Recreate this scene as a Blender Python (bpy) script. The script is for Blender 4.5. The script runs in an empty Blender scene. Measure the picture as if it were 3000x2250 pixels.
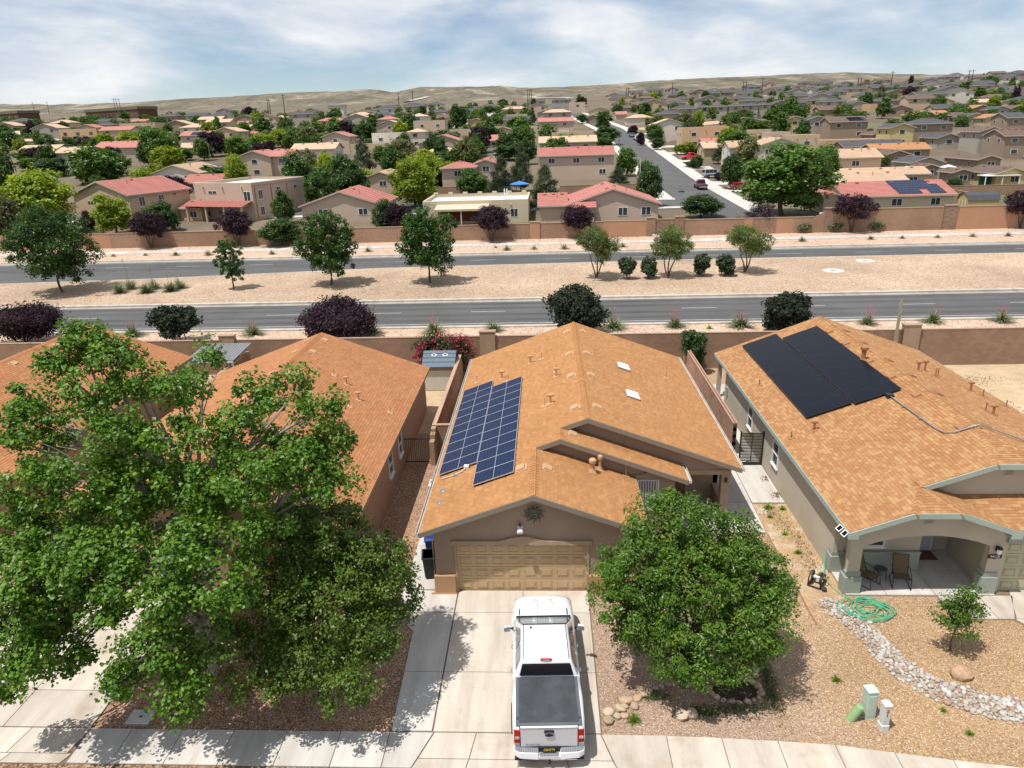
import bpy, bmesh, math, random
import numpy as np
from mathutils import Vector, Matrix, Euler

S = bpy.context.scene
COL = S.collection
rng = random.Random(11)
nrg = np.random.default_rng(7)
V = Vector

# ------------------------------------------------------------------ camera
cam_d = bpy.data.cameras.new('camera')
cam = bpy.data.objects.new('camera', cam_d)
COL.objects.link(cam)
_R = Matrix(((0.9986687, 0.0122411, 0.0501088), (0.0429041, 0.3421550, -0.9386635), (-0.0286352, 0.9395638, 0.3411743)))
CAM = V((1.0454, -22.7321, 16.6285))
cam.matrix_world = Matrix.Translation(CAM) @ _R.to_4x4()
cam_d.sensor_width = 36.0
cam_d.lens = 25.005
cam_d.clip_start = 0.2
cam_d.clip_end = 9000
S.camera = cam

# ------------------------------------------------------------------ sky
SUN_DIR = V((-0.62, -0.44, 2.0)).normalized()       # towards the sun
W = bpy.data.worlds.new('World')
S.world = W
W.use_nodes = True
_n = W.node_tree.nodes
_l = W.node_tree.links
_n.clear()
def _wn(t, **k):
    n = _n.new(t)
    for a, b in k.items():
        if a == 'ins':
            for i, val in b.items():
                n.inputs[i].default_value = val
        else:
            setattr(n, a, b)
    return n
w_out = _wn('ShaderNodeOutputWorld')
w_bg = _wn('ShaderNodeBackground', ins={1: 0.095})
w_sky = _wn('ShaderNodeTexSky', sky_type='NISHITA', sun_disc=False)
w_sky.sun_elevation = math.asin(SUN_DIR.z)
w_sky.sun_rotation = math.atan2(SUN_DIR.x, SUN_DIR.y)
w_sky.altitude = 1600
w_sky.air_density = 1.0
w_sky.dust_density = 0.6
w_tc = _wn('ShaderNodeTexCoord')
w_sep = _wn('ShaderNodeSeparateXYZ')
w_zc = _wn('ShaderNodeMath', operation='MAXIMUM', ins={1: 0.0})
w_za = _wn('ShaderNodeMath', operation='ADD', ins={1: 0.20})
w_dx = _wn('ShaderNodeMath', operation='DIVIDE')
w_dy = _wn('ShaderNodeMath', operation='DIVIDE')
w_cmb = _wn('ShaderNodeCombineXYZ', ins={2: 3.7})
w_map = _wn('ShaderNodeMapping')
w_map.inputs['Location'].default_value = (1.35, 0.55, 0)
w_map.inputs['Scale'].default_value = (0.62, 1.0, 1.0)
w_map.inputs['Rotation'].default_value = (0, 0, 0.35)
w_n1 = _wn('ShaderNodeTexNoise', ins={'Scale': 2.3, 'Detail': 10.0, 'Roughness': 0.55, 'Distortion': 0.25})
w_m3 = _wn('ShaderNodeMapping')
w_m3.inputs['Scale'].default_value = (1.0, 1.0, 3.2)
w_m3.inputs['Location'].default_value = (0.35, 0.2, 0.1)
w_n2 = _wn('ShaderNodeTexNoise', ins={'Scale': 4.6, 'Detail': 9.0, 'Roughness': 0.58, 'Distortion': 0.3})
w_r1 = _wn('ShaderNodeValToRGB')
w_r1.color_ramp.elements[0].position = 0.38
w_r1.color_ramp.elements[1].position = 0.53
w_r2 = _wn('ShaderNodeValToRGB')
w_r2.color_ramp.elements[0].position = 0.36
w_r2.color_ramp.elements[0].color = (6.4, 7.1, 8.1, 1)
w_r2.color_ramp.elements[1].position = 0.60
w_r2.color_ramp.elements[1].color = (9.7, 9.7, 9.65, 1)
w_mix = _wn('ShaderNodeMix', data_type='RGBA')
w_tint = _wn('ShaderNodeMix', data_type='RGBA', blend_type='MULTIPLY', ins={0: 1.0})
w_tint.inputs[7].default_value = (1.0, 1.02, 1.05, 1)
w_k = _wn('ShaderNodeMath', operation='MULTIPLY', ins={1: 0.88})
_l.new(w_tc.outputs['Generated'], w_sep.inputs[0])
_l.new(w_sep.outputs[2], w_zc.inputs[0]); _l.new(w_zc.outputs[0], w_za.inputs[0])
_l.new(w_sep.outputs[0], w_dx.inputs[0]); _l.new(w_za.outputs[0], w_dx.inputs[1])
_l.new(w_sep.outputs[1], w_dy.inputs[0]); _l.new(w_za.outputs[0], w_dy.inputs[1])
_l.new(w_dx.outputs[0], w_cmb.inputs[0]); _l.new(w_dy.outputs[0], w_cmb.inputs[1])
_l.new(w_cmb.outputs[0], w_map.inputs[0])
_l.new(w_tc.outputs['Generated'], w_m3.inputs[0]); _l.new(w_m3.outputs[0], w_n1.inputs['Vector']); _l.new(w_m3.outputs[0], w_n2.inputs['Vector'])
_l.new(w_n1.outputs[0], w_r1.inputs[0]); _l.new(w_n2.outputs[0], w_r2.inputs[0])
_l.new(w_sky.outputs[0], w_tint.inputs[6])
_l.new(w_tint.outputs[2], w_mix.inputs[6]); _l.new(w_r2.outputs[0], w_mix.inputs[7])
_l.new(w_r1.outputs[0], w_k.inputs[0]); _l.new(w_k.outputs[0], w_mix.inputs[0])
_l.new(w_mix.outputs[2], w_bg.inputs[0]); _l.new(w_bg.outputs[0], w_out.inputs[0])

# ------------------------------------------------------------------ sun
sun_d = bpy.data.lights.new('sun', 'SUN')
sun_d.energy = 5.0
sun_d.angle = math.radians(0.53)
sun_d.color = (1.0, 0.955, 0.89)
sun = bpy.data.objects.new('sun', sun_d)
COL.objects.link(sun)
sun.location = (0, 0, 60)
sun.rotation_euler = (-SUN_DIR).to_track_quat('-Z', 'Y').to_euler()

S.view_settings.view_transform = 'Standard'
S.view_settings.look = 'None'
S.view_settings.exposure = 0.10
S.view_settings.gamma = 1.0
S.view_settings.use_curve_mapping = False
S.cycles.use_denoising = True
S.cycles.max_bounces = 6
S.cycles.diffuse_bounces = 3
S.cycles.glossy_bounces = 3
S.cycles.transmission_bounces = 4
S.cycles.transparent_max_bounces = 6
S.cycles.caustics_reflective = False
S.cycles.caustics_refractive = False
S.cycles.sample_clamp_indirect = 4.0

# ------------------------------------------------------------------ helpers
def wloc(o):
    p = V((0, 0, 0))
    while o is not None:
        p = p + o.location
        o = o.parent
    return p

def link(o, parent=None):
    COL.objects.link(o)
    if parent is not None:
        o.parent = parent
    return o

def tag(o, label=None, cat=None, group=None, kind=None):
    if label: o['label'] = label
    if cat: o['category'] = cat
    if group: o['group'] = group
    if kind: o['kind'] = kind
    return o

def thing(name, label, cat, loc=(0, 0, 0), rz=0.0, group=None):
    o = bpy.data.objects.new(name, None)
    o.empty_display_size = 0.2
    o.location = loc
    o.rotation_euler = (0, 0, rz)
    return tag(link(o), label, cat, group)

def mesh_np(name, verts, faces, mats=(), smooth=False, rnd=None, midx=None):
    """verts (N,3) array, faces (M,k) array of equal-size polygons"""
    me = bpy.data.meshes.new(name)
    verts = np.asarray(verts, dtype=np.float32); faces = np.asarray(faces, dtype=np.int32)
    k = faces.shape[1]
    me.vertices.add(len(verts)); me.vertices.foreach_set('co', verts.ravel())
    me.loops.add(faces.size); me.loops.foreach_set('vertex_index', faces.ravel())
    me.polygons.add(len(faces))
    me.polygons.foreach_set('loop_start', np.arange(0, faces.size, k, dtype=np.int32))
    me.polygons.foreach_set('use_smooth', np.full(len(faces), bool(smooth)))
    if midx is not None:
        me.polygons.foreach_set('material_index', np.asarray(midx, dtype=np.int32))
    for m in mats: me.materials.append(m)
    if rnd is not None:
        a = me.attributes.new('rnd', 'FLOAT', 'FACE'); a.data.foreach_set('value', np.asarray(rnd, dtype=np.float32))
    me.update(calc_edges=True)
    return me

class MB:
    def __init__(s):
        s.v = []; s.f = []; s.m = []
    def poly(s, pts, m=0):
        n = len(s.v); s.v += [tuple(p) for p in pts]; s.f.append(tuple(range(n, n + len(pts)))); s.m.append(m); return s
    def box(s, x0, x1, y0, y1, z0, z1, m=0):
        n = len(s.v)
        s.v += [(x0, y0, z0), (x1, y0, z0), (x1, y1, z0), (x0, y1, z0), (x0, y0, z1), (x1, y0, z1), (x1, y1, z1), (x0, y1, z1)]
        for q in ((0, 3, 2, 1), (4, 5, 6, 7), (0, 1, 5, 4), (1, 2, 6, 5), (2, 3, 7, 6), (3, 0, 4, 7)):
            s.f.append(tuple(n + i for i in q)); s.m.append(m)
        return s
    def extr(s, pts, d, m=0, mtop=None):
        """extrude a planar polygon by vector d"""
        n = len(s.v); k = len(pts); d = V(d)
        s.v += [tuple(p) for p in pts] + [tuple(V(p) + d) for p in pts]
        s.f.append(tuple(range(n + k - 1, n - 1, -1))); s.m.append(m)
        s.f.append(tuple(range(n + k, n + 2 * k))); s.m.append(m if mtop is None else mtop)
        for i in range(k):
            j = (i + 1) % k
            s.f.append((n + i, n + j, n + k + j, n + k + i)); s.m.append(m)
        return s
    def tube(s, pts, r, n=6, m=0, cap=True, closed=False):
        pts = [V(p) for p in pts]; L = len(pts)
        rr = r if isinstance(r, (list, tuple)) else [r] * L
        base = len(s.v); up = V((0, 0, 1))
        for i, p in enumerate(pts):
            if closed: t = pts[(i + 1) % L] - pts[i - 1]
            else: t = pts[min(i + 1, L - 1)] - pts[max(i - 1, 0)]
            if t.length < 1e-9: t = V((0, 0, 1))
            t.normalize()
            a = t.cross(up)
            if a.length < 0.05: a = t.cross(V((1, 0, 0)))
            a.normalize(); b = a.cross(t)
            for k in range(n):
                an = 2 * math.pi * k / n
                s.v.append(tuple(p + a * (rr[i] * math.cos(an)) + b * (rr[i] * math.sin(an))))
        for i in range(L if closed else L - 1):
            i2 = (i + 1) % L
            for k in range(n):
                k2 = (k + 1) % n
                s.f.append((base + i * n + k, base + i * n + k2, base + i2 * n + k2, base + i2 * n + k)); s.m.append(m)
        if cap and not closed:
            s.f.append(tuple(base + k for k in range(n - 1, -1, -1))); s.m.append(m)
            s.f.append(tuple(base + (L - 1) * n + k for k in range(n))); s.m.append(m)
        return s
    def lathe(s, prof, c=(0, 0, 0), n=14, m=0):
        base = len(s.v)
        for (r, z) in prof:
            for k in range(n):
                a = 2 * math.pi * k / n
                s.v.append((c[0] + r * math.cos(a), c[1] + r * math.sin(a), c[2] + z))
        for i in range(len(prof) - 1):
            for k in range(n):
                k2 = (k + 1) % n
                s.f.append((base + i * n + k, base + i * n + k2, base + (i + 1) * n + k2, base + (i + 1) * n + k)); s.m.append(m)
        s.f.append(tuple(base + k for k in range(n - 1, -1, -1))); s.m.append(m)
        s.f.append(tuple(base + (len(prof) - 1) * n + k for k in range(n))); s.m.append(m)
        return s
    def loft(s, rings, m=0, cap=True):
        base = len(s.v); n = len(rings[0])
        for r in rings: s.v += [tuple(p) for p in r]
        for i in range(len(rings) - 1):
            for k in range(n):
                k2 = (k + 1) % n
                s.f.append((base + i * n + k, base + i * n + k2, base + (i + 1) * n + k2, base + (i + 1) * n + k)); s.m.append(m)
        if cap:
            s.f.append(tuple(base + k for k in range(n - 1, -1, -1))); s.m.append(m)
            s.f.append(tuple(base + (len(rings) - 1) * n + k for k in range(n))); s.m.append(m)
        return s
    def mesh(s, name, mats, off=None, smooth=False, bevel=0.0, seg=2):
        me = bpy.data.meshes.new(name)
        vs = s.v if off is None else [(a - off[0], b - off[1], c - off[2]) for a, b, c in s.v]
        me.from_pydata(vs, [], s.f)
        if not isinstance(mats, (list, tuple)): mats = [mats]
        for mm in mats: me.materials.append(mm)
        if len(mats) > 1: me.polygons.foreach_set('material_index', s.m)
        bm = bmesh.new(); bm.from_mesh(me)
        if bevel > 0:
            bmesh.ops.remove_doubles(bm, verts=bm.verts, dist=1e-5)
        bmesh.ops.recalc_face_normals(bm, faces=bm.faces)
        if bevel > 0:
            ed = [e for e in bm.edges if len(e.link_faces) == 2 and e.calc_face_angle(0) > 0.5]
            bmesh.ops.bevel(bm, geom=ed, offset=bevel, segments=seg, profile=0.5, affect='EDGES', clamp_overlap=True)
        bm.to_mesh(me); bm.free()
        if smooth:
            me.polygons.foreach_set('use_smooth', [True] * len(me.polygons))
        me.update()
        return me
    def build(s, name, mats, parent=None, world=True, smooth=False, bevel=0.0, seg=2):
        off = wloc(parent) if (world and parent is not None) else None
        o = bpy.data.objects.new(name, s.mesh(name, mats, off, smooth, bevel, seg))
        return link(o, parent)

def B(name, mat, parent, *b, **k):
    return MB().box(*b).build(name, mat, parent, **k)

def inst(name, me, parent, loc, rot=None, scale=None, world=True):
    o = bpy.data.objects.new(name, me)
    link(o, parent)
    off = wloc(parent) if (world and parent is not None) else V((0, 0, 0))
    o.location = V(loc) - off
    if rot is not None:
        o.rotation_euler = rot
    if scale is not None:
        o.scale = scale
    return o

def copy_tree(o, parent=None):
    c = o.copy(); COL.objects.link(c); c.parent = parent
    for ch in list(o.children): copy_tree(ch, c)
    return c

ORD = ['first', 'second', 'third', 'fourth', 'fifth', 'sixth', 'seventh', 'eighth', 'ninth', 'tenth', 'eleventh', 'twelfth', 'thirteenth', 'fourteenth', 'fifteenth', 'sixteenth', 'seventeenth', 'eighteenth', 'nineteenth', 'twentieth']
TENS = {2: 'twenty', 3: 'thirty', 4: 'forty', 5: 'fifty', 6: 'sixty', 7: 'seventy', 8: 'eighty', 9: 'ninety'}
TENTH = {2: 'twentieth', 3: 'thirtieth', 4: 'fortieth', 5: 'fiftieth', 6: 'sixtieth', 7: 'seventieth', 8: 'eightieth', 9: 'ninetieth'}
def ordw(i):
    n = i + 1
    if n <= 20: return ORD[n - 1]
    if n < 100:
        return TENTH[n // 10] if n % 10 == 0 else TENS[n // 10] + '-' + ORD[n % 10 - 1]
    return 'hundred-and-' + ordw(n - 101)

# ------------------------------------------------------------------ materials
def nt(name):
    m = bpy.data.materials.new(name); m.use_nodes = True
    t = m.node_tree; t.nodes.clear()
    return m, t

def N(t, typ, ins=None, **k):
    n = t.nodes.new(typ)
    for a, b in k.items(): setattr(n, a, b)
    if ins:
        for i, v in ins.items(): n.inputs[i].default_value = v
    return n

def ramp(t, cols, fac, interp='LINEAR'):
    r = N(t, 'ShaderNodeValToRGB'); cr = r.color_ramp; cr.interpolation = interp
    while len(cr.elements) < len(cols): cr.elements.new(0.5)
    for e, (p, c) in zip(cr.elements, cols):
        e.position = p; e.color = (*c, 1)
    t.links.new(fac, r.inputs[0])
    return r.outputs[0]

def mulc(c, f): return tuple(min(1, x * f) for x in c)

def M(name, col, rough=0.85, var=0.12, sc=1.2, bump=0.0, bsc=40.0, spec=0.25, metal=0.0, fine=0.06, coord='Object', stain=None):
    """plain surface: large soft variation + fine grain + bump"""
    m, t = nt(name); L = t.links
    out = N(t, 'ShaderNodeOutputMaterial'); p = N(t, 'ShaderNodeBsdfPrincipled', {'Roughness': rough, 'Metallic': metal})
    p.inputs['Specular IOR Level'].default_value = spec
    L.new(p.outputs[0], out.inputs[0])
    tc = N(t, 'ShaderNodeTexCoord'); co = tc.outputs[coord]
    n1 = N(t, 'ShaderNodeTexNoise', {'Scale': sc, 'Detail': 5.0, 'Roughness': 0.6}); L.new(co, n1.inputs['Vector'])
    c = ramp(t, [(0.28, mulc(col, 1 - var)), (0.72, mulc(col, 1 + var))], n1.outputs[0])
    if fine > 0:
        n2 = N(t, 'ShaderNodeTexNoise', {'Scale': bsc, 'Detail': 3.0}); L.new(co, n2.inputs['Vector'])
        r2 = ramp(t, [(0.25, (1 - fine * 2,) * 3), (0.75, (1 + 0 * fine,) * 3)], n2.outputs[0])
        mx = N(t, 'ShaderNodeMix', {0: 1.0}, data_type='RGBA', blend_type='MULTIPLY')
        L.new(c, mx.inputs[6]); L.new(r2, mx.inputs[7]); c = mx.outputs[2]
    if stain is not None:
        n3 = N(t, 'ShaderNodeTexNoise', {'Scale': stain[1], 'Detail': 4.0, 'Roughness': 0.65}); L.new(co, n3.inputs['Vector'])
        r3 = ramp(t, [(0.52, (0, 0, 0)), (0.70, (1, 1, 1))], n3.outputs[0])
        k = N(t, 'ShaderNodeMath', {1: stain[2]}, operation='MULTIPLY'); L.new(r3, k.inputs[0])
        mx = N(t, 'ShaderNodeMix', data_type='RGBA'); L.new(k.outputs[0], mx.inputs[0]); L.new(c, mx.inputs[6]); mx.inputs[7].default_value = (*stain[0], 1); c = mx.outputs[2]
    if 'concrete' in name:
        mp = N(t, 'ShaderNodeMapping'); mp.inputs['Scale'].default_value = (1.6, .22, 1); L.new(co, mp.inputs[0])
        n4 = N(t, 'ShaderNodeTexNoise', {'Scale': 1.0, 'Detail': 6.0, 'Roughness': .6}); L.new(mp.outputs[0], n4.inputs['Vector'])
        r4 = ramp(t, [(.3, (.80, .79, .77)), (.5, (1, 1, 1)), (.72, (1.13, 1.15, 1.18))], n4.outputs[0])
        mx = N(t, 'ShaderNodeMix', {0: 1.0}, data_type='RGBA', blend_type='MULTIPLY'); L.new(c, mx.inputs[6]); L.new(r4, mx.inputs[7]); c = mx.outputs[2]
        oi = N(t, 'ShaderNodeObjectInfo'); vr = N(t, 'ShaderNodeMapRange', {3: .90, 4: 1.07}); L.new(oi.outputs['Random'], vr.inputs[0])
        hv = N(t, 'ShaderNodeHueSaturation'); L.new(vr.outputs[0], hv.inputs['Value']); L.new(c, hv.inputs['Color']); c = hv.outputs[0]
    L.new(c, p.inputs['Base Color'])
    if bump > 0:
        nb = N(t, 'ShaderNodeTexNoise', {'Scale': bsc, 'Detail': 4.0}); L.new(co, nb.inputs['Vector'])
        bp = N(t, 'ShaderNodeBump', {'Strength': 0.6, 'Distance': bump}); L.new(nb.outputs[0], bp.inputs['Height']); L.new(bp.outputs[0], p.inputs['Normal'])
    return m

def MR(name, cols, src='rnd', rough=0.9, spec=0.15, grain=0.12, gsc=60.0, bump=0.0, coord='Object', patch=None, patch_sc=0.6):
    """colour picked per piece: face attribute 'rnd' or the object's own random number"""
    m, t = nt(name); L = t.links
    out = N(t, 'ShaderNodeOutputMaterial'); p = N(t, 'ShaderNodeBsdfPrincipled', {'Roughness': rough}); p.inputs['Specular IOR Level'].default_value = spec
    L.new(p.outputs[0], out.inputs[0])
    if src == 'rnd':
        a = N(t, 'ShaderNodeAttribute', attribute_name='rnd'); f = a.outputs['Fac']
    else:
        a = N(t, 'ShaderNodeObjectInfo'); f = a.outputs['Random']
    c = ramp(t, cols, f)
    tc = N(t, 'ShaderNodeTexCoord')
    n2 = N(t, 'ShaderNodeTexNoise', {'Scale': gsc, 'Detail': 3.0}); L.new(tc.outputs[coord], n2.inputs['Vector'])
    r2 = ramp(t, [(0.3, (1 - grain,) * 3), (0.7, (1 + grain,) * 3)], n2.outputs[0])
    mx = N(t, 'ShaderNodeMix', {0: 1.0}, data_type='RGBA', blend_type='MULTIPLY'); L.new(c, mx.inputs[6]); L.new(r2, mx.inputs[7]); c = mx.outputs[2]
    if patch:
        g = N(t, 'ShaderNodeNewGeometry')
        n3 = N(t, 'ShaderNodeTexNoise', {'Scale': patch_sc, 'Detail': 4.0}); L.new(g.outputs['Position'], n3.inputs['Vector'])
        r3 = ramp(t, [(0.3, (1 - patch,) * 3), (0.7, (1 + patch,) * 3)], n3.outputs[0])
        mx = N(t, 'ShaderNodeMix', {0: 1.0}, data_type='RGBA', blend_type='MULTIPLY'); L.new(c, mx.inputs[6]); L.new(r3, mx.inputs[7]); c = mx.outputs[2]
    L.new(c, p.inputs['Base Color'])
    if bump > 0:
        bp = N(t, 'ShaderNodeBump', {'Strength': 0.6, 'Distance': bump}); L.new(n2.outputs[0], bp.inputs['Height']); L.new(bp.outputs[0], p.inputs['Normal'])
    return m

def MG(name, cols, sc=22.0, bump=0.02, big=0.18, bigsc=0.35, rough=0.95):
    """gravel: voronoi stones with a colour of their own each"""
    m, t = nt(name); L = t.links
    out = N(t, 'ShaderNodeOutputMaterial'); p = N(t, 'ShaderNodeBsdfPrincipled', {'Roughness': rough}); p.inputs['Specular IOR Level'].default_value = 0.1
    L.new(p.outputs[0], out.inputs[0])
    g = N(t, 'ShaderNodeNewGeometry')
    v = N(t, 'ShaderNodeTexVoronoi', {'Scale': sc, 'Randomness': 1.0}); L.new(g.outputs['Position'], v.inputs['Vector'])
    sp = N(t, 'ShaderNodeSeparateColor'); L.new(v.outputs['Color'], sp.inputs[0])
    c = ramp(t, cols, sp.outputs[0])
    n = N(t, 'ShaderNodeTexNoise', {'Scale': bigsc, 'Detail': 6.0, 'Roughness': 0.65}); L.new(g.outputs['Position'], n.inputs['Vector'])
    r = ramp(t, [(0.3, (1 - big,) * 3), (0.7, (1 + big * 0.6,) * 3)], n.outputs[0])
    mx = N(t, 'ShaderNodeMix', {0: 1.0}, data_type='RGBA', blend_type='MULTIPLY'); L.new(c, mx.inputs[6]); L.new(r, mx.inputs[7])
    d = ramp(t, [(0.0, (1, 1, 1)), (0.55, (0.95, 0.95, 0.95)), (0.9, (0.5, 0.45, 0.4))], v.outputs['Distance'])
    m2 = N(t, 'ShaderNodeMix', {0: 0.8}, data_type='RGBA', blend_type='MULTIPLY'); L.new(mx.outputs[2], m2.inputs[6]); L.new(d, m2.inputs[7])
    L.new(m2.outputs[2], p.inputs['Base Color'])
    iv = N(t, 'ShaderNodeMath', {0: 1.0}, operation='SUBTRACT'); L.new(v.outputs['Distance'], iv.inputs[1])
    bp = N(t, 'ShaderNodeBump', {'Strength': 0.8, 'Distance': bump}); L.new(iv.outputs[0], bp.inputs['Height']); L.new(bp.outputs[0], p.inputs['Normal'])
    return m

def MLEAF(name, cols, trans=0.35, rough=0.42, spec=0.45, tcol=1.35):
    m, t = nt(name); L = t.links
    out = N(t, 'ShaderNodeOutputMaterial'); p = N(t, 'ShaderNodeBsdfPrincipled', {'Roughness': rough}); p.inputs['Specular IOR Level'].default_value = spec
    a = N(t, 'ShaderNodeAttribute', attribute_name='rnd')
    oi = N(t, 'ShaderNodeObjectInfo')
    c = ramp(t, cols, a.outputs['Fac'])
    hs = N(t, 'ShaderNodeHueSaturation')
    v = N(t, 'ShaderNodeMapRange', {3: 0.82, 4: 1.18}); L.new(oi.outputs['Random'], v.inputs[0]); L.new(v.outputs[0], hs.inputs['Value'])
    L.new(c, hs.inputs['Color']); c = hs.outputs[0]
    L.new(c, p.inputs['Base Color'])
    tr = N(t, 'ShaderNodeBsdfTranslucent')
    br = N(t, 'ShaderNodeMix', {0: 1.0}, data_type='RGBA', blend_type='MULTIPLY'); L.new(c, br.inputs[6]); br.inputs[7].default_value = (tcol, tcol * 1.05, tcol * 0.5, 1)
    L.new(br.outputs[2], tr.inputs[0])
    ms = N(t, 'ShaderNodeMixShader', {0: trans}); L.new(p.outputs[0], ms.inputs[1]); L.new(tr.outputs[0], ms.inputs[2]); L.new(ms.outputs[0], out.inputs[0])
    return m

def MGLASS(name, col=(0.03, 0.04, 0.05), rough=0.06, spec=0.7):
    return M(name, col, rough=rough, var=0.15, fine=0, spec=spec)

mt = {}
mt['stucco_c'] = M('stucco_taupe', (0.36, 0.262, 0.198), var=0.07, sc=0.7, bump=0.004, bsc=55, fine=0.05, stain=((0.25, 0.17, 0.12), 0.5, 0.25))
mt['stucco_l'] = M('stucco_salmon', (0.36, 0.225, 0.15), var=0.08, sc=0.7, bump=0.004, bsc=55, fine=0.05)
mt['stucco_band'] = M('stucco_peach', (0.44, 0.255, 0.14), var=0.08, sc=0.9, bump=0.004, bsc=55, fine=0.05)
mt['stucco_r'] = M('stucco_greige', (0.48, 0.435, 0.35), var=0.07, sc=0.6, bump=0.004, bsc=55, fine=0.05, stain=((0.33, 0.27, 0.19), 0.45, 0.25))
mt['sage'] = M('sage_paint', (0.36, 0.425, 0.37), var=0.08, sc=0.8, bump=0.003, bsc=60, fine=0.05)
mt['sage_d'] = M('sage_stucco', (0.31, 0.345, 0.295), var=0.10, sc=1.0, bump=0.004, bsc=55, fine=0.06)
mt['trim_c'] = M('taupe_fascia', (0.26, 0.215, 0.165), var=0.08, sc=2, fine=0.05)
mt['trim_beam'] = M('tan_beam', (0.40, 0.30, 0.20), var=0.08, sc=2, fine=0.05)
mt['garage'] = M('garage_door_tan', (0.52, 0.375, 0.215), var=0.05, sc=1.4, rough=0.55, fine=0.04, stain=((0.62, 0.52, 0.40), 0.9, 0.35))
mt['garage_r'] = M('garage_door_olive', (0.42, 0.40, 0.27), var=0.04, sc=1.4, rough=0.55, fine=0.04)
mt['felt'] = M('roof_felt', (0.17, 0.078, 0.035), var=0.1, sc=3)
mt['conc'] = M('concrete_warm', (0.52, 0.465, 0.395), var=0.10, sc=0.45, bump=0.002, bsc=70, fine=0.07, coord='Object', stain=((0.34, 0.27, 0.20), 0.8, 0.5))
mt['conc2'] = M('concrete_grey', (0.52, 0.49, 0.45), var=0.06, sc=0.5, bump=0.002, bsc=70, fine=0.06)
mt['conc_joint'] = M('joint_dirt', (0.17, 0.13, 0.095), var=0.2, sc=5)
mt['kerb'] = M('kerb_concrete', (0.52, 0.47, 0.40), var=0.10, sc=0.3, fine=0.08)
mt['asphalt'] = M('asphalt', (0.108, 0.107, 0.107), var=0.16, sc=0.25, fine=0.10, bsc=25, coord='Object')
mt['gutterconc'] = M('gutter_concrete', (0.34, 0.31, 0.275), var=0.12, sc=0.3, fine=0.08)
mt['white'] = M('white_paint', (0.72, 0.72, 0.71), var=0.03, sc=2, rough=0.5, fine=0.02)
mt['roadpaint'] = M('road_paint', (0.50, 0.50, 0.49), var=0.25, sc=1.5, fine=0.2, bsc=20)
mt['gutter'] = M('gutter_offwhite', (0.58, 0.54, 0.48), var=0.06, rough=0.45, sc=2, fine=0.03)
mt['black'] = M('black_metal', (0.018, 0.017, 0.018), var=0.1, rough=0.5, spec=0.4, fine=0)
mt['rubber'] = M('black_rubber', (0.022, 0.022, 0.023), var=0.2, rough=0.8, fine=0.05)
mt['darkplastic'] = M('dark_plastic', (0.05, 0.05, 0.055), var=0.15, rough=0.55, fine=0.03)
mt['glass'] = MGLASS('window_glass', (0.045, 0.055, 0.06))
mt['glass_b'] = MGLASS('window_glass_pale', (0.20, 0.23, 0.25), rough=0.12)
mt['galv'] = M('galvanised_metal', (0.42, 0.42, 0.42), rough=0.4, metal=0.7, var=0.1, sc=4, fine=0.04)
mt['ventbrown'] = M('vent_tan_paint', (0.50, 0.31, 0.17), var=0.08, sc=5, rough=0.6, fine=0.04)
mt['ventdark'] = M('vent_brown_paint', (0.33, 0.16, 0.075), var=0.1, sc=5, rough=0.6, fine=0.04)
mt['wood'] = M('weathered_wood', (0.34, 0.30, 0.22), var=0.2, sc=3, fine=0.1)
mt['bark'] = M('bark_brown', (0.13, 0.095, 0.065), var=0.3, sc=6, bump=0.01, bsc=30, fine=0.1)
mt['bark_pale'] = M('bark_pale', (0.36, 0.33, 0.28), var=0.25, sc=5, bump=0.01, bsc=25, fine=0.1)
mt['gravel_tan'] = MG('gravel_tan', [(0.0, (0.26, 0.14, 0.075)), (0.3, (0.42, 0.27, 0.16)), (0.55, (0.50, 0.34, 0.215)), (0.8, (0.38, 0.25, 0.18)), (1.0, (0.60, 0.50, 0.40))], sc=30, bigsc=0.3)
mt['gravel_pink'] = MG('gravel_pink', [(0.0, (0.25, 0.155, 0.11)), (0.3, (0.36, 0.245, 0.17)), (0.6, (0.42, 0.30, 0.215)), (0.8, (0.34, 0.25, 0.195)), (1.0, (0.58, 0.50, 0.43))], sc=30, bigsc=0.3)
mt['gravel_brown'] = MG('gravel_brown', [(0.0, (0.16, 0.085, 0.05)), (0.4, (0.33, 0.19, 0.115)), (0.75, (0.44, 0.29, 0.19)), (1.0, (0.52, 0.41, 0.32))], sc=27, bigsc=0.5)
mt['gravel_verge'] = MG('gravel_verge', [(0.0, (0.36, 0.225, 0.155)), (0.5, (0.53, 0.38, 0.28)), (1.0, (0.66, 0.54, 0.44))], sc=9, bump=0.01, bigsc=0.12, big=0.12)
mt['gravel_median'] = MG('gravel_median', [(0.0, (0.36, 0.25, 0.17)), (0.5, (0.45, 0.335, 0.24)), (1.0, (0.53, 0.415, 0.315))], sc=7, bump=0.006, bigsc=0.10, big=0.26)
mt['dirt'] = M('sandy_dirt', (0.50, 0.38, 0.24), var=0.16, sc=0.5, bump=0.02, bsc=12, fine=0.10, coord='Object', stain=((0.24, 0.20, 0.13), 1.3, 0.6))
mt['solar_frame'] = M('solar_frame', (0.62, 0.63, 0.65), rough=0.35, metal=0.6, var=0.03, fine=0)
mt['block'] = MR('block_tan', [(0, (0.255, 0.167, 0.116)), (0.5, (0.275, 0.182, 0.127)), (1, (0.30, 0.20, 0.14))], patch=0.10, patch_sc=0.5)
mt['block_o'] = MR('block_tan_single', [(0, (0.255, 0.167, 0.116)), (0.5, (0.275, 0.182, 0.127)), (1, (0.30, 0.20, 0.14))], src='obj', patch=0.10, patch_sc=0.5)
mt['mortar'] = M('mortar', (0.25, 0.168, 0.118), var=0.15, sc=2)
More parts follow.
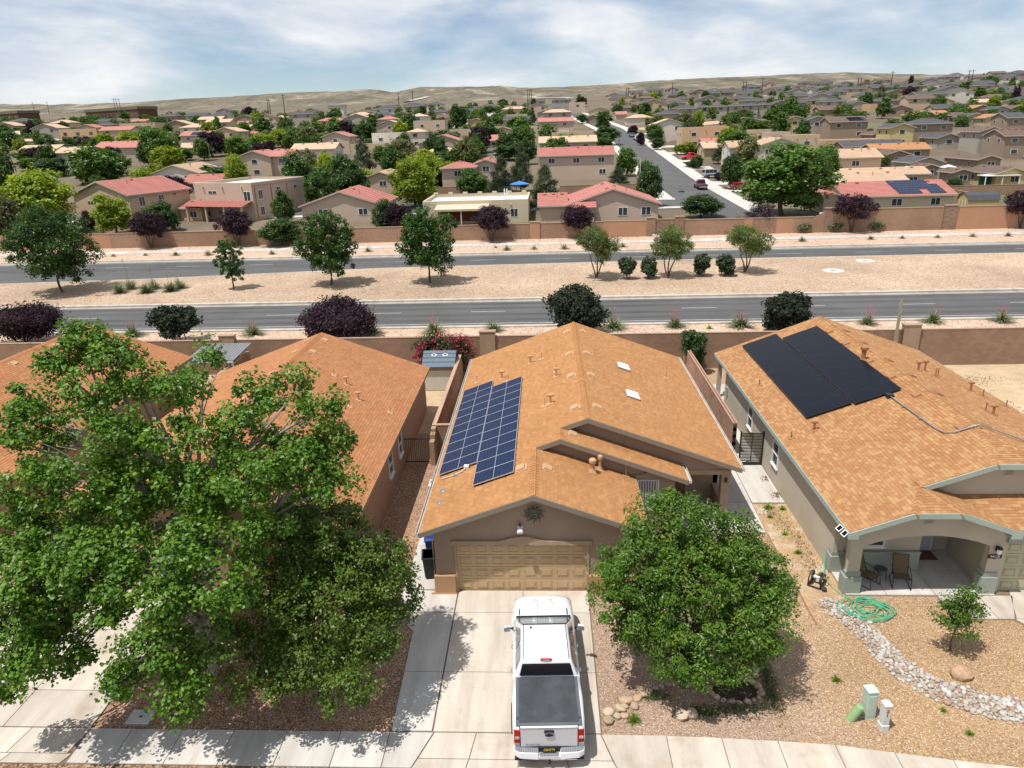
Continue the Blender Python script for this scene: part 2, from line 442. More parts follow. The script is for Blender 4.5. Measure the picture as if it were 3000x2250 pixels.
mt['block_s'] = MR('block_salmon', [(0, (0.33, 0.20, 0.14)), (0.5, (0.38, 0.24, 0.175)), (1, (0.43, 0.275, 0.20))], patch=0.08)
mt['block_so'] = MR('block_salmon_single', [(0, (0.33, 0.20, 0.14)), (0.5, (0.38, 0.24, 0.175)), (1, (0.43, 0.275, 0.20))], src='obj', patch=0.08)
SH_C = [(0, (0.334, 0.162, 0.067)), (0.3, (0.356, 0.178, 0.074)), (0.7, (0.374, 0.189, 0.079)), (1, (0.406, 0.213, 0.093))]
SH_L = [(0, (0.329, 0.145, 0.065)), (0.3, (0.352, 0.159, 0.072)), (0.7, (0.370, 0.170, 0.078)), (1, (0.397, 0.190, 0.092))]
SH_R = [(0, (0.309, 0.150, 0.067)), (0.4, (0.330, 0.167, 0.075)), (0.6, (0.351, 0.191, 0.086)), (0.85, (0.377, 0.217, 0.100)), (1, (0.398, 0.237, 0.110))]
for k, c in (('c', SH_C), ('l', SH_L), ('r', SH_R)):
    mt['sh_' + k] = MR('shingle_' + k, c, grain=0.08, gsc=90, patch=0.06)
    mt['sho_' + k] = MR('shingle_single_' + k, c, src='obj', grain=0.08, gsc=90, patch=0.06)
HOUSES=[[-76.1,141.9,10.9,9,"x",1,"P","R"],[-91.2,157.7,12.3,16,"y",1,"W","N"],[-74.5,167.6,8.8,11,"y",2,"P","R"],[-67.7,168.8,5.3,9,"x",2,"P","R"],[-64.0,184.9,12.4,9,"x",2,"W","N"],[-133.6,209.2,17.1,11,"x",2,"P","R"],[-179.7,234.7,14.0,13,"x",1,"W","N"],[-141.7,196.6,9.9,9,"x",2,"W","N"],[-124.0,234.0,6.5,9,"x",1,"T","N"],[-130.3,255.8,11.9,9,"x",2,"P","R"],[-125.0,270.0,10.1,11,"y",2,"T","N"],[-123.8,288.0,6.8,8,"x",1,"T","R"],[-157.2,310.1,11.1,9,"h",2,"W","N"],[-162.4,349.5,12.7,9,"x",2,"T","N"],[-216.1,412.0,14.9,10,"h",1,"T","N"],[-191.4,308.0,14.5,9,"x",2,"P","R"],[-202.8,348.2,18.2,10,"f",2,"T","L"],[-208.9,308.3,17.4,10,"f",2,"O","L"],[-220.0,294.5,18.6,5.3,"h",1,"W","N"],[-304.0,408.3,17.7,10,"x",1,"W","R"],[-279.4,404.9,12.5,9,"h",2,"T","N"],[-256.4,391.9,11.3,9,"y",1,"P","R"],[-265.6,464.9,11.7,8,"x",1,"T","R"],[-164.5,383.3,7.2,8,"x",1,"W","R"],[-137.9,327.8,5.1,8,"f",1,"O","L"],[-138.2,364.5,6.0,9,"y",1,"W","R"],[-167.8,454.9,7.9,8,"h",1,"T","N"],[-69.1,227.0,9.1,11,"y",2,"P","R"],[-55.5,166.1,5.4,10,"y",1,"P","R"],[-303.9,490.5,18.2,9,"h",1,"G","D"],[-278.8,529.3,11.4,9,"h",1,"G","D"],[-190.0,477.2,15.0,9,"h",1,"G","D"],[-160.0,466.3,13.1,9,"h",1,"G","D"],[-83.1,297.9,6.0,9,"x",1,"T","N"],[-62.4,284.7,9.7,10,"y",2,"P","N"],[-60.7,346.6,8.7,9,"h",2,"W","N"],[-46.6,288.8,13.1,10,"f",2,"P","L"],[-50.8,226.4,11.6,9,"f",2,"W","L"],[-43.9,239.1,6.3,9,"h",2,"W","N"],[-56.9,220.3,11.3,5.3,"f",1,"T","L"],[-32.4,221.7,15.7,13,"y",1,"P","R"],[-16.0,227.6,9.9,10,"x",1,"P","R"],[-29.2,192.3,10.7,9,"h",1,"T","N"],[-29.6,167.0,6.3,9,"f",1,"W","L"],[-17.3,132.7,6.8,9,"h",2,"P","R"],[-12.0,139.4,4.6,11,"y",2,"P","R"],[-35.6,139.9,8.1,12,"y",1,"T","N"],[8.3,150.8,17.4,10,"x",2,"P","R"],[7.4,183.8,15.5,9,"x",2,"G","N"],[11.0,241.3,14.8,8,"f",1,"T","L"],[5.6,273.6,13.5,8,"x",2,"P","R"],[-29.4,273.1,13.9,9,"f",1,"P","L"],[-14.9,266.7,9.8,10,"y",1,"P","R"],[-31.3,337.0,8.1,9,"y",1,"T","R"],[-13.4,376.4,10.9,8,"f",1,"T","L"],[-17.8,472.4,17.6,9,"h",1,"T","N"],[-114.8,436.9,10.4,9,"h",1,"G","D"],[-100.2,445.4,14.8,9,"h",1,"G","D"],[-87.5,447.2,9.1,9,"y",1,"B","K"],[-67.7,466.8,13.0,9,"h",1,"G","D"],[-56.2,398.8,8.6,9,"y",1,"P","N"],[39.2,356.2,5.4,8,"x",1,"T","R"],[44.1,323.6,11.5,8,"h",1,"W","N"],[43.2,235.6,11.0,10,"y",2,"W","N"],[24.2,341.7,5.9,9,"y",1,"B","K"],[31.8,402.4,11.2,9,"y",1,"T","N"],[21.2,442.3,9.4,10,"f",2,"P","L"],[0.6,401.2,6.9,9,"y",1,"G","D"],[-20.0,426.7,8.2,9,"y",1,"B","K"],[8.3,377.6,5.7,8,"h",2,"G","D"],[66.4,123.8,17.7,6.5,"x",1,"T","N"],[64.2,131.1,9.7,9,"x",2,"P","N"],[56.7,156.8,11.3,11,"y",2,"W","N"],[48.3,158.1,6.2,8,"x",2,"W","N"],[48.1,183.9,7.2,9,"x",1,"T","N"],[55.3,204.2,14.3,4.2,"x",1,"T","R"],[50.0,209.2,14.1,9,"f",2,"O","L"],[66.2,242.8,2.4,7,"f",1,"T","L"],[62.6,195.1,5.5,5.1,"f",2,"T","L"],[64.8,183.8,5.2,9,"f",2,"P","L"],[68.3,174.0,6.9,9,"f",2,"T","L"],[85.1,186.2,17.3,9,"f",1,"O","L"],[87.3,177.3,15.8,8,"x",1,"B","D"],[90.1,168.2,13.9,8,"x",1,"B","O"],[83.9,156.3,6.2,11.1,"y",1,"B","K"],[84.2,142.8,6.7,8.4,"y",1,"G","D"],[97.8,143.8,4.7,14,"y",1,"B","K"],[81.2,135.6,2.3,5,"y",1,"B","K"],[82.1,124.9,2.7,5,"y",1,"B","K"],[88.7,120.1,5.9,10,"y",1,"Y","K"],[102.6,196.5,6.5,9,"y",2,"Y","D"],[116.5,207.3,11.2,9,"h",2,"B","D"],[98.4,224.0,11.8,9,"x",2,"B","K"],[92.1,234.5,8.2,5.8,"y",2,"G","D"],[87.0,241.1,6.1,9,"y",2,"Y","K"],[100.0,249.3,4.0,8,"y",1,"B","O"],[113.6,191.9,6.2,10,"y",1,"G","D"],[102.0,207.5,4.9,9,"y",1,"B","K"],[117.3,178.4,6.4,9.3,"y",2,"G","K"],[116.1,166.3,5.1,9,"x",2,"B","K"],[149.1,280.6,7.8,10,"y",1,"B","O"],[155.1,279.1,5.1,8,"x",1,"B","O"],[157.6,272.8,5.9,5.5,"x",1,"B","K"],[159.0,262.9,6.8,9,"y",1,"G","D"],[162.0,255.2,7.4,6.9,"y",1,"T","O"],[147.2,218.6,5.7,9,"x",2,"B","D"],[81.9,289.4,4.4,8,"y",1,"B","D"],[84.1,280.4,3.7,8,"y",1,"T","K"],[86.3,274.8,3.3,4.8,"y",1,"B","O"],[133.1,333.1,11.3,9,"x",1,"B","K"],[154.9,359.1,11.0,10,"y",1,"G","D"],[161.1,347.7,10.6,9,"f",1,"O","L"],[155.0,314.2,10.7,9,"y",1,"B","D"],[176.9,314.0,14.6,9,"x",1,"G","D"],[196.5,360.3,9.8,9,"y",1,"Y","K"],[208.2,342.6,10.1,9,"x",1,"P","N"],[183.6,303.8,7.7,8.6,"y",1,"B","O"],[186.0,294.4,6.9,8.6,"y",1,"G","D"],[194.2,296.0,6.9,9,"y",1,"T","K"],[114.5,348.7,7.4,9,"y",2,"G","D"],[123.1,351.6,8.2,9,"h",2,"G","D"],[135.9,366.1,7.3,9,"h",2,"T","D"],[98.6,342.2,6.6,9,"h",2,"G","D"],[105.9,344.2,6.4,9,"h",2,"G","D"],[76.8,341.1,6.6,9,"h",2,"G","D"],[84.3,341.3,6.2,9,"h",2,"G","D"],[91.4,341.8,6.7,9,"h",2,"G","D"],[68.0,332.5,6.4,9,"h",2,"G","D"],[139.5,348.7,11.0,9,"h",2,"T","D"],[-266.9,347.4,13.5,9.8,"h",1,"W","N"],[-246.8,341.9,13.6,9.1,"y",2,"G","N"],[-180.0,342.6,11.7,8.4,"y",2,"B","N"],[-146.0,345.7,12.3,8.1,"x",1,"B","N"],[-90.5,344.0,13.2,9.4,"y",2,"G","N"],[-12.0,343.7,13.4,8.6,"x",1,"G","D"],[7.2,343.5,13.5,8.2,"h",2,"G","N"],[60.7,345.5,11.8,9.8,"h",1,"G","D"],[178.9,346.3,12.2,8.5,"x",2,"T","K"],[229.0,348.5,12.1,9.8,"h",1,"T","D"],[247.0,342.3,13.1,9.9,"x",1,"P","D"],[266.6,342.4,13.9,9.2,"h",2,"T","D"],[-297.8,383.2,13.2,9.2,"y",2,"G","N"],[-182.2,385.6,13.2,8.8,"x",2,"B","N"],[-151.9,387.6,11.5,8.7,"y",2,"T","K"],[-115.9,388.7,14.9,8.5,"h",1,"T","R"],[-98.0,383.5,11.1,8.0,"h",2,"G","N"],[-83.7,384.1,11.2,8.5,"h",1,"G","R"],[-50.4,386.2,13.4,8.2,"x",1,"T","K"],[59.4,387.9,14.8,9.4,"y",2,"T","D"],[76.5,387.7,14.3,8.9,"h",1,"T","D"],[93.8,388.1,11.7,9.1,"h",1,"G","K"],[111.9,387.3,11.9,8.1,"h",2,"G","D"],[128.4,387.7,13.8,9.3,"y",1,"T","K"],[146.3,385.9,14.7,8.3,"y",2,"G","D"],[181.1,388.0,13.3,8.9,"h",1,"B","D"],[200.0,381.4,14.8,8.3,"x",2,"G","D"],[217.2,385.4,13.5,9.5,"y",2,"W","D"],[236.2,384.1,14.5,8.0,"h",1,"G","K"],[253.7,385.1,11.1,8.8,"h",1,"T","D"],[288.9,386.4,11.6,8.2,"h",2,"W","D"],[-296.4,426.2,11.5,9.7,"h",2,"G","D"],[-266.1,424.9,11.7,8.7,"h",1,"T","D"],[-231.0,428.0,13.6,9.1,"x",1,"W","D"],[-196.5,421.2,12.3,8.3,"x",2,"T","D"],[-143.3,423.5,14.9,9.5,"h",2,"G","D"],[-93.4,427.7,11.1,9.4,"h",1,"G","D"],[-2.8,425.3,11.9,8.8,"y",2,"P","D"],[48.7,427.2,12.2,8.3,"h",1,"G","K"],[64.4,425.6,11.3,8.1,"y",2,"G","K"],[96.6,427.0,12.7,9.8,"y",2,"G","D"],[115.6,426.2,12.8,9.5,"h",2,"T","D"],[149.4,426.4,11.7,8.1,"h",2,"G","D"],[163.7,423.9,11.2,9.9,"h",2,"G","D"],[216.5,426.7,13.1,9.9,"h",1,"T","D"],[232.8,425.8,12.8,8.1,"y",2,"G","D"],[252.9,421.8,14.9,8.8,"y",1,"G","D"],[271.1,426.6,14.6,8.9,"x",1,"W","D"],[288.1,427.1,12.2,8.7,"h",1,"G","D"],[303.8,427.7,12.6,8.1,"h",1,"G","K"],[322.6,427.4,12.1,9.0,"h",1,"W","D"],[-364.8,465.1,12.5,8.8,"h",1,"G","D"],[-347.0,465.4,13.1,9.6,"h",2,"G","D"],[-328.7,465.7,14.2,8.6,"h",1,"G","D"],[-244.4,463.7,11.4,9.9,"h",2,"B","D"],[-225.6,462.7,14.0,8.6,"x",2,"G","D"],[-209.8,463.1,11.9,8.3,"h",2,"W","D"],[-195.1,465.5,11.9,9.5,"y",1,"B","D"],[-121.8,466.2,11.8,8.1,"y",1,"W","D"],[-103.0,467.8,14.8,8.5,"h",2,"W","D"],[-49.8,462.5,12.3,9.2,"x",1,"G","D"],[63.9,467.0,14.2,8.7,"x",1,"B","K"],[83.7,465.6,13.8,8.7,"h",1,"G","D"],[115.0,464.8,12.1,9.1,"y",1,"G","D"],[133.6,461.0,12.4,8.7,"h",1,"T","D"],[169.4,464.5,11.9,8.2,"h",1,"G","D"],[184.8,467.2,11.2,9.2,"h",2,"G","D"],[203.3,467.5,12.7,8.9,"h",1,"W","D"],[221.0,467.2,14.6,9.9,"y",1,"B","D"],[271.8,464.3,13.7,9.3,"h",2,"T","D"],[289.3,461.6,12.8,9.2,"y",1,"W","D"],[303.7,466.2,11.3,8.4,"h",1,"T","D"],[319.4,463.4,11.4,9.1,"y",1,"G","D"],[336.4,466.9,12.1,9.0,"h",2,"G","D"],[-232.7,505.4,14.7,8.7,"h",1,"G","D"],[-163.0,504.1,14.3,8.5,"y",1,"G","D"],[-124.8,505.9,12.8,8.1,"h",1,"B","K"],[-107.1,505.6,13.1,9.4,"h",2,"G","D"],[-89.4,505.2,13.9,9.9,"x",2,"G","D"],[-52.9,508.2,14.0,8.4,"x",1,"G","D"],[-36.9,509.0,12.8,9.0,"y",1,"G","D"],[-19.0,505.0,14.7,8.0,"x",1,"G","D"],[54.0,505.1,12.7,8.2,"h",1,"T","D"],[70.8,507.8,11.4,8.1,"h",2,"G","K"],[89.1,501.8,12.3,9.8,"h",1,"T","K"],[122.4,501.8,11.3,9.9,"h",1,"B","D"],[138.1,508.5,11.3,9.3,"x",2,"T","D"],[169.9,508.9,13.1,8.9,"x",1,"G","D"],[189.2,502.7,14.9,9.8,"y",1,"G","D"],[209.5,501.6,14.5,9.7,"h",2,"T","D"],[228.8,506.1,13.2,8.3,"x",2,"B","D"],[247.1,501.8,12.6,8.9,"h",2,"B","D"],[261.9,501.7,11.5,9.2,"y",2,"W","K"],[278.6,508.1,12.9,9.4,"h",2,"G","D"],[296.1,506.1,12.3,9.7,"x",2,"G","D"],[311.2,505.2,11.2,8.7,"x",1,"P","D"],[331.0,501.0,14.0,8.6,"x",1,"B","D"],[348.7,506.9,13.7,9.4,"h",2,"G","D"],[364.2,507.3,13.0,9.7,"y",1,"G","D"],[-260.3,541.9,11.1,9.6,"x",1,"G","D"],[-243.1,547.1,11.1,9.2,"y",2,"G","K"],[-173.8,542.3,13.9,9.4,"y",1,"B","D"],[-155.4,543.2,11.6,9.4,"x",2,"W","D"],[-115.2,548.1,13.6,8.4,"x",1,"P","K"],[-98.0,547.6,14.5,9.3,"h",2,"T","D"],[-81.2,545.4,13.5,9.5,"h",2,"W","D"],[-40.1,544.0,15.0,9.1,"h",1,"G","D"],[-4.5,541.6,12.2,9.3,"x",2,"G","D"],[13.7,543.6,13.9,8.6,"h",2,"G","D"],[71.6,545.6,12.7,9.0,"h",1,"G","D"],[87.1,544.3,11.3,9.3,"h",1,"T","D"],[102.5,543.6,12.4,9.0,"h",1,"P","D"],[122.4,543.5,13.4,9.8,"x",2,"G","D"],[138.5,548.1,11.4,8.4,"h",2,"B","D"],[154.5,548.0,11.5,8.7,"h",2,"G","D"],[227.0,543.7,12.8,9.0,"h",1,"G","D"],[244.7,544.8,14.4,9.2,"h",1,"T","D"],[280.6,543.1,12.6,9.6,"h",2,"T","D"],[299.2,541.1,11.7,8.6,"y",1,"B","D"],[315.3,544.0,13.1,8.4,"y",1,"P","D"],[351.5,543.7,13.2,9.7,"h",1,"G","D"],[367.3,542.6,11.1,10.0,"x",1,"G","D"],[382.7,542.0,12.8,10.0,"h",1,"G","D"],[402.3,548.2,13.5,9.8,"x",1,"T","D"],[66.9,583.8,14.6,9.2,"y",1,"T","D"],[83.3,584.8,12.8,8.3,"h",2,"G","D"],[122.7,583.6,13.0,8.7,"y",2,"B","K"],[143.4,588.4,14.3,9.6,"h",2,"T","D"],[160.7,587.8,12.7,9.6,"h",1,"B","K"],[180.9,583.6,13.3,9.9,"h",1,"W","D"],[199.4,587.3,13.6,8.3,"y",1,"G","D"],[216.5,584.4,14.3,9.9,"x",1,"W","D"],[235.2,586.1,13.1,9.4,"h",1,"G","D"],[256.1,583.6,14.4,9.2,"h",1,"G","D"],[274.5,583.2,11.8,9.6,"h",1,"P","D"],[294.3,584.8,13.3,8.5,"h",1,"G","D"],[309.0,583.5,11.5,9.9,"y",1,"T","D"],[327.2,581.9,13.5,8.5,"h",1,"G","D"],[342.5,588.4,12.2,8.7,"h",1,"B","K"],[357.7,583.1,12.7,9.4,"h",2,"W","D"],[372.6,584.7,11.0,9.8,"x",1,"G","D"],[61.6,623.5,12.3,8.5,"h",1,"T","D"],[93.3,626.6,11.6,8.3,"h",1,"B","D"],[113.3,625.7,14.7,9.4,"h",1,"B","D"],[132.0,625.6,13.1,9.5,"x",1,"B","K"],[152.3,626.6,13.7,10.0,"x",1,"T","K"],[172.1,626.7,14.6,9.7,"h",1,"P","D"],[188.1,623.6,12.3,9.3,"y",1,"T","D"],[205.2,621.8,14.2,9.3,"x",1,"G","D"],[222.3,625.8,14.5,9.3,"h",1,"W","D"],[241.8,622.6,14.2,9.4,"y",1,"P","D"],[257.3,627.5,12.4,9.5,"h",1,"G","D"],[274.8,626.3,14.0,8.5,"h",1,"G","D"],[294.1,628.9,14.2,9.5,"h",1,"T","D"],[311.0,625.9,11.9,9.2,"h",1,"P","D"],[328.8,623.1,13.5,8.8,"h",1,"G","D"],[346.8,624.8,13.4,8.5,"h",1,"W","K"],[364.7,626.8,14.9,9.5,"h",2,"G","K"],[383.8,628.5,14.2,9.3,"h",2,"G","D"],[417.2,621.6,13.7,9.8,"x",1,"B","D"],[68.9,662.6,13.7,9.9,"x",1,"T","D"],[83.8,668.1,11.9,9.5,"x",2,"P","D"],[102.8,669.0,13.7,8.9,"h",1,"W","D"],[119.8,667.7,11.3,9.7,"h",1,"T","D"],[138.6,664.4,14.6,10.0,"h",1,"T","D"],[172.8,668.4,12.5,9.2,"x",1,"P","D"],[188.1,668.9,11.5,8.5,"h",2,"G","D"],[207.1,667.7,14.9,8.5,"h",1,"T","D"],[225.7,662.1,14.3,8.2,"y",1,"P","D"],[245.5,666.1,14.3,9.7,"h",2,"G","D"],[263.9,661.2,14.5,9.0,"h",1,"B","D"],[281.4,662.9,13.6,9.1,"y",1,"B","D"],[299.4,668.0,12.6,9.1,"x",2,"G","K"],[318.0,662.2,12.0,8.5,"h",1,"P","D"],[337.3,665.2,14.9,8.3,"y",1,"G","D"],[355.7,666.7,14.9,10.0,"h",2,"G","K"],[416.5,667.3,13.8,8.9,"x",2,"B","D"],[445.5,666.5,11.6,8.9,"h",1,"B","D"],[463.1,663.5,11.3,8.0,"h",1,"P","D"],[67.3,708.5,15.0,10.0,"y",1,"P","D"],[84.7,706.1,13.8,9.2,"y",1,"G","D"],[106.2,707.5,14.7,9.5,"x",2,"G","D"],[122.0,708.4,11.9,8.1,"y",2,"G","K"],[140.3,701.5,12.2,8.5,"h",1,"W","D"],[160.0,702.6,13.9,8.5,"y",1,"W","D"],[175.8,702.5,11.8,8.7,"y",1,"P","K"],[193.4,702.3,12.4,9.6,"h",2,"B","D"],[211.1,707.1,12.0,9.2,"y",2,"P","D"],[229.0,704.1,13.5,9.9,"y",1,"W","D"],[246.7,706.6,13.6,9.5,"h",2,"G","D"],[264.4,708.6,11.2,8.6,"h",2,"G","D"],[281.7,704.8,13.2,8.1,"y",1,"G","D"],[315.0,708.1,14.9,8.2,"x",1,"G","D"],[346.8,708.6,11.7,8.2,"x",1,"G","K"],[362.9,707.9,12.7,8.5,"h",1,"G","D"],[379.1,703.1,12.6,8.6,"y",2,"W","K"],[400.1,707.5,14.2,9.3,"x",1,"G","D"],[418.3,705.8,12.9,10.0,"x",2,"G","K"],[436.3,703.4,13.0,9.7,"h",2,"P","D"],[451.5,703.2,12.5,10.0,"h",1,"W","D"],[469.8,702.2,14.9,9.6,"x",1,"T","K"],[487.9,702.7,11.6,9.2,"h",2,"G","D"],[504.6,705.3,11.1,9.4,"h",1,"T","D"]]
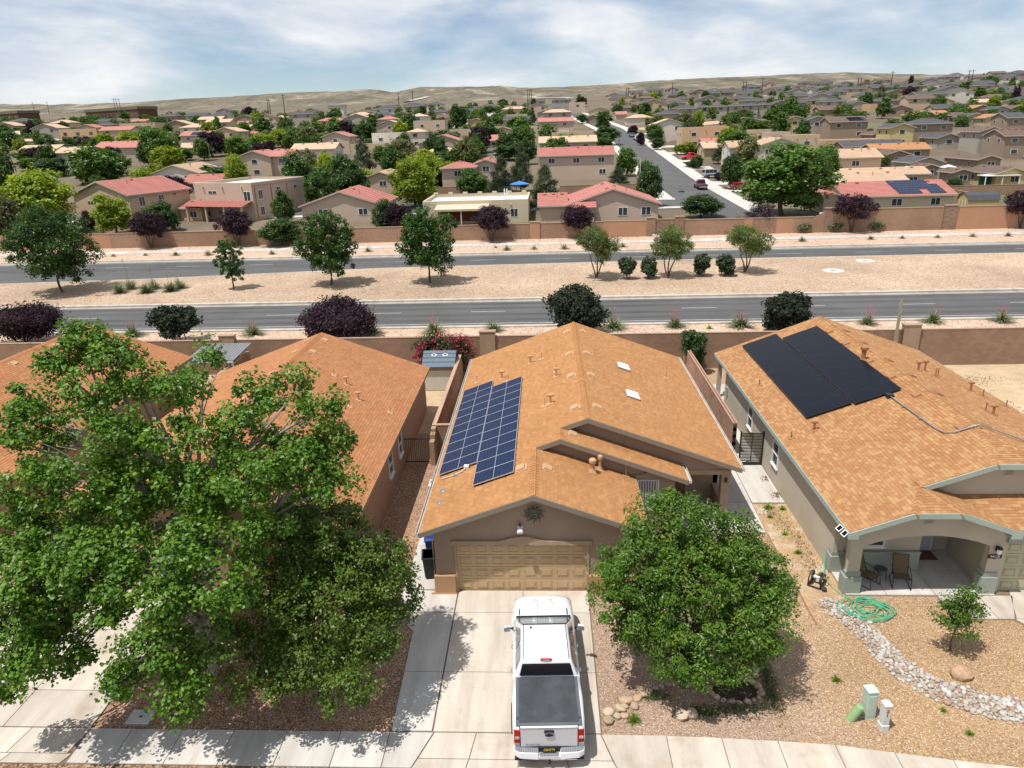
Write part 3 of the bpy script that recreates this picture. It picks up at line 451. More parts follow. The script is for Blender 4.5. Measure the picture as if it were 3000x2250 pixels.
TREES=[[-68.9,91.5,6.3,6.0,"y"],[-36.5,77.7,4.0,5.7,"d"],[-43.0,98.1,5.6,3.8,"g"],[-62.0,93.2,4.8,6.1,"d"],[-73.7,92.6,3.9,2.3,"p"],[-98.6,107.7,14.0,6.9,"d"],[-81.5,92.8,10.5,10.7,"y"],[-81.7,83.7,8.0,6.2,"o"],[-106.5,152.3,11.0,13.2,"g"],[-106.8,186.3,8.2,9.8,"y"],[-117.2,202.8,12.1,10.1,"g"],[-190.7,275.5,5.6,9.5,"d"],[-180.9,234.9,4.7,9.3,"p"],[-158.8,204.2,3.9,10.7,"g"],[-146.9,194.5,4.0,6.1,"p"],[-97.7,214.7,8.0,8.0,"g"],[-99.5,244.2,7.3,8.9,"o"],[-50.9,130.8,9.5,7.6,"d"],[-41.2,113.7,7.8,6.4,"d"],[-86.3,164.2,4.2,6.0,"d"],[-76.6,162.4,4.5,5.5,"c"],[-111.2,218.0,7.4,6.1,"g"],[-134.9,281.8,3.8,1.4,"k"],[-119.5,249.7,5.6,1.4,"k"],[-200.1,406.8,7.7,8.5,"g"],[-130.0,323.8,9.1,9.4,"g"],[-106.4,290.4,6.1,9.8,"g"],[-102.7,313.7,5.6,9.8,"g"],[-133.0,365.4,8.2,3.2,"c"],[-151.2,481.8,4.8,5.2,"d"],[-281.3,370.0,5.0,8.3,"g"],[-270.0,376.2,4.3,9.2,"g"],[-273.0,347.7,8.0,9.4,"d"],[-497.9,690.4,4.8,9.0,"g"],[-267.4,431.4,4.9,6.7,"g"],[-297.8,594.9,4.2,7.7,"g"],[-265.0,507.4,4.1,8.8,"g"],[-137.3,473.4,2.9,6.1,"g"],[-68.6,192.1,3.4,3.2,"d"],[-39.7,126.3,9.1,8.3,"d"],[-45.9,167.9,9.8,6.0,"c"],[-38.3,166.4,7.5,6.4,"d"],[-23.6,114.8,9.2,8.5,"y"],[-7.5,120.4,8.1,5.7,"c"],[-4.1,134.3,9.7,5.0,"c"],[-11.9,202.0,4.0,4.2,"c"],[1.0,106.8,7.4,6.0,"c"],[16.5,135.3,4.4,5.0,"c"],[-23.5,88.2,4.9,4.8,"d"],[-20.7,83.9,5.2,4.8,"p"],[-26.4,158.5,2.9,2.7,"g"],[-27.3,183.0,4.3,4.3,"g"],[-71.2,278.6,7.0,10.6,"d"],[-38.7,325.7,11.0,10.0,"d"],[-41.5,307.9,5.1,4.8,"d"],[-43.0,262.8,4.4,5.9,"o"],[-24.8,239.3,3.8,4.3,"p"],[-36.6,289.0,3.3,5.1,"o"],[-6.1,209.1,9.0,9.1,"g"],[-8.5,294.8,7.3,7.8,"g"],[-6.7,524.3,8.2,4.4,"d"],[-4.7,342.6,7.6,4.5,"c"],[-31.0,574.4,7.3,9.1,"d"],[-23.9,319.5,3.0,4.2,"p"],[-18.2,282.2,2.9,4.4,"d"],[-34.4,395.5,4.4,5.1,"g"],[-22.3,350.8,5.0,6.9,"g"],[-100.4,433.0,4.4,4.7,"c"],[-65.6,337.1,5.2,4.1,"c"],[-98.8,399.6,5.7,6.1,"d"],[-119.7,568.7,5.6,6.0,"d"],[-83.3,503.7,6.0,6.4,"d"],[-105.8,572.8,4.0,6.1,"y"],[-51.6,560.2,5.5,4.7,"d"],[25.9,296.8,7.9,7.8,"d"],[21.8,230.2,6.3,8.8,"d"],[18.7,202.3,5.7,5.6,"d"],[20.5,154.9,6.7,5.2,"g"],[19.3,107.4,7.9,4.7,"d"],[23.2,144.3,5.0,3.1,"g"],[19.0,341.1,4.5,5.9,"d"],[39.1,366.2,3.7,4.7,"g"],[34.2,262.2,4.1,4.1,"p"],[38.5,235.6,6.2,6.3,"g"],[35.9,210.7,3.8,4.3,"d"],[43.3,239.7,4.0,3.2,"o"],[32.7,226.6,4.3,3.1,"p"],[39.7,196.5,3.0,3.1,"y"],[42.4,327.9,3.0,4.3,"d"],[45.5,305.7,4.1,3.3,"o"],[61.7,411.8,4.1,6.1,"d"],[-45.8,234.5,2.5,4.3,"g"],[38.6,94.0,10.7,13.7,"g"],[54.6,122.1,9.1,6.0,"g"],[39.1,130.4,7.3,5.1,"d"],[25.9,94.3,3.8,6.2,"d"],[46.1,173.1,4.6,4.0,"c"],[39.0,165.3,3.3,3.5,"d"],[42.3,195.8,3.8,4.9,"y"],[45.2,195.1,1.7,3.6,"p"],[53.6,254.6,2.4,3.9,"o"],[91.6,345.6,5.9,4.1,"d"],[80.6,156.3,3.3,3.3,"g"],[78.0,119.6,2.5,2.9,"d"],[100.8,286.9,3.2,3.7,"d"],[97.8,271.9,2.2,5.3,"d"],[105.7,247.3,5.4,4.9,"g"],[106.8,228.6,2.9,4.5,"d"],[111.5,221.4,2.8,5.4,"g"],[119.2,213.5,2.9,2.1,"g"],[122.2,198.3,4.6,7.1,"o"],[127.5,192.5,1.6,3.5,"g"],[149.7,400.4,3.9,5.1,"o"],[192.7,390.5,3.4,9.0,"o"],[160.2,359.8,2.5,6.8,"g"],[93.6,310.1,2.2,2.0,"g"],[95.5,303.9,2.2,2.0,"g"],[96.8,298.3,1.8,2.3,"g"],[90.2,317.3,2.2,1.7,"g"],[102.6,248.5,1.8,3.3,"g"],[120.1,398.5,3.1,5.1,"o"],[38.5,168.4,1.5,4.3,"d"],[39.6,143.7,2.0,2.1,"p"],[-121.5,410.8,7.6,7.5,"d"],[-26.5,133.6,7.3,7.5,"g"],[-11.9,304.6,5.7,8.4,"g"],[-44.8,124.9,4.6,7.2,"d"],[276.7,401.2,6.7,9.2,"g"],[94.6,338.8,4.3,7.7,"o"],[-123.8,206.3,7.7,5.6,"d"],[345.0,582.1,6.9,6.7,"g"],[-201.7,321.4,6.9,7.4,"p"],[194.9,315.9,7.6,5.4,"y"],[-25.4,184.8,4.5,6.0,"d"],[-166.0,271.6,7.6,6.3,"y"],[-289.9,395.0,8.4,5.9,"d"],[-142.5,244.0,5.8,5.2,"g"],[69.2,252.3,8.5,4.7,"g"],[-168.4,368.2,5.0,4.2,"y"],[-336.1,574.4,7.9,9.0,"g"],[-9.5,194.7,4.9,9.1,"d"],[-55.5,242.6,6.2,4.9,"o"],[141.4,483.1,4.8,4.2,"d"],[-143.2,209.0,4.1,9.3,"g"],[94.6,374.1,7.4,8.1,"g"],[54.0,384.4,7.1,8.8,"d"],[102.9,415.3,6.4,5.1,"g"],[-21.1,145.9,4.3,7.1,"g"],[-156.0,287.5,4.9,8.1,"d"],[-116.3,243.1,7.9,6.3,"g"],[-260.3,345.4,5.8,4.1,"g"],[-78.7,296.1,5.2,4.3,"d"],[90.4,441.1,4.4,6.7,"g"],[-140.8,185.3,5.6,9.0,"d"],[-37.9,123.8,7.5,8.1,"d"],[-38.0,175.2,8.5,8.8,"o"],[211.3,315.6,6.5,8.4,"y"],[-58.7,164.1,7.6,4.5,"o"],[-123.6,178.8,6.0,9.2,"g"],[-28.6,189.4,7.5,4.6,"d"],[9.7,201.6,6.7,8.5,"y"],[-206.5,389.9,6.9,4.6,"g"],[238.6,374.5,8.8,4.2,"p"],[-10.4,205.6,7.4,7.8,"d"],[51.4,473.9,7.7,4.2,"y"],[55.9,276.8,7.5,8.0,"o"],[72.0,243.1,6.7,6.1,"g"],[-43.4,150.7,4.2,8.4,"y"],[242.6,414.8,6.3,6.8,"g"],[43.2,411.1,4.9,5.9,"d"],[263.9,470.2,8.4,8.4,"d"],[-80.1,123.1,8.1,5.8,"y"],[-26.6,310.0,4.7,6.8,"y"],[-214.7,393.8,7.1,7.3,"d"],[-20.0,253.7,7.2,9.2,"d"],[304.9,491.5,8.7,4.6,"g"],[-226.9,288.2,8.0,7.9,"d"],[-177.6,249.1,4.9,5.4,"g"],[217.3,442.6,7.9,7.7,"p"],[-83.0,294.7,7.2,7.3,"p"],[-157.5,242.7,4.6,7.8,"d"],[-178.7,330.0,7.1,5.7,"g"],[-256.2,345.8,8.9,6.0,"p"],[-146.7,302.6,8.8,8.3,"y"],[28.5,540.3,7.1,8.4,"p"],[143.7,305.1,8.2,7.0,"g"],[95.1,251.2,5.4,8.6,"p"],[-88.8,209.0,6.2,5.1,"p"],[-129.1,524.0,4.6,8.5,"o"],[-8.9,392.8,6.0,8.1,"g"],[-55.3,270.9,8.2,6.7,"y"],[297.5,699.6,6.7,7.2,"o"],[-220.8,539.0,8.4,8.1,"p"],[-103.6,122.8,8.5,6.2,"p"],[-91.1,247.1,7.2,5.2,"g"],[91.7,254.1,5.0,7.7,"d"],[181.1,334.8,7.4,7.5,"g"],[50.6,170.1,8.7,9.2,"g"],[-169.7,248.8,6.2,8.3,"g"],[80.7,213.8,7.6,5.1,"d"],[-181.6,359.5,4.9,5.0,"g"],[-22.5,148.8,5.4,8.8,"y"],[8.9,162.2,4.2,6.5,"o"],[93.0,288.2,7.8,7.0,"g"],[-139.8,486.4,6.3,8.8,"g"],[82.7,242.4,8.1,6.6,"g"],[-47.5,195.7,5.2,5.1,"g"],[-282.8,391.6,8.2,8.6,"d"],[-21.2,259.8,6.7,6.9,"o"],[-175.3,291.5,5.0,7.2,"p"],[-164.1,241.2,7.3,9.0,"p"],[-113.4,230.1,8.7,9.3,"p"],[-104.4,174.5,4.4,4.7,"y"],[-97.3,235.9,7.5,9.3,"y"],[252.9,419.3,5.1,8.5,"y"],[-305.8,458.8,7.7,6.3,"g"],[276.1,450.6,4.4,9.5,"g"],[-53.8,123.8,5.4,5.0,"g"],[-26.4,144.6,8.3,9.4,"y"],[-42.0,205.7,8.2,4.7,"d"],[-90.2,304.2,7.6,8.8,"g"],[-77.7,130.2,6.1,6.3,"p"],[-194.3,264.4,6.9,8.0,"d"],[79.8,535.5,8.9,7.9,"y"],[-98.9,286.6,4.1,7.1,"o"],[3.7,172.2,8.0,8.4,"g"],[-86.2,230.5,6.6,5.5,"g"],[-83.4,203.6,7.0,4.5,"p"],[93.1,290.0,6.1,6.9,"d"],[-231.5,294.8,6.5,9.3,"g"],[-69.6,143.9,8.8,5.2,"y"],[-20.3,212.5,7.1,4.2,"d"],[-126.6,227.5,9.0,7.0,"o"],[-124.6,285.2,8.8,9.5,"g"],[-119.4,220.2,4.3,8.6,"g"],[-116.3,163.7,8.1,4.5,"g"],[107.4,298.5,6.4,6.3,"g"],[-156.0,257.8,7.7,9.0,"g"],[56.8,202.0,7.7,5.4,"o"],[-150.7,246.8,8.4,9.2,"y"],[-21.3,207.3,4.3,9.2,"g"],[-95.0,317.8,7.2,7.3,"o"],[-112.9,195.9,6.1,6.5,"y"],[-187.8,326.7,6.2,9.4,"g"],[117.1,535.1,8.1,6.9,"d"],[-34.8,476.3,5.3,8.2,"d"],[-281.0,356.0,5.5,6.3,"g"],[-90.6,399.5,5.4,4.4,"d"],[-151.8,207.8,6.6,5.1,"y"],[47.9,153.3,8.7,6.2,"o"],[-113.3,252.1,5.0,8.1,"y"],[-120.3,181.7,8.6,5.7,"p"],[5.7,205.3,5.6,4.4,"d"],[-205.6,264.5,5.9,5.9,"y"],[-210.4,282.4,8.2,4.0,"g"],[283.0,644.3,5.2,8.6,"d"],[49.9,234.4,6.6,6.8,"d"],[118.2,346.3,8.6,7.9,"g"],[62.5,282.9,7.6,4.8,"y"],[-214.4,398.0,6.7,4.5,"d"],[-69.6,496.5,5.2,6.8,"y"],[-364.3,564.5,4.6,5.7,"o"],[-155.2,331.6,8.7,5.8,"g"],[-32.8,247.0,4.9,7.0,"o"],[-99.6,259.7,7.1,8.1,"y"],[343.8,587.0,8.2,7.6,"d"],[-78.1,300.0,6.3,8.1,"g"],[-114.1,254.4,5.5,6.0,"g"],[-3.5,183.1,6.9,4.6,"d"],[379.0,661.8,7.0,5.1,"g"],[-20.0,218.0,8.5,7.2,"p"],[-80.0,329.0,7.7,6.3,"g"],[94.2,416.9,5.9,5.1,"d"],[-19.9,201.3,6.3,4.0,"g"],[-14.0,130.5,5.3,7.4,"g"],[-19.8,172.5,7.8,8.5,"g"],[-49.2,146.6,8.3,5.4,"y"],[-171.1,425.4,8.3,7.4,"y"],[-107.3,347.4,5.2,4.0,"o"],[-100.2,354.6,5.0,6.2,"g"],[-22.8,362.2,5.0,8.6,"d"],[415.2,612.3,6.6,4.2,"y"],[-60.4,320.0,8.3,8.4,"d"],[-236.9,301.7,7.2,6.1,"y"],[-35.0,220.0,5.7,7.3,"d"],[-147.6,194.0,8.9,5.8,"d"],[-50.4,355.2,4.7,4.6,"d"],[28.6,551.3,8.3,9.1,"g"],[-30.2,359.0,8.3,5.1,"g"],[-39.9,187.7,4.4,9.2,"p"],[220.9,488.0,8.1,4.6,"o"],[-40.2,188.2,7.0,5.7,"g"],[169.8,384.8,7.9,5.8,"d"],[51.0,180.5,8.9,7.5,"y"],[-116.2,311.3,8.5,5.1,"g"],[-62.1,131.6,4.1,7.5,"d"],[90.6,405.5,5.5,7.5,"g"],[-159.4,235.2,7.3,6.8,"d"],[-118.7,167.2,6.6,9.0,"d"],[-86.4,251.9,7.7,8.5,"o"],[315.0,652.5,9.0,4.7,"p"],[66.8,197.1,5.6,8.4,"d"],[-173.6,268.7,7.3,7.7,"y"],[-20.9,216.8,4.3,7.5,"d"],[-76.3,406.7,4.6,7.2,"d"],[327.9,487.1,8.6,4.9,"d"],[-250.3,362.3,8.5,5.7,"d"],[-76.4,152.8,5.5,8.8,"d"],[-100.5,140.8,5.1,5.4,"d"],[-157.6,334.8,5.3,7.6,"d"],[51.4,317.3,4.5,6.8,"o"],[-165.6,479.5,5.3,5.9,"y"],[-19.7,171.0,8.9,6.1,"o"]]
HILL=[[-41.29,1.974],[-36.24,2.179],[-32.55,2.182],[-28.56,2.239],[-25.13,2.389],[-22.01,2.477],[-18.51,2.669],[-14.9,2.765],[-13.19,2.801],[-12.21,2.735],[-11.23,2.552],[-10.22,2.716],[-9.21,2.832],[-6.19,2.782],[-2.38,2.656],[0.15,2.604],[2.68,2.617],[5.18,2.672],[7.65,2.767],[10.08,2.832],[12.46,2.823],[14.79,2.81],[17.05,2.815],[19.25,2.816],[20.96,2.813],[22.65,2.619],[25.49,2.404],[27.43,2.257],[29.28,2.232],[31.05,2.244],[36.01,1.828]]
POLES=[[-2098.6,3099.0,87.2],[-739.9,1086.7,16.0],[-511.1,867.4,15.8],[-503.9,860.1,16.1],[-495.9,851.8,15.6],[-227.9,600.9,12.3],[-225.9,599.6,12.1],[-210.1,588.8,15.7],[-118.1,599.7,14.0],[-104.4,589.0,15.3],[-14.0,672.6,12.3],[-12.4,671.0,12.3],[-10.5,669.0,13.1],[70.2,625.9,10.6],[71.7,623.6,10.9],[110.5,639.3,13.0],[164.7,617.8,11.5],[166.2,615.1,11.4],[189.3,650.6,12.8],[249.8,600.0,10.5],[251.0,597.6,10.5],[282.6,615.8,13.6],[347.9,624.9,11.6],[349.1,621.7,11.8]]
LAMPS=[[21.9,141.0,5.1],[26.2,231.4,4.7],[104.8,241.3,5.6],[-108.6,217.3,4.1],[-102.3,289.0,3.0],[-25.4,207.5,4.3],[-22.5,233.2,5.2]]

# ================================================================== setting
YK = [-1e4, 79.5, 140, 200, 285, 400, 600, 800, 1100, 1500, 4000]
ZK = [1.4, 1.4, 3.5, 7.5, 13, 20, 31, 42, 55, 66, 90]
def T(x, y):
    return float(np.interp(y, YK, ZK)) + 3.0e-5 * max(0.0, x) * max(0.0, y - 150)

def sheet(name, x0, x1, y0, y1, z, mat, parent=None):
    o = MB().poly([(x0, y0, z), (x1, y0, z), (x1, y1, z), (x0, y1, z)]).build(name, mat, parent)
    return o
def struct(o): o['kind'] = 'structure'; return o

struct(sheet('ground', -140, 140, -60, 25.85, 0.0, mt['gravel_tan']))
struct(MB().poly([(-12.75, -6.8, .004), (-3.5, -6.8, .004), (-3.5, 10.8, .004), (-12.75, 10.8, .004)]).build('front_yard_gravel', mt['gravel_brown']))
def blend_gravel():
    m = mt['gravel_pink']; t = m.node_tree; p = [n for n in t.nodes if n.type == 'BSDF_PRINCIPLED'][0]; src = p.inputs['Base Color'].links[0].from_socket
    g = N(t, 'ShaderNodeNewGeometry'); sp = N(t, 'ShaderNodeSeparateXYZ'); t.links.new(g.outputs['Position'], sp.inputs[0])
    n = N(t, 'ShaderNodeTexNoise', {'Scale': .7, 'Detail': 5.0}); t.links.new(g.outputs['Position'], n.inputs['Vector'])
    a = N(t, 'ShaderNodeMath', {1: 5.0, 2: 0.0}, operation='MULTIPLY_ADD'); t.links.new(n.outputs[0], a.inputs[0]); t.links.new(sp.outputs[0], a.inputs[2])
    r = N(t, 'ShaderNodeMapRange', {1: 9.6, 2: 13.6}); t.links.new(a.outputs[0], r.inputs[0])
    hs = N(t, 'ShaderNodeMix', {0: 1.0}, data_type='RGBA', blend_type='MULTIPLY'); hs.inputs[7].default_value = (1.06, 1.0, .78, 1); t.links.new(src, hs.inputs[6])
    mx = N(t, 'ShaderNodeMix', data_type='RGBA'); t.links.new(r.outputs[0], mx.inputs[0]); t.links.new(src, mx.inputs[6]); t.links.new(hs.outputs[2], mx.inputs[7]); t.links.new(mx.outputs[2], p.inputs['Base Color'])
blend_gravel()
struct(MB().poly([(2.4, -7.2, .004), (6.0, -7.2, .004), (11, -7.6, .004), (17, -8.6, .004), (18.7, -8.6, .004), (18.7, -1.2, .004), (11.95, -.2, .004), (10.3, -.2, .004), (10.27, 4.0, .004), (2.4, 4.0, .004)]).build('side_yard_gravel', mt['gravel_pink']))
struct(sheet('backyard_dirt', 21.5, 60, 8, 25.8, 0.004, mt['dirt']))
struct(sheet('shed_yard_dirt', -9.5, -5.1, 14.8, 25.8, 0.004, mt['dirt']))
struct(sheet('far_left_yard_dirt', -60, -20, 8, 25.8, 0.004, mt['dirt']))
mt['dirt_strip'] = M('weedy_dirt', (0.44, 0.30, 0.17), var=0.2, sc=1.5, bump=0.02, bsc=25, fine=0.12, stain=((0.52, 0.47, 0.40), 1.1, 0.8))
struct(MB().poly([(10.3, -.9, .006), (11.9, -.4, .006), (11.9, 6.5, .006), (10.3, 6.5, .006)]).build('weedy_dirt_strip', mt['dirt_strip']))
mt['mulch'] = MG('bark_mulch', [(0, (0.12, 0.07, 0.045)), (0.5, (0.28, 0.17, 0.11)), (1, (0.42, 0.30, 0.21))], sc=16)
struct(sheet('parkway_strip', -60, 60, -9.6, -7.9, 0.002, mt['mulch']))
st_ = struct(sheet('near_street', -140, 140, -20, -9.75, 0.004, mt['asphalt']))
struct(MB().box(-140, 140, -9.75, -9.6, -0.05, 0.1).build('near_kerb', mt['kerb']))

# ---- concrete slabs: each one its own piece
def slab(parent, pts, z0, z1, mat, name='slab', gap=0.011):
    c = V((sum(p[0] for p in pts) / len(pts), sum(p[1] for p in pts) / len(pts), 0))
    q = []
    for i, p in enumerate(pts):           # shrink towards the joints
        a = V((*pts[i - 1], 0)); b = V((*p, 0)); d = V((*pts[(i + 1) % len(pts)], 0))
        e1 = (b - a).normalized(); e2 = (d - b).normalized()
        n1 = V((-e1.y, e1.x, 0)); n2 = V((-e2.y, e2.x, 0))
        k = 1 + n1.dot(n2)
        q.append(b + (n1 + n2) * (gap / max(k, .3)))
    off = wloc(parent)
    m = MB(); bt = [(p.x, p.y, z0) for p in q]; m.extr(bt, (0, 0, z1 - z0))
    return m.build(name, mat, parent, bevel=0.004, seg=1)
def base_struct(name, pts, z=0.012):
    return struct(MB().poly([(x, y, z) for x, y in pts]).build(name, mt['conc_joint']))
# sidewalk
sw_in = [(-24, -6.80), (-15.56, -6.80), (4.0, -6.80), (4.79, -6.83), (5.94, -6.87), (7.4, -6.95), (9.04, -7.06), (10.4, -7.28), (11.76, -7.49), (13.72, -7.74), (17, -8.3), (21, -9.2)]
def sw_y(x): return float(np.interp(x, [p[0] for p in sw_in], [p[1] for p in sw_in]))
sidewalk = base_struct('sidewalk', [(x, y - 1.24) for x, y in sw_in] + [(x, y + .0) for x, y in sw_in[::-1]])
xs = [-24, -22.4, -20.8, -19.2]
for a, b in zip(xs[:-1], xs[1:]): slab(sidewalk, [(a, -8.04), (b, -8.04), (b, -6.8), (a, -6.8)], 0.0, .045, mt['conc'])
lx = [-12.72, -11.45, -9.9, -8.35, -6.75, -5.15, -3.7]
for a, b in zip(lx[:-1], lx[1:]):
    slab(sidewalk, [(a, -8.04), (b, -8.04), (b, -6.8), (a, -6.8)], 0.0, .045, mt['conc2'])
slab(sidewalk, [(-3.7, -8.04), (-2.86, -8.04), (-2.40, -6.8), (-3.7, -6.8)], 0.0, .045, mt['conc2'])
rx = [4.33, 5.88, 7.43, 8.98, 10.5, 11.95, 13.6, 15.2, 17, 19]
slab(sidewalk, [(2.84, -8.04), (4.33, -8.04), (4.33, -6.81), (2.46, -6.8)], 0.0, .045, mt['conc'])
for a, b in zip(rx[:-1], rx[1:]):
    slab(sidewalk, [(a, sw_y(a) - 1.22), (b, sw_y(b) - 1.22), (b, sw_y(b)), (a, sw_y(a))], 0.0, .045, mt['conc'])
# driveway of the centre house
drv = base_struct('driveway', [(-2.86, -8.06), (2.86, -8.06), (2.5, -6.8), (2.5, -.05), (-2.5, -.05), (-2.5, -6.8)], .013)
for (y0, y1) in ((-6.78, -4.35), (-4.35, -1.36), (-1.36, -0.06)):
    slab(drv, [(-2.43, y0), (0.02, y0), (0.02, y1), (-2.43, y1)], 0, .046, mt['conc'])
    slab(drv, [(0.02, y0), (2.47, y0), (2.47, y1), (0.02, y1)], 0, .046, mt['conc'])
ax = [-2.38, -1.15, 0.12, 1.35, 2.45]
bx = [-2.72, -1.28, 0.10, 1.45, 2.72]
for i in range(4):
    slab(drv, [(bx[i], -7.72), (bx[i + 1], -7.72), (ax[i + 1], -6.80), (ax[i], -6.80)], 0, .046, mt['conc'])
    slab(drv, [(bx[i] * 1.05, -8.06), (bx[i + 1] * 1.05, -8.06), (bx[i + 1], -7.72), (bx[i], -7.72)], 0, .046, mt['conc'])
# pale strip left of the driveway and walk along the house
strip = base_struct('side_path', [(-3.69, -6.78), (-2.45, -6.78), (-2.45, -.05), (-3.3, -.05), (-3.3, 6.0), (-4.55, 6.0), (-4.55, -1.4), (-4.29, -1.75), (-3.79, -2.41)], .011)
slab(strip, [(-3.67, -6.76), (-2.46, -6.76), (-2.46, -4.35), (-3.74, -4.35)], 0, .044, mt['conc2'])
slab(strip, [(-3.74, -4.35), (-2.46, -4.35), (-2.46, -1.36), (-4.5, -1.36), (-4.29, -1.75), (-3.79, -2.41)], 0, .044, mt['conc2'])
slab(strip, [(-4.55, -1.36), (-2.46, -1.36), (-2.46, -.06), (-3.32, -.06), (-4.55, .0)], 0, .044, mt['conc2'])
for a in range(4): slab(strip, [(-4.55, a * 1.5), (-3.32, a * 1.5), (-3.32, a * 1.5 + 1.5), (-4.55, a * 1.5 + 1.5)], 0, .044, mt['conc2'])
# left neighbour's driveway
ld = base_struct('left_driveway', [(-19, -8.06), (-12.3, -8.06), (-12.76, -6.8), (-12.76, -.05), (-18.9, -.05), (-18.9, -6.8)], .0135)
for (y0, y1) in ((-6.78, -5.3), (-5.3, -2.4), (-2.4, -.06)):
    for (a, b) in ((-18.8, -15.5), (-15.5, -12.76)): slab(ld, [(a, y0), (b, y0), (b, y1), (a, y1)], 0, .046, mt['conc'])
for (y0, y1) in ((-8.06, -7.72), (-7.72, -6.80)):
    for (a, b) in ((-18.9, -16.7), (-16.7, -14.55), (-14.55, -12.74)): slab(ld, [(a - .15, y0), (b - .15, y0), (b, y1), (a, y1)], 0, .046, mt['conc'])
# walk to the centre house's porch and along the right-hand wall
pw = base_struct('porch_walk', [(6.2, 4.0), (10.28, 4.0), (10.36, 6.5), (11.86, 6.5), (11.86, 10.4), (10.0, 10.4), (6.2, 7.2)], .011)
slab(pw, [(6.2, 4.0), (8.75, 4.0), (8.75, 5.2), (6.2, 5.2)], 0, .05, mt['conc2'])
slab(pw, [(8.75, 4.0), (10.26, 4.0), (10.3, 5.2), (8.75, 5.2)], 0, .05, mt['conc2'])
slab(pw, [(6.2, 5.2), (8.75, 5.2), (8.75, 7.2), (6.2, 7.2)], 0, .05, mt['conc2'])
slab(pw, [(8.75, 5.2), (10.3, 5.2), (10.33, 6.55), (8.75, 6.55)], 0, .05, mt['conc2'])
slab(pw, [(8.75, 6.55), (10.33, 6.55), (10.38, 8.4), (8.9, 8.4)], 0, .05, mt['conc2'])
slab(pw, [(8.9, 8.4), (10.38, 8.4), (10.4, 10.38), (8.9, 10.38)], 0, .05, mt['conc2'])
slab(pw, [(10.36, 6.55), (11.85, 6.55), (11.85, 10.38), (10.42, 10.38)], 0, .045, mt['conc2'])
slab(pw, [(10.95, 10.42), (11.85, 10.42), (11.85, 14.2), (10.95, 14.2)], 0, .045, mt['conc2'])
slab(pw, [(10.95, 14.2), (11.85, 14.2), (11.85, 19.0), (10.95, 19.0)], 0, .045, mt['conc2'])
slab(pw, [(10.95, 19.0), (14.5, 19.0), (14.5, 22.4), (10.95, 22.4)], 0, .045, mt['conc2'])
# right neighbour's porch slab, path and driveway
rp = base_struct('right_porch_slab', [(11.9, -.3), (17.3, -.3), (17.3, 2.6), (11.9, 2.6)], .011)
for (a, b) in ((11.92, 13.4), (13.4, 15.15), (15.15, 17.25)):
    slab(rp, [(a, -.27), (b, -.27), (b, 1.35), (a, 1.35)], 0, .05, mt['conc2'])
slab(rp, [(13.4, 1.35), (17.25, 1.35), (17.25, 2.7), (13.4, 2.7)], 0, .05, mt['conc2'])
rd = base_struct('right_driveway', [(15.15, -1.62), (17.1, -1.62), (18.6, -4.2), (18.6, -8.6), (26, -9), (26, .05), (17.3, .05), (17.3, -.28), (15.15, -.28)], .0125)
slab(rd, [(15.17, -1.6), (16.6, -1.6), (16.6, -.29), (15.17, -.29)], 0, .048, mt['conc'])
slab(rd, [(16.6, -1.6), (17.15, -1.6), (17.85, -.29), (16.6, -.29)], 0, .048, mt['conc'])
slab(rd, [(17.15, -1.6), (18.6, -4.1), (26, -4.1), (26, -1.6)], 0, .048, mt['conc'])
slab(rd, [(17.2, -1.6), (26, -1.6), (26, .04), (17.9, .04)], 0, .048, mt['conc'])
slab(rd, [(18.6, -8.5), (26, -8.9), (26, -4.1), (18.6, -4.1)], 0, .048, mt['conc'])

# ---- avenue behind the houses (level 1.4)
Z0 = 1.4
struct(sheet('near_verge', -150, 150, 26.0, 32.75, Z0 + .004, mt['gravel_verge']))
av = struct(sheet('avenue', -150, 150, 32.7, 42.0, Z0 + .008, mt['asphalt']))
av2 = struct(sheet('far_carriageway', -150, 150, 53.0, 67.0, Z0 + .008, mt['asphalt']))
md = MB()
md_pts = [(-150, 42.6), (150, 42.6), (150, 60.1), (17, 60.1), (-18, 58.7), (-44, 55.0), (-62, 53.7), (-150, 53.4)]
md.extr([(x, y, Z0) for x, y in md_pts], (0, 0, .15))
struct(md.build('median', mt['gravel_median']))
struct(sheet('far_verge', -150, 150, 68.1, 79.4, Z0 + .13, mt['gravel_verge']))
mk = MB().box(-150, 150, 42.0, 42.55, Z0 - .1, Z0 + .155)
mk2 = MB()
for (a, b) in zip(md_pts[2:-1], md_pts[3:]):
    mk2.extr([(a[0], a[1], Z0 - .1), (b[0], b[1], Z0 - .1), (b[0], b[1] - .22, Z0 - .1), (a[0], a[1] - .22, Z0 - .1)], (0, 0, .262))
struct(mk.build('median_kerb', mt['kerb'])); struct(mk2.build('median_kerb', mt['kerb']))
struct(MB().box(-150, 150, 32.45, 32.72, Z0 - .1, Z0 + .13).build('near_verge_kerb', mt['kerb']))
struct(MB().box(-150, 150, 67.75, 68.1, Z0 - .1, Z0 + .15).build('far_verge_kerb', mt['kerb']))
struct(sheet('gutter_pan', -150, 150, 66.7, 67.75, Z0 + .012, mt['gutterconc']))
struct(sheet('gutter_pan', -150, 150, 41.35, 42.0, Z0 + .012, mt['gutterconc']))
struct(sheet('gutter_pan', -150, 150, 32.72, 33.35, Z0 + .012, mt['gutterconc']))
fsw = struct(sheet('far_sidewalk', -150, 150, 73.2, 75.3, Z0 + .138, mt['conc_joint']))
for i in range(-50, 51):
    slab(fsw, [(i * 3.0, 73.22), (i * 3.0 + 3.0, 73.22), (i * 3.0 + 3.0, 75.28), (i * 3.0, 75.28)], Z0 + .13, Z0 + .16, mt['conc2'], gap=.02)
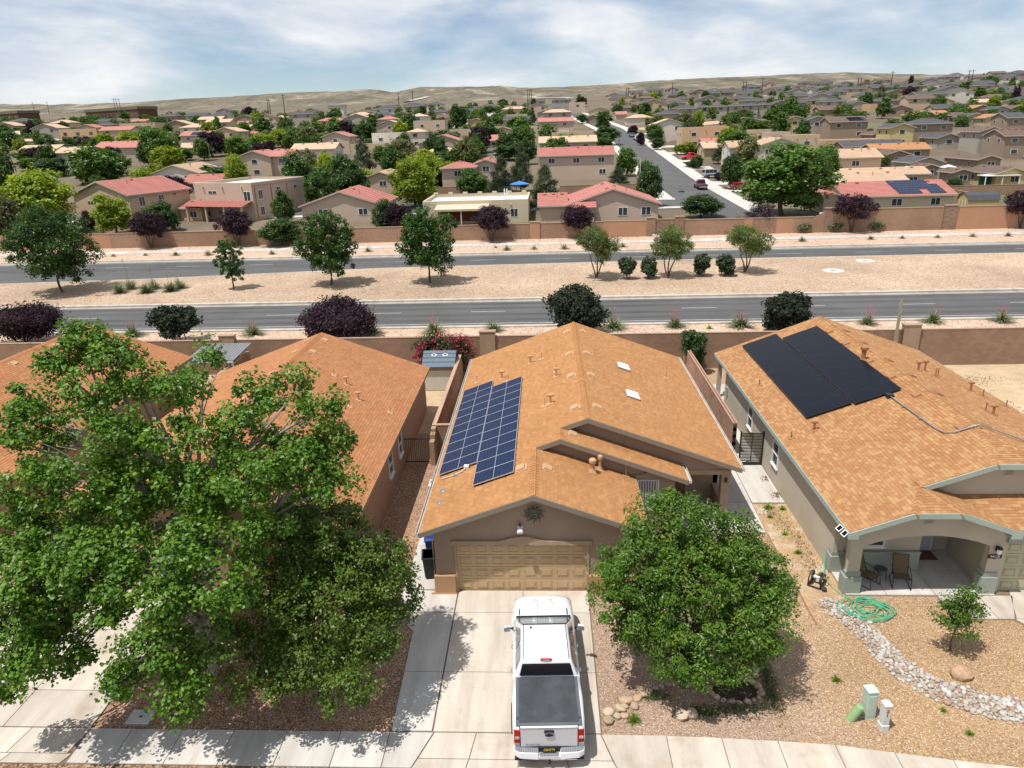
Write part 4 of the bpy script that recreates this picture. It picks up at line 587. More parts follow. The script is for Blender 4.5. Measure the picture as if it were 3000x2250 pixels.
rm = struct(MB().poly([(-150, 33.75, Z0 + .013), (150, 33.75, Z0 + .013), (150, 33.88, Z0 + .013), (-150, 33.88, Z0 + .013)]).build('edge_line', mt['roadpaint']))
struct(sheet('edge_line', -150, 150, 66.2, 66.32, Z0 + .013, mt['roadpaint']))
dash = MB().box(0, 3.0, -.055, .055, 0, .003).mesh('lane_dash', mt['roadpaint'])
for i in range(-14, 14):
    for (yy, off) in ((37.8, 3.55), (63.3, 1.0)):
        o = inst('lane_dash', dash, rm, (i * 9.14 + off, yy, Z0 + .0125))
mt['tar'] = M('tyre_worn_asphalt', (0.085, 0.085, 0.086), var=0.25, sc=0.2, fine=0.1, bsc=25)
for yy in (35.0, 36.7, 39.0, 40.6, 61.4, 62.6, 64.2, 65.4):
    struct(sheet('tyre_worn_band', -150, 150, yy - .32, yy + .32, Z0 + .0112, mt['tar']))
# manhole collars on the median, litter
mt['conc_white'] = M('pale_concrete', (0.62, 0.60, 0.56), var=0.08, sc=2, fine=0.06)
for i, (x, y, r, lab) in enumerate(((30.73, 51.9, 1.05, 'round white concrete manhole collar on the median, the larger, nearer one'), (36.06, 57.0, .95, 'round white concrete manhole collar on the median near the far carriageway'))):
    t = thing('manhole', lab, 'manhole', (x, y, Z0 + .15), 0, 'manholes on the median')
    MB().lathe([(r, -.1), (r, .03), (r - .04, .045), (.36, .045)], (0, 0, 0), 20).build('collar', mt['conc_white'], t, world=False)
    MB().lathe([(.34, .0), (.34, .055), (.30, .06)], (0, 0, 0), 16).build('cover', mt['gutterconc'], t, world=False)

# ---- terrain behind the avenue up to the hills
ys = [26.0, 30, 79.4, 85, 95, 110, 125, 140, 155, 170, 185, 200, 220, 245, 285, 320, 360, 400, 450, 500, 560, 620, 700, 800, 900]
tx = list(np.linspace(-1500, -150, 19)) + list(np.linspace(-120, 120, 17)) + list(np.linspace(150, 1500, 19))
vv = []
for y in ys:
    for x in tx:
        dip = -0.06 if y < 79.45 else 0.0
        vv.append((x, y, T(x, y) + dip))
nx = len(tx); ff = [(j * nx + i, j * nx + i + 1, (j + 1) * nx + i + 1, (j + 1) * nx + i) for j in range(len(ys) - 1) for i in range(nx - 1)]
mt['lots'] = M('lot_ground', (0.165, 0.13, 0.09), var=0.35, sc=0.035, fine=0.12, bsc=1.5, coord='Object', stain=((0.12, 0.14, 0.06), 0.05, 0.75))
struct(link(bpy.data.objects.new('terrain', mesh_np('terrain', vv, ff, [mt['lots']]))))
# side street running away on the right, its cross street and pavements
def ribbon(name, pts, w, dz, mat, parent=None):
    m = MB(); L = []; Rr = []
    pp = []
    for a, b in zip(pts[:-1], pts[1:]):
        n = max(1, int((V(b) - V(a)).length / 12))
        pp += [tuple(V(a).lerp(V(b), k / n)) for k in range(n)]
    pp.append(pts[-1])
    for i, p in enumerate(pp):
        a = V(pp[max(i - 1, 0)]); b = V(pp[min(i + 1, len(pp) - 1)]); d = (b - a).normalized(); nrm = V((d.y, -d.x))
        for s_, lst in ((-1, L), (1, Rr)):
            q = V(p) + nrm * (w / 2 * s_); lst.append((q.x, q.y, T(q.x, q.y) + dz))
    for i in range(len(pp) - 1): m.poly([L[i], Rr[i], Rr[i + 1], L[i + 1]])
    return m.build(name, mat, parent)
street = [(30.2, 84), (30.2, 200), (29.5, 300), (22, 400), (14.5, 520), (5, 640)]
struct(ribbon('side_street', street, 9.0, .05, mt['asphalt']))
struct(ribbon('street_pavement', [(36.2, 86), (36.2, 200), (35.6, 300), (28, 400), (20.5, 520)], 3.2, .10, mt['conc2']))
struct(ribbon('street_pavement', [(24.0, 117), (24.0, 200), (23.4, 300), (16, 400), (8.5, 520)], 2.6, .10, mt['conc2']))
struct(ribbon('cross_street', [(30, 111.5), (-90, 111.5)], 8.5, .045, mt['asphalt']))
struct(ribbon('street_pavement', [(25.5, 116.9), (-90, 116.9)], 2.2, .09, mt['conc2']))
struct(ribbon('street_pavement', [(25.5, 106), (-90, 106)], 2.2, .09, mt['conc2']))
struct(ribbon('back_street', [(-115, 200), (-60, 222), (-10, 222)], 8.5, .05, mt['asphalt']))
struct(ribbon('back_street', [(-52, 300), (-40, 400), (-30, 520)], 8, .05, mt['conc2']))
struct(ribbon('bare_lot', [(40, 292), (95, 330)], 14, .06, mt['dirt']))
for yy in (128, 140, 152, 166, 182, 200, 220, 245, 270):
    struct(ribbon('driveway_apron', [(34.6, yy), (43, yy)], 6, .06, mt['conc2']))

# ---- hills
az = np.array([h[0] for h in HILL]); el = np.array([h[1] for h in HILL])
na, nr = 300, 46
rads = np.linspace(640, 2500, nr)
def fbm(x, y, seed):
    r = np.random.default_rng(seed); out = np.zeros_like(x)
    for o in range(6):
        f = 2.0 ** o; th = r.uniform(0, 6.28, 5); ph = r.uniform(0, 6.28, 5)
        for k in range(5):
            out += np.sin((x * np.cos(th[k]) + y * np.sin(th[k])) * f + ph[k] + 1.7 * np.sin((x * np.sin(th[k] * 1.7) - y * np.cos(th[k])) * f * .6 + ph[k])) / (5 * f ** .85)
    return out
aa = np.linspace(-46, 42, na)
A2, R2 = np.meshgrid(np.radians(aa), rads)
ce = np.interp(np.degrees(A2), az, el)
rc = 1750 + 120 * np.sin(A2 * 7) + 60 * np.sin(A2 * 17 + 1)
crest = 16.63 + rc * np.tan(np.radians(ce))
f9x, f9y = 900 * np.sin(A2) + CAM.x, 900 * np.cos(A2) + CAM.y
Ta = lambda x, y: np.interp(y, YK, ZK) + 3.0e-5 * np.maximum(0, x) * np.maximum(0, y - 150)
foot = Ta(f9x, f9y) - .5
t = np.clip((R2 - 880) / (rc - 880), 0, 1)
prof = t ** 2.0 * .45 + (t * t * (3 - 2 * t)) * .55
gx, gy = R2 * np.sin(A2), R2 * np.cos(A2)
nz = fbm(gx / 150, gy / 150, 3); nz2 = fbm(gx / 45, gy / 300, 8)
amp = (t ** .8) * (1 - t ** 8)
low = np.where(R2 < 900, np.minimum(Ta(gx + CAM.x, gy + CAM.y) - 4 + 4 * np.clip((R2 - 840) / 60, 0, 1), foot), foot)
hz = low + (crest - foot) * prof + amp * (9.0 * nz + 9.0 * -np.abs(nz2)) + (t > .97) * 0.8 * nz2
hz = np.where(R2 > rc, hz - (R2 - rc) * .10, hz)
hv = np.stack([gx + CAM.x, gy + CAM.y, hz], -1).reshape(-1, 3)
hf = [(j * na + i, j * na + i + 1, (j + 1) * na + i + 1, (j + 1) * na + i) for j in range(nr - 1) for i in range(na - 1)]
m, t_ = nt('scrub_hills'); L_ = t_.links
o_ = N(t_, 'ShaderNodeOutputMaterial'); p_ = N(t_, 'ShaderNodeBsdfPrincipled', {'Roughness': 1.0}); p_.inputs['Specular IOR Level'].default_value = 0.0
L_.new(p_.outputs[0], o_.inputs[0])
g_ = N(t_, 'ShaderNodeNewGeometry')
mp_ = N(t_, 'ShaderNodeMapping'); mp_.inputs['Scale'].default_value = (1, .35, 1.6); L_.new(g_.outputs['Position'], mp_.inputs[0])
n1_ = N(t_, 'ShaderNodeTexNoise', {'Scale': .016, 'Detail': 10.0, 'Roughness': .68, 'Distortion': .8}); L_.new(mp_.outputs[0], n1_.inputs['Vector'])
c1_ = ramp(t_, [(.34, (.125, .112, .090)), (.47, (.175, .155, .124)), (.56, (.23, .198, .156)), (.64, (.39, .335, .27))], n1_.outputs[0])
n2_ = N(t_, 'ShaderNodeTexNoise', {'Scale': .11, 'Detail': 6.0, 'Roughness': .75}); L_.new(g_.outputs['Position'], n2_.inputs['Vector'])
c2_ = ramp(t_, [(.42, (.62, .66, .6)), (.55, (1, 1, 1))], n2_.outputs[0])
x_ = N(t_, 'ShaderNodeMix', {0: .9}, data_type='RGBA', blend_type='MULTIPLY'); L_.new(c1_, x_.inputs[6]); L_.new(c2_, x_.inputs[7]); L_.new(x_.outputs[2], p_.inputs['Base Color'])
bp_ = N(t_, 'ShaderNodeBump', {'Strength': 0.9, 'Distance': 7.0}); L_.new(n1_.outputs[0], bp_.inputs['Height']); L_.new(bp_.outputs[0], p_.inputs['Normal'])
struct(link(bpy.data.objects.new('hills', mesh_np('hills', hv, hf, [m], smooth=True))))
def hill_z(x, y):
    a = math.atan2(x - CAM.x, y - CAM.y); r = math.hypot(x - CAM.x, y - CAM.y)
    i = (math.degrees(a) + 46) / 88 * (na - 1); j = (r - 640) / (2500 - 640) * (nr - 1)
    if not (0 <= i < na - 1 and 0 <= j < nr - 1): return -1e3
    i0, j0 = int(i), int(j); u, w_ = i - i0, j - j0
    return float(hz[j0, i0] * (1 - u) * (1 - w_) + hz[j0, i0 + 1] * u * (1 - w_) + hz[j0 + 1, i0] * (1 - u) * w_ + hz[j0 + 1, i0 + 1] * u * w_)
def TT(x, y): return max(T(x, y), hill_z(x, y))
# pale dirt tracks on the hillside
def track(pts, w, mat):
    m = MB(); L = []; Rr = []; pp = []
    for a, b in zip(pts[:-1], pts[1:]):
        for k in range(10): pp.append(V(a).lerp(V(b), k / 10))
    for i, p in enumerate(pp):
        d = (pp[min(i + 1, len(pp) - 1)] - pp[max(i - 1, 0)]).normalized(); n_ = V((d.y, -d.x))
        for s_, lst in ((-1, L), (1, Rr)):
            q = p + n_ * (w / 2 * s_); lst.append((q.x, q.y, TT(q.x, q.y) + 1.0))
    for i in range(len(pp) - 1): m.poly([L[i], Rr[i], Rr[i + 1], L[i + 1]])
    return struct(m.build('hill_track', mat))
mt['track'] = M('hill_track_pale', (.46, .43, .38), var=.1, sc=.05)
track([(-330, 960), (-270, 1020), (-210, 1120), (-190, 1260)], 9, mt['track'])
track([(30, 760), (10, 860), (-14, 1000), (-10, 1150)], 7, mt['track'])

# ---- block walls
_blk = {}
def block_wall(name, label, p0, p1, z0, h, mats, th=.2, single=300, group=None, bl=.4, bh=.2, cap=True):
    (x0, y0), (x1, y1) = p0, p1
    Lw = math.hypot(x1 - x0, y1 - y0); ang = math.atan2(y1 - y0, x1 - x0)
    t = thing(name, label, 'wall', (x0, y0, z0), ang, group)
    MB().box(.0, Lw, -th / 2 + .0015, th / 2 - .0015, 0, h - .02).build('core', mt['mortar'], t, world=False)
    key = (bl, bh, th, mats[1].name)
    if key not in _blk:
        _blk[key] = MB().box(0, bl - .007, -th / 2, th / 2, 0, bh - .005).mesh('block', mats[1])
    rows = int(round(h / bh)); blocks = []
    for r in range(rows):
        x = -(bl / 2) * (r % 2)
        while x < Lw - .01:
            a, b = max(0, x), min(Lw, x + bl)
            if b - a > .06: blocks.append((a, b, r * bh))
            x += bl
    ca, sa = math.cos(ang), math.sin(ang)
    def dist(q):
        mx = (q[0] + q[1]) / 2; P = V((x0 + ca * mx, y0 + sa * mx, z0 + q[2])); return (P - CAM).length
    full = [q for q in blocks if q[1] - q[0] > bl - .01]
    full.sort(key=dist); sel = set(full[:single])
    for q in full[:single]:
        o = bpy.data.objects.new('block', _blk[key]); link(o, t); o.location = (q[0], rng.uniform(-.0004, .0004), q[2])
    rest = [q for q in blocks if q not in sel]
    if rest:
        vs = np.zeros((len(rest), 8, 3), np.float32)
        for i, (a, b, z) in enumerate(rest):
            j = rng.uniform(-.0004, .0004); y_ = th / 2 + j
            vs[i] = [(a, -y_, z), (b - .007, -y_, z), (b - .007, y_, z), (a, y_, z), (a, -y_, z + bh - .005), (b - .007, -y_, z + bh - .005), (b - .007, y_, z + bh - .005), (a, y_, z + bh - .005)]
        fq = np.array([(0, 3, 2, 1), (4, 5, 6, 7), (0, 1, 5, 4), (1, 2, 6, 5), (2, 3, 7, 6), (3, 0, 4, 7)])
        fs = (np.arange(len(rest))[:, None, None] * 8 + fq[None]).reshape(-1, 4)
        rd_ = np.repeat(nrg.random(len(rest)), 6)
        o = link(bpy.data.objects.new('blockwork', mesh_np('blockwork', vs.reshape(-1, 3), fs, [mats[0]], rnd=rd_)), t); o['kind'] = 'stuff'
    if cap:
        MB().box(-.01, Lw + .01, -th / 2 - .015, th / 2 + .015, h - .012, h + .045).build('cap', mats[2] if len(mats) > 2 else mats[0], t, world=False, bevel=.01, seg=1)
    return t
mt['capt'] = M('wall_cap_tan', (.36, .255, .18), var=.1, sc=2)
mt['caps'] = M('wall_cap_salmon', (.45, .29, .21), var=.1, sc=2)
BT = (mt['block'], mt['block_o'], mt['capt']); BS = (mt['block_s'], mt['block_so'], mt['caps'])
bw = block_wall('block_wall', 'long tan block wall between the back yards and the avenue', (-60, 25.9), (60, 25.9), 0, 2.6, BT)
for x, hh in ((-22.1, 2.95), (-3.2, 2.95), (26.2, 2.95), (45, 2.95)):
    pl = MB(); pl.box(x - .55, x + .55, 25.66, 26.14, 0, hh); pl.box(x - .6, x + .6, 25.62, 26.18, hh, hh + .06)
    pl.build('pillar', mt['stucco_c'] if False else mt['capt'], bw)
bsl = block_wall('side_block_wall', 'tall salmon block wall beside the narrow left side yard', (-5.0, 11.75), (-5.0, 24.6), 0, 1.8, BS)
block_wall('cross_block_wall', 'short block wall joining the left eave to the side wall', (-4.88, 11.85), (-3.3, 11.85), 0, 1.8, BT, single=60)
block_wall('side_block_wall', 'block wall with open cap cells beside the black gate', (10.72, 11.6), (10.72, 25.6), 0, 1.8, BS, cap=False)
block_wall('side_block_wall', 'block wall behind the leafy tree\'s house, half hidden by its roof', (-20.6, 15.5), (-20.6, 25.6), 0, 1.8, BT, single=40)
# stepped end of the left side wall
t = thing('stepped_wall_end', 'stepped brown wall stub with open cell where the iron gate hangs', 'wall', (-5.0, 10.7, 0))
B('pier', mt['capt'], t, -5.12, -4.88, 10.62, 11.0, 0, 1.35); B('step', mt['capt'], t, -5.12, -4.88, 11.0, 11.36, 0, 1.6); B('step', mt['capt'], t, -5.12, -4.88, 11.36, 11.72, 0, 1.78)
for (a, b, z) in ((11.0, 11.36, 1.6),): B('open_cell', mt['felt'], t, -5.05, -4.95, 11.08, 11.28, 1.55, 1.604)
# open-cell cap of the right side wall
capw = thing('slotted_wall_cap', 'row of salmon slotted cap blocks along the right side wall', 'wall cap', (10.72, 11.6, 1.8))
hole = MB().box(-.05, .05, -.07, .07, 0, .012).mesh('cap_cell', mt['felt'])
capb = MB().box(-.12, .12, .01, .385, 0, .07).mesh('cap_block', mt['caps'], bevel=.008, seg=1)
for i in range(35):
    y = 11.6 + i * .4
    c = inst('cap_block', capb, capw, (10.72, y, 1.8))
    for dy in (.1, .29): inst('cap_cell', hole, c, (10.72, y + dy, 1.862))

# ================================================================== the three near houses
def shingle_roof(roof, planes, mat, mat_o, e=.145, w=.31, single=300, lam=False, hgt=.014):
    """planes: list of (list of convex polygons as 3-D points, eave z). One tab per shingle, courses follow the slope."""
    tabs = []
    for polys, zref in planes:
        a, b, c = [V(p) for p in polys[0][:3]]
        n = (b - a).cross(c - a).normalized()
        if n.z < 0: n = -n
        A = V((0, 0, 1)).cross(n).normalized(); U = n.cross(A).normalized()
        if U.z < 0: U = -U; A = -A
        O = a + U * ((zref - a.z) / U.z)
        k = 0
        tmax = max((V(p) - O).dot(U) for q in polys for p in q)
        nc = int(tmax / e) + 1
        for k in range(nc):
            t0 = k * e; tm = t0 + e * .5
            segs = []
            for q in polys:
                st = [((V(p) - O).dot(A), (V(p) - O).dot(U)) for p in q]; xs_ = []
                for i in range(len(st)):
                    (s0, u0), (s1, u1) = st[i], st[(i + 1) % len(st)]
                    if (u0 - tm) * (u1 - tm) < 0: xs_.append(s0 + (s1 - s0) * (tm - u0) / (u1 - u0))
                if len(xs_) >= 2: segs.append([min(xs_), max(xs_)])
            segs.sort(); mg = []
            for sg in segs:
                if mg and sg[0] - mg[-1][1] < .02: mg[-1][1] = max(mg[-1][1], sg[1])
                else: mg.append(sg)
            ph = rng.uniform(0, w) if lam else (k * .43 % 1) * w
            for s0, s1 in mg:
                s = math.floor((s0 - ph) / w) * w + ph
                while s < s1:
                    ww = w if not lam else w * rng.choice((.5, .65, .85, 1.0))
                    x0, x1 = max(s, s0), min(s + ww, s1)
                    if x1 - x0 > .03: tabs.append((O + A * x0 + U * t0, A, U, n, x1 - x0 - (.008 if not lam else .003), (x1 - x0 > w - .005)))
                    s += ww
    off = wloc(roof)
    full = sorted([i for i, q in enumerate(tabs) if q[5]], key=lambda i: (tabs[i][0] - CAM).length)[:single]
    fs_ = set(full); Lh = e * 1.12
    wd = w - (.008 if not lam else .003)
    me = MB(); me.poly([(0, 0, hgt), (wd, 0, hgt), (wd, Lh, .003), (0, Lh, .003)]); me.poly([(0, 0, 0), (wd, 0, 0), (wd, 0, hgt), (0, 0, hgt)]); me.poly([(0, 0, 0), (0, 0, hgt), (0, Lh, .003)]); me.poly([(wd, 0, 0), (wd, Lh, .003), (wd, 0, hgt)])
    me = me.mesh('shingle', mat_o)
    for i in full:
        p, A, U, n, ww, _ = tabs[i]
        o = bpy.data.objects.new('shingle', me); link(o, roof)
        mm = Matrix(((A.x, U.x, n.x, p.x - off.x), (A.y, U.y, n.y, p.y - off.y), (A.z, U.z, n.z, p.z - off.z), (0, 0, 0, 1)))
        o.matrix_local = mm
    rest = [q for i, q in enumerate(tabs) if i not in fs_]
    P = np.array([tuple(q[0] - off) for q in rest]); A_ = np.array([tuple(q[1]) for q in rest]); U_ = np.array([tuple(q[2]) for q in rest]); N_ = np.array([tuple(q[3]) for q in rest]); W_ = np.array([q[4] for q in rest])[:, None]
    h2 = hgt * nrg.uniform(.7, 1.3, (len(rest), 1))
    vs = np.stack([P + N_ * h2, P + A_ * W_ + N_ * h2, P + A_ * W_ + U_ * Lh + N_ * .003, P + U_ * Lh + N_ * .003, P, P + A_ * W_], 1)
    fq = np.array([(0, 1, 2, 3), (4, 5, 1, 0)])
    fc = (np.arange(len(rest))[:, None, None] * 6 + fq[None]).reshape(-1, 4)
    o = link(bpy.data.objects.new('shingle_courses', mesh_np('shingle_courses', vs.reshape(-1, 3), fc, [mat], rnd=np.repeat(nrg.random(len(rest)), 2))), roof)
    o['kind'] = 'stuff'

def deck(name, polys, parent, th, mats):
    m = MB()
    for q in polys: m.extr([V(p) - V((0, 0, th)) for p in q], (0, 0, th - .004), 0, 1)
    return m.build(name, mats, parent)

def board(m, p, q, h, t):
    """board hanging under the edge p-q, t thick (t is a horizontal vector)"""
    p, q, t = V(p), V(q), V(t)
    m.extr([p + V((0, 0, .005)), q + V((0, 0, .005)), q - V((0, 0, h)), p - V((0, 0, h))], t)

def ridge_caps(roof, p, q, nl, nr_, mat, wd=.17, step=.21):
    p, q = V(p), V(q); d = (q - p); n = max(1, int(d.length / step)); d.normalize()
    # nl, nr_: downslope directions on both sides
    nl, nr_ = V(nl).normalized(), V(nr_).normalized(); up = V((0, 0, 1))
    off = wloc(roof)
    for i in range(n):
        a = p + d * (step * i); b = a + d * (step * 1.25)
        m = MB()
        lo, hi = .012, .034
        m.poly([a + up * hi, b + up * lo, b + nl * wd + up * lo * .6, a + nl * wd + up * hi * .7]); m.poly([b + up * lo, a + up * hi, a + nr_ * wd + up * hi * .7, b + nr_ * wd + up * lo * .6])
        m.poly([a + up * hi, a + nl * wd + up * hi * .7, a + nl * wd, a]); m.poly([a + nr_ * wd + up * hi * .7, a + up * hi, a, a + nr_ * wd])
        m.build('ridge_cap', mat, roof)

def window(parent, c, w, h, face, frame=None, pane=None, bars=0, mull=True, depth=.06):
    """face: 'y-' (towards the camera) or 'x-' / 'x+'"""
    frame = frame or mt['white']; pane = pane or mt['glass']
    x, y, z = c; f = .05
    loc = thing_part('window', parent, c)
    def bx(m, u0, u1, v0, v1, d0, d1):
        if face[0] == 'y': m.box(u0, u1, -d1, -d0, v0, v1)
        elif face == 'x-': m.box(-d1, -d0, u0, u1, v0, v1)
        else: m.box(d0, d1, u0, u1, v0, v1)
    m = MB(); W2, H2 = w / 2, h / 2
    bx(m, -W2, W2, H2 - f, H2, 0, depth); bx(m, -W2, W2, -H2, -H2 + f, 0, depth); bx(m, -W2, -W2 + f, -H2 + f, H2 - f, 0, depth); bx(m, W2 - f, W2, -H2 + f, H2 - f, 0, depth)
    if mull: bx(m, -W2 + f, W2 - f, -.025, .025, .0, depth * .8)
    m.build('frame', frame, loc, world=False)
    m = MB(); bx(m, -W2 + f, W2 - f, -H2 + f, H2 - f, -.02, .012); m.build('pane', pane, loc, world=False)
    m = MB(); bx(m, -W2 - .04, W2 + .04, -H2 - .06, -H2, 0, depth + .04); m.build('sill', frame, loc, world=False)
    for i in range(bars):
        u = -W2 + w * (i + 1) / (bars + 1); m = MB(); bx(m, u - .012, u + .012, -H2, H2, depth + .03, depth + .055); m.build('security_bar', mt['white'], loc, world=False)
    return loc
def thing_part(name, parent, loc, rot=None):
    o = bpy.data.objects.new(name, None); o.empty_display_size = .1; link(o, parent); o.location = V(loc) - wloc(parent)
    if rot is not None: o.rotation_euler = rot
    return o

def slope_rot(k, side):    # rotation that lays local z on the roof normal; side -1 left plane, +1 right plane
    return Euler((0, math.atan(k) * (-1 if side < 0 else 1), 0))
VB = {}
def box_vent(parent, x, y, z, side, mat, k=.365):
    key = ('v', mat.name)
    if key not in VB:
        m = MB(); m.loft([[(-.17, -.19, 0), (.17, -.19, 0), (.17, .19, 0), (-.17, .19, 0)], [(-.15, -.18, .10), (.17, -.18, .075), (.17, .18, .075), (-.15, .18, .10)]])
        m2 = MB().box(-.22, .24, -.24, .24, -.005, .008)
        VB[key] = (m.mesh('vent_hood', mat, bevel=.02), m2.mesh('flashing', mat))
    v = thing_part('roof_vent', parent, (x, y, z), Euler((0, math.atan(k) * side, 0)))
    if side < 0: v.rotation_euler = Euler((0, -math.atan(k), 0)); 
    o = bpy.data.objects.new('vent_hood', VB[key][0]); link(o, v); o.location = (0, 0, .012)
    if side > 0: o.rotation_euler = (0, 0, 0)
    else: o.rotation_euler = (0, 0, math.pi)
    o = bpy.data.objects.new('flashing', VB[key][1]); link(o, v); o.location = (0, 0, .016)
def pipe_vent(parent, x, y, z, h, r, kind, mat):
    key = ('p', h, r, kind, mat.name)
    if key not in VB:
        m = MB(); m.tube([(0, 0, -.1), (0, 0, h)], r, 10)
        if kind == 'tee': m.tube([(-.11, 0, h), (.11, 0, h)], r * 1.15, 8); m.tube([(-.11, 0, h - .05), (-.11, 0, h + .02)], r * 1.1, 8); m.tube([(.11, 0, h - .05), (.11, 0, h + .02)], r * 1.1, 8)
        if kind == 'cap': m.lathe([(r * 1.6, h - .14), (r * 1.75, h - .10), (r * 1.75, h), (r * 1.2, h + .05), (.01, h + .06)], (0, 0, 0), 12); m.lathe([(r * 2.0, -.02), (r * 1.05, .16)], (0, 0, 0), 12)
        VB[key] = m.mesh('pipe', mat)
        VB[('f', mat.name)] = MB().box(-.14, .14, -.16, .16, -.004, .012).mesh('flashing', mat)
    v = thing_part('vent_pipe', parent, (x, y, z))
    o = bpy.data.objects.new('pipe', VB[key]); link(o, v)
    s = -1 if kind[-1] == 'L' else 1
    o = bpy.data.objects.new('flashing', VB[('f', mat.name)]); link(o, v); o.location = (0, 0, .02); o.rotation_euler = Euler((0, (-1 if x < RIDGE[0] else 1) * math.atan(.365), 0))
RIDGE = [2.68]

K = .365
# ------------------------------------------------------------------ centre house
HC = thing('stucco_house', 'taupe stucco house with orange shingles and blue solar panels behind the white truck', 'house', (2.5, 0, 0))
zl = lambda x: 2.86 + K * (x + 3.68)
YF, YB = -.55, 19.8
XL = -3.68
def rect(x0, x1, y0, y1, zf): return [(x0, y0, zf(x0)), (x1, y0, zf(x1)), (x1, y1, zf(x1)), (x0, y1, zf(x0))]
zg = lambda x: zl(.49) - K * (x - .49)
z2 = lambda x: zl(1.53) - K * (x - 1.53)
z3 = lambda x: zl(2.68) - K * (x - 2.68)
left_polys = [rect(XL, .49, YF, 3.38, zl), rect(XL, 1.53, 3.38, 4.5, zl), rect(XL, 2.68, 4.5, YB, zl)]
gar_poly = [rect(.49, 4.62, YF, 3.72, zg)]; sec_poly = [rect(1.53, 6.72, 3.38, 4.9, z2)]; main_poly = [rect(2.68, 9.15, 4.5, YB, z3)]
RC = deck('roof', left_polys + gar_poly + sec_poly + main_poly, HC, .05, [mt['trim_c'], mt['felt']])
shingle_roof(RC, [(left_polys, zl(XL)), (gar_poly, zg(4.62)), (sec_poly, z2(6.72)), (main_poly, z3(9.15))], mt['sh_c'], mt['sho_c'])
for (p, q) in (((.49, YF, zl(.49)), (.49, 3.38, zl(.49))), ((1.53, 3.38, zl(1.53)), (1.53, 4.5, zl(1.53))), ((2.68, 4.5, zl(2.68)), (2.68, YB, zl(2.68)))):
    ridge_caps(RC, p, q, (-1, 0, -K), (1, 0, -K), mt['sho_c'])
def fas(p, q, h=.2, t=(0, -.04, 0), mat=None, par=None):
    m = MB(); board(m, p, q, h, t); return m.build('fascia', mat or mt['trim_c'], par or RC)
fas((XL, YF, zl(XL)), (.49, YF, zl(.49))); fas((.49, YF, zl(.49)), (4.62, YF, zg(4.62)))
fas((.55, 3.38, zl(.55)), (1.53, 3.38, zl(1.53))); fas((1.53, 3.38, zl(1.53)), (6.72, 3.38, z2(6.72)))
fas((1.56, 4.5, zl(1.56)), (2.68, 4.5, zl(2.68))); fas((2.68, 4.5, zl(2.68)), (9.15, 4.5, z3(9.15)))
for (p, q) in (((XL, YF, zl(XL)), (XL, YB, zl(XL))),): fas(p, q, .16, (-.025, 0, 0))
fas((9.15, 4.5, z3(9.15)), (9.15, YB, z3(9.15)), .16, (.025, 0, 0)); fas((6.72, 3.38, z2(6.72)), (6.72, 4.9, z2(6.72)), .16, (.025, 0, 0)); fas((4.62, YF, zg(4.62)), (4.62, 3.7, zg(4.62)), .16, (.025, 0, 0))
# gutters
def gutter(x0, y0, y1, z, side):
    g = thing_part('gutter', HC, (x0, y0, z)); m = MB(); L = y1 - y0
    s = side
    m.box(min(0, s * .012), max(0, s * .012), 0, L, -.12, -.005); m.box(min(s * .10, s * .115), max(s * .10, s * .115), 0, L, -.12, -.005); m.box(min(0, s * .115), max(0, s * .115), 0, L, -.13, -.118)
    m.box(min(0, s * .115), max(0, s * .115), -.01, 0, -.13, -.005); m.box(min(0, s * .115), max(0, s * .115), L, L + .01, -.13, -.005)
    m.build('trough', mt['gutter'], g, world=False)
    for i in range(int(L / 1.6)):
        m = MB().box(min(-s * .02, s * .12), max(-s * .02, s * .12), .3 + i * 1.6, .34 + i * 1.6, -.008, .004); m.build('strap', mt['galv'], g, world=False)
gutter(XL - .027, YF - .02, YB, zl(XL), -1); gutter(9.177, 4.5, YB, z3(9.15), 1); gutter(6.747, 3.38, 4.9, z2(6.72), 1)
# walls
def gwall(name, pts, y0, th, mat, par): return MB().extr([(x, y0, z) for x, z in pts], (0, th, 0)).build(name, mat, par)
dz = .06
gd = .16
gwall('front_wall', [(-3.24, 0), (-2.44, 0), (-2.44, 2.13), (2.44, 2.13), (2.44, 0), (4.2, 0), (4.2, zg(4.2) - dz), (.49, zl(.49) - dz), (-3.24, zl(-3.24) - dz)], -.12, .2, mt['stucco_c'], HC)
gwall('front_wall', [(4.0, 0), (6.25, 0), (6.25, z2(6.25) - dz), (1.53, zl(1.53) - dz), (.6, zl(.6) - dz), (.6, zl(.6) - .9)], 3.72, .2, mt['stucco_c'], HC)
gwall('front_wall', [(6.0, 2.35), (8.82, 2.35), (8.82, z3(8.82) - dz), (2.68, zl(2.68) - dz), (1.6, zl(1.6) - dz), (1.6, 3.6), (6.0, 2.7)], 4.92, .25, mt['stucco_c'], HC)
m = MB()
m.extr([(-3.24, 0.08, 0), (-3.24, 0.08, zl(-3.24) - dz), (-3.24, 19.3, zl(-3.24) - dz), (-3.24, 19.3, 0)], (.2, 0, 0)); m.build('side_wall', mt['stucco_c'], HC)
B('side_wall', mt['stucco_c'], HC, 4.0, 4.2, .08, 3.72, 0, zg(4.2) - dz); B('side_wall', mt['stucco_c'], HC, 6.05, 6.25, 3.92, 7.0, 0, 2.5); B('side_wall', mt['stucco_c'], HC, 8.6, 8.82, 7.0, 19.3, 0, z3(8.82) - dz)
gwall('rear_wall', [(-3.24, 0), (8.82, 0), (8.82, z3(8.82) - dz), (2.68, zl(2.68) - dz), (-3.24, zl(-3.24) - dz)], 19.3, .2, mt['stucco_c'], HC)
B('porch_wall', mt['stucco_c'], HC, 6.25, 8.82, 7.0, 7.2, 0, 2.9); B('porch_half_wall', mt['stucco_c'], HC, 8.55, 8.82, 5.6, 7.0, 0, .85)
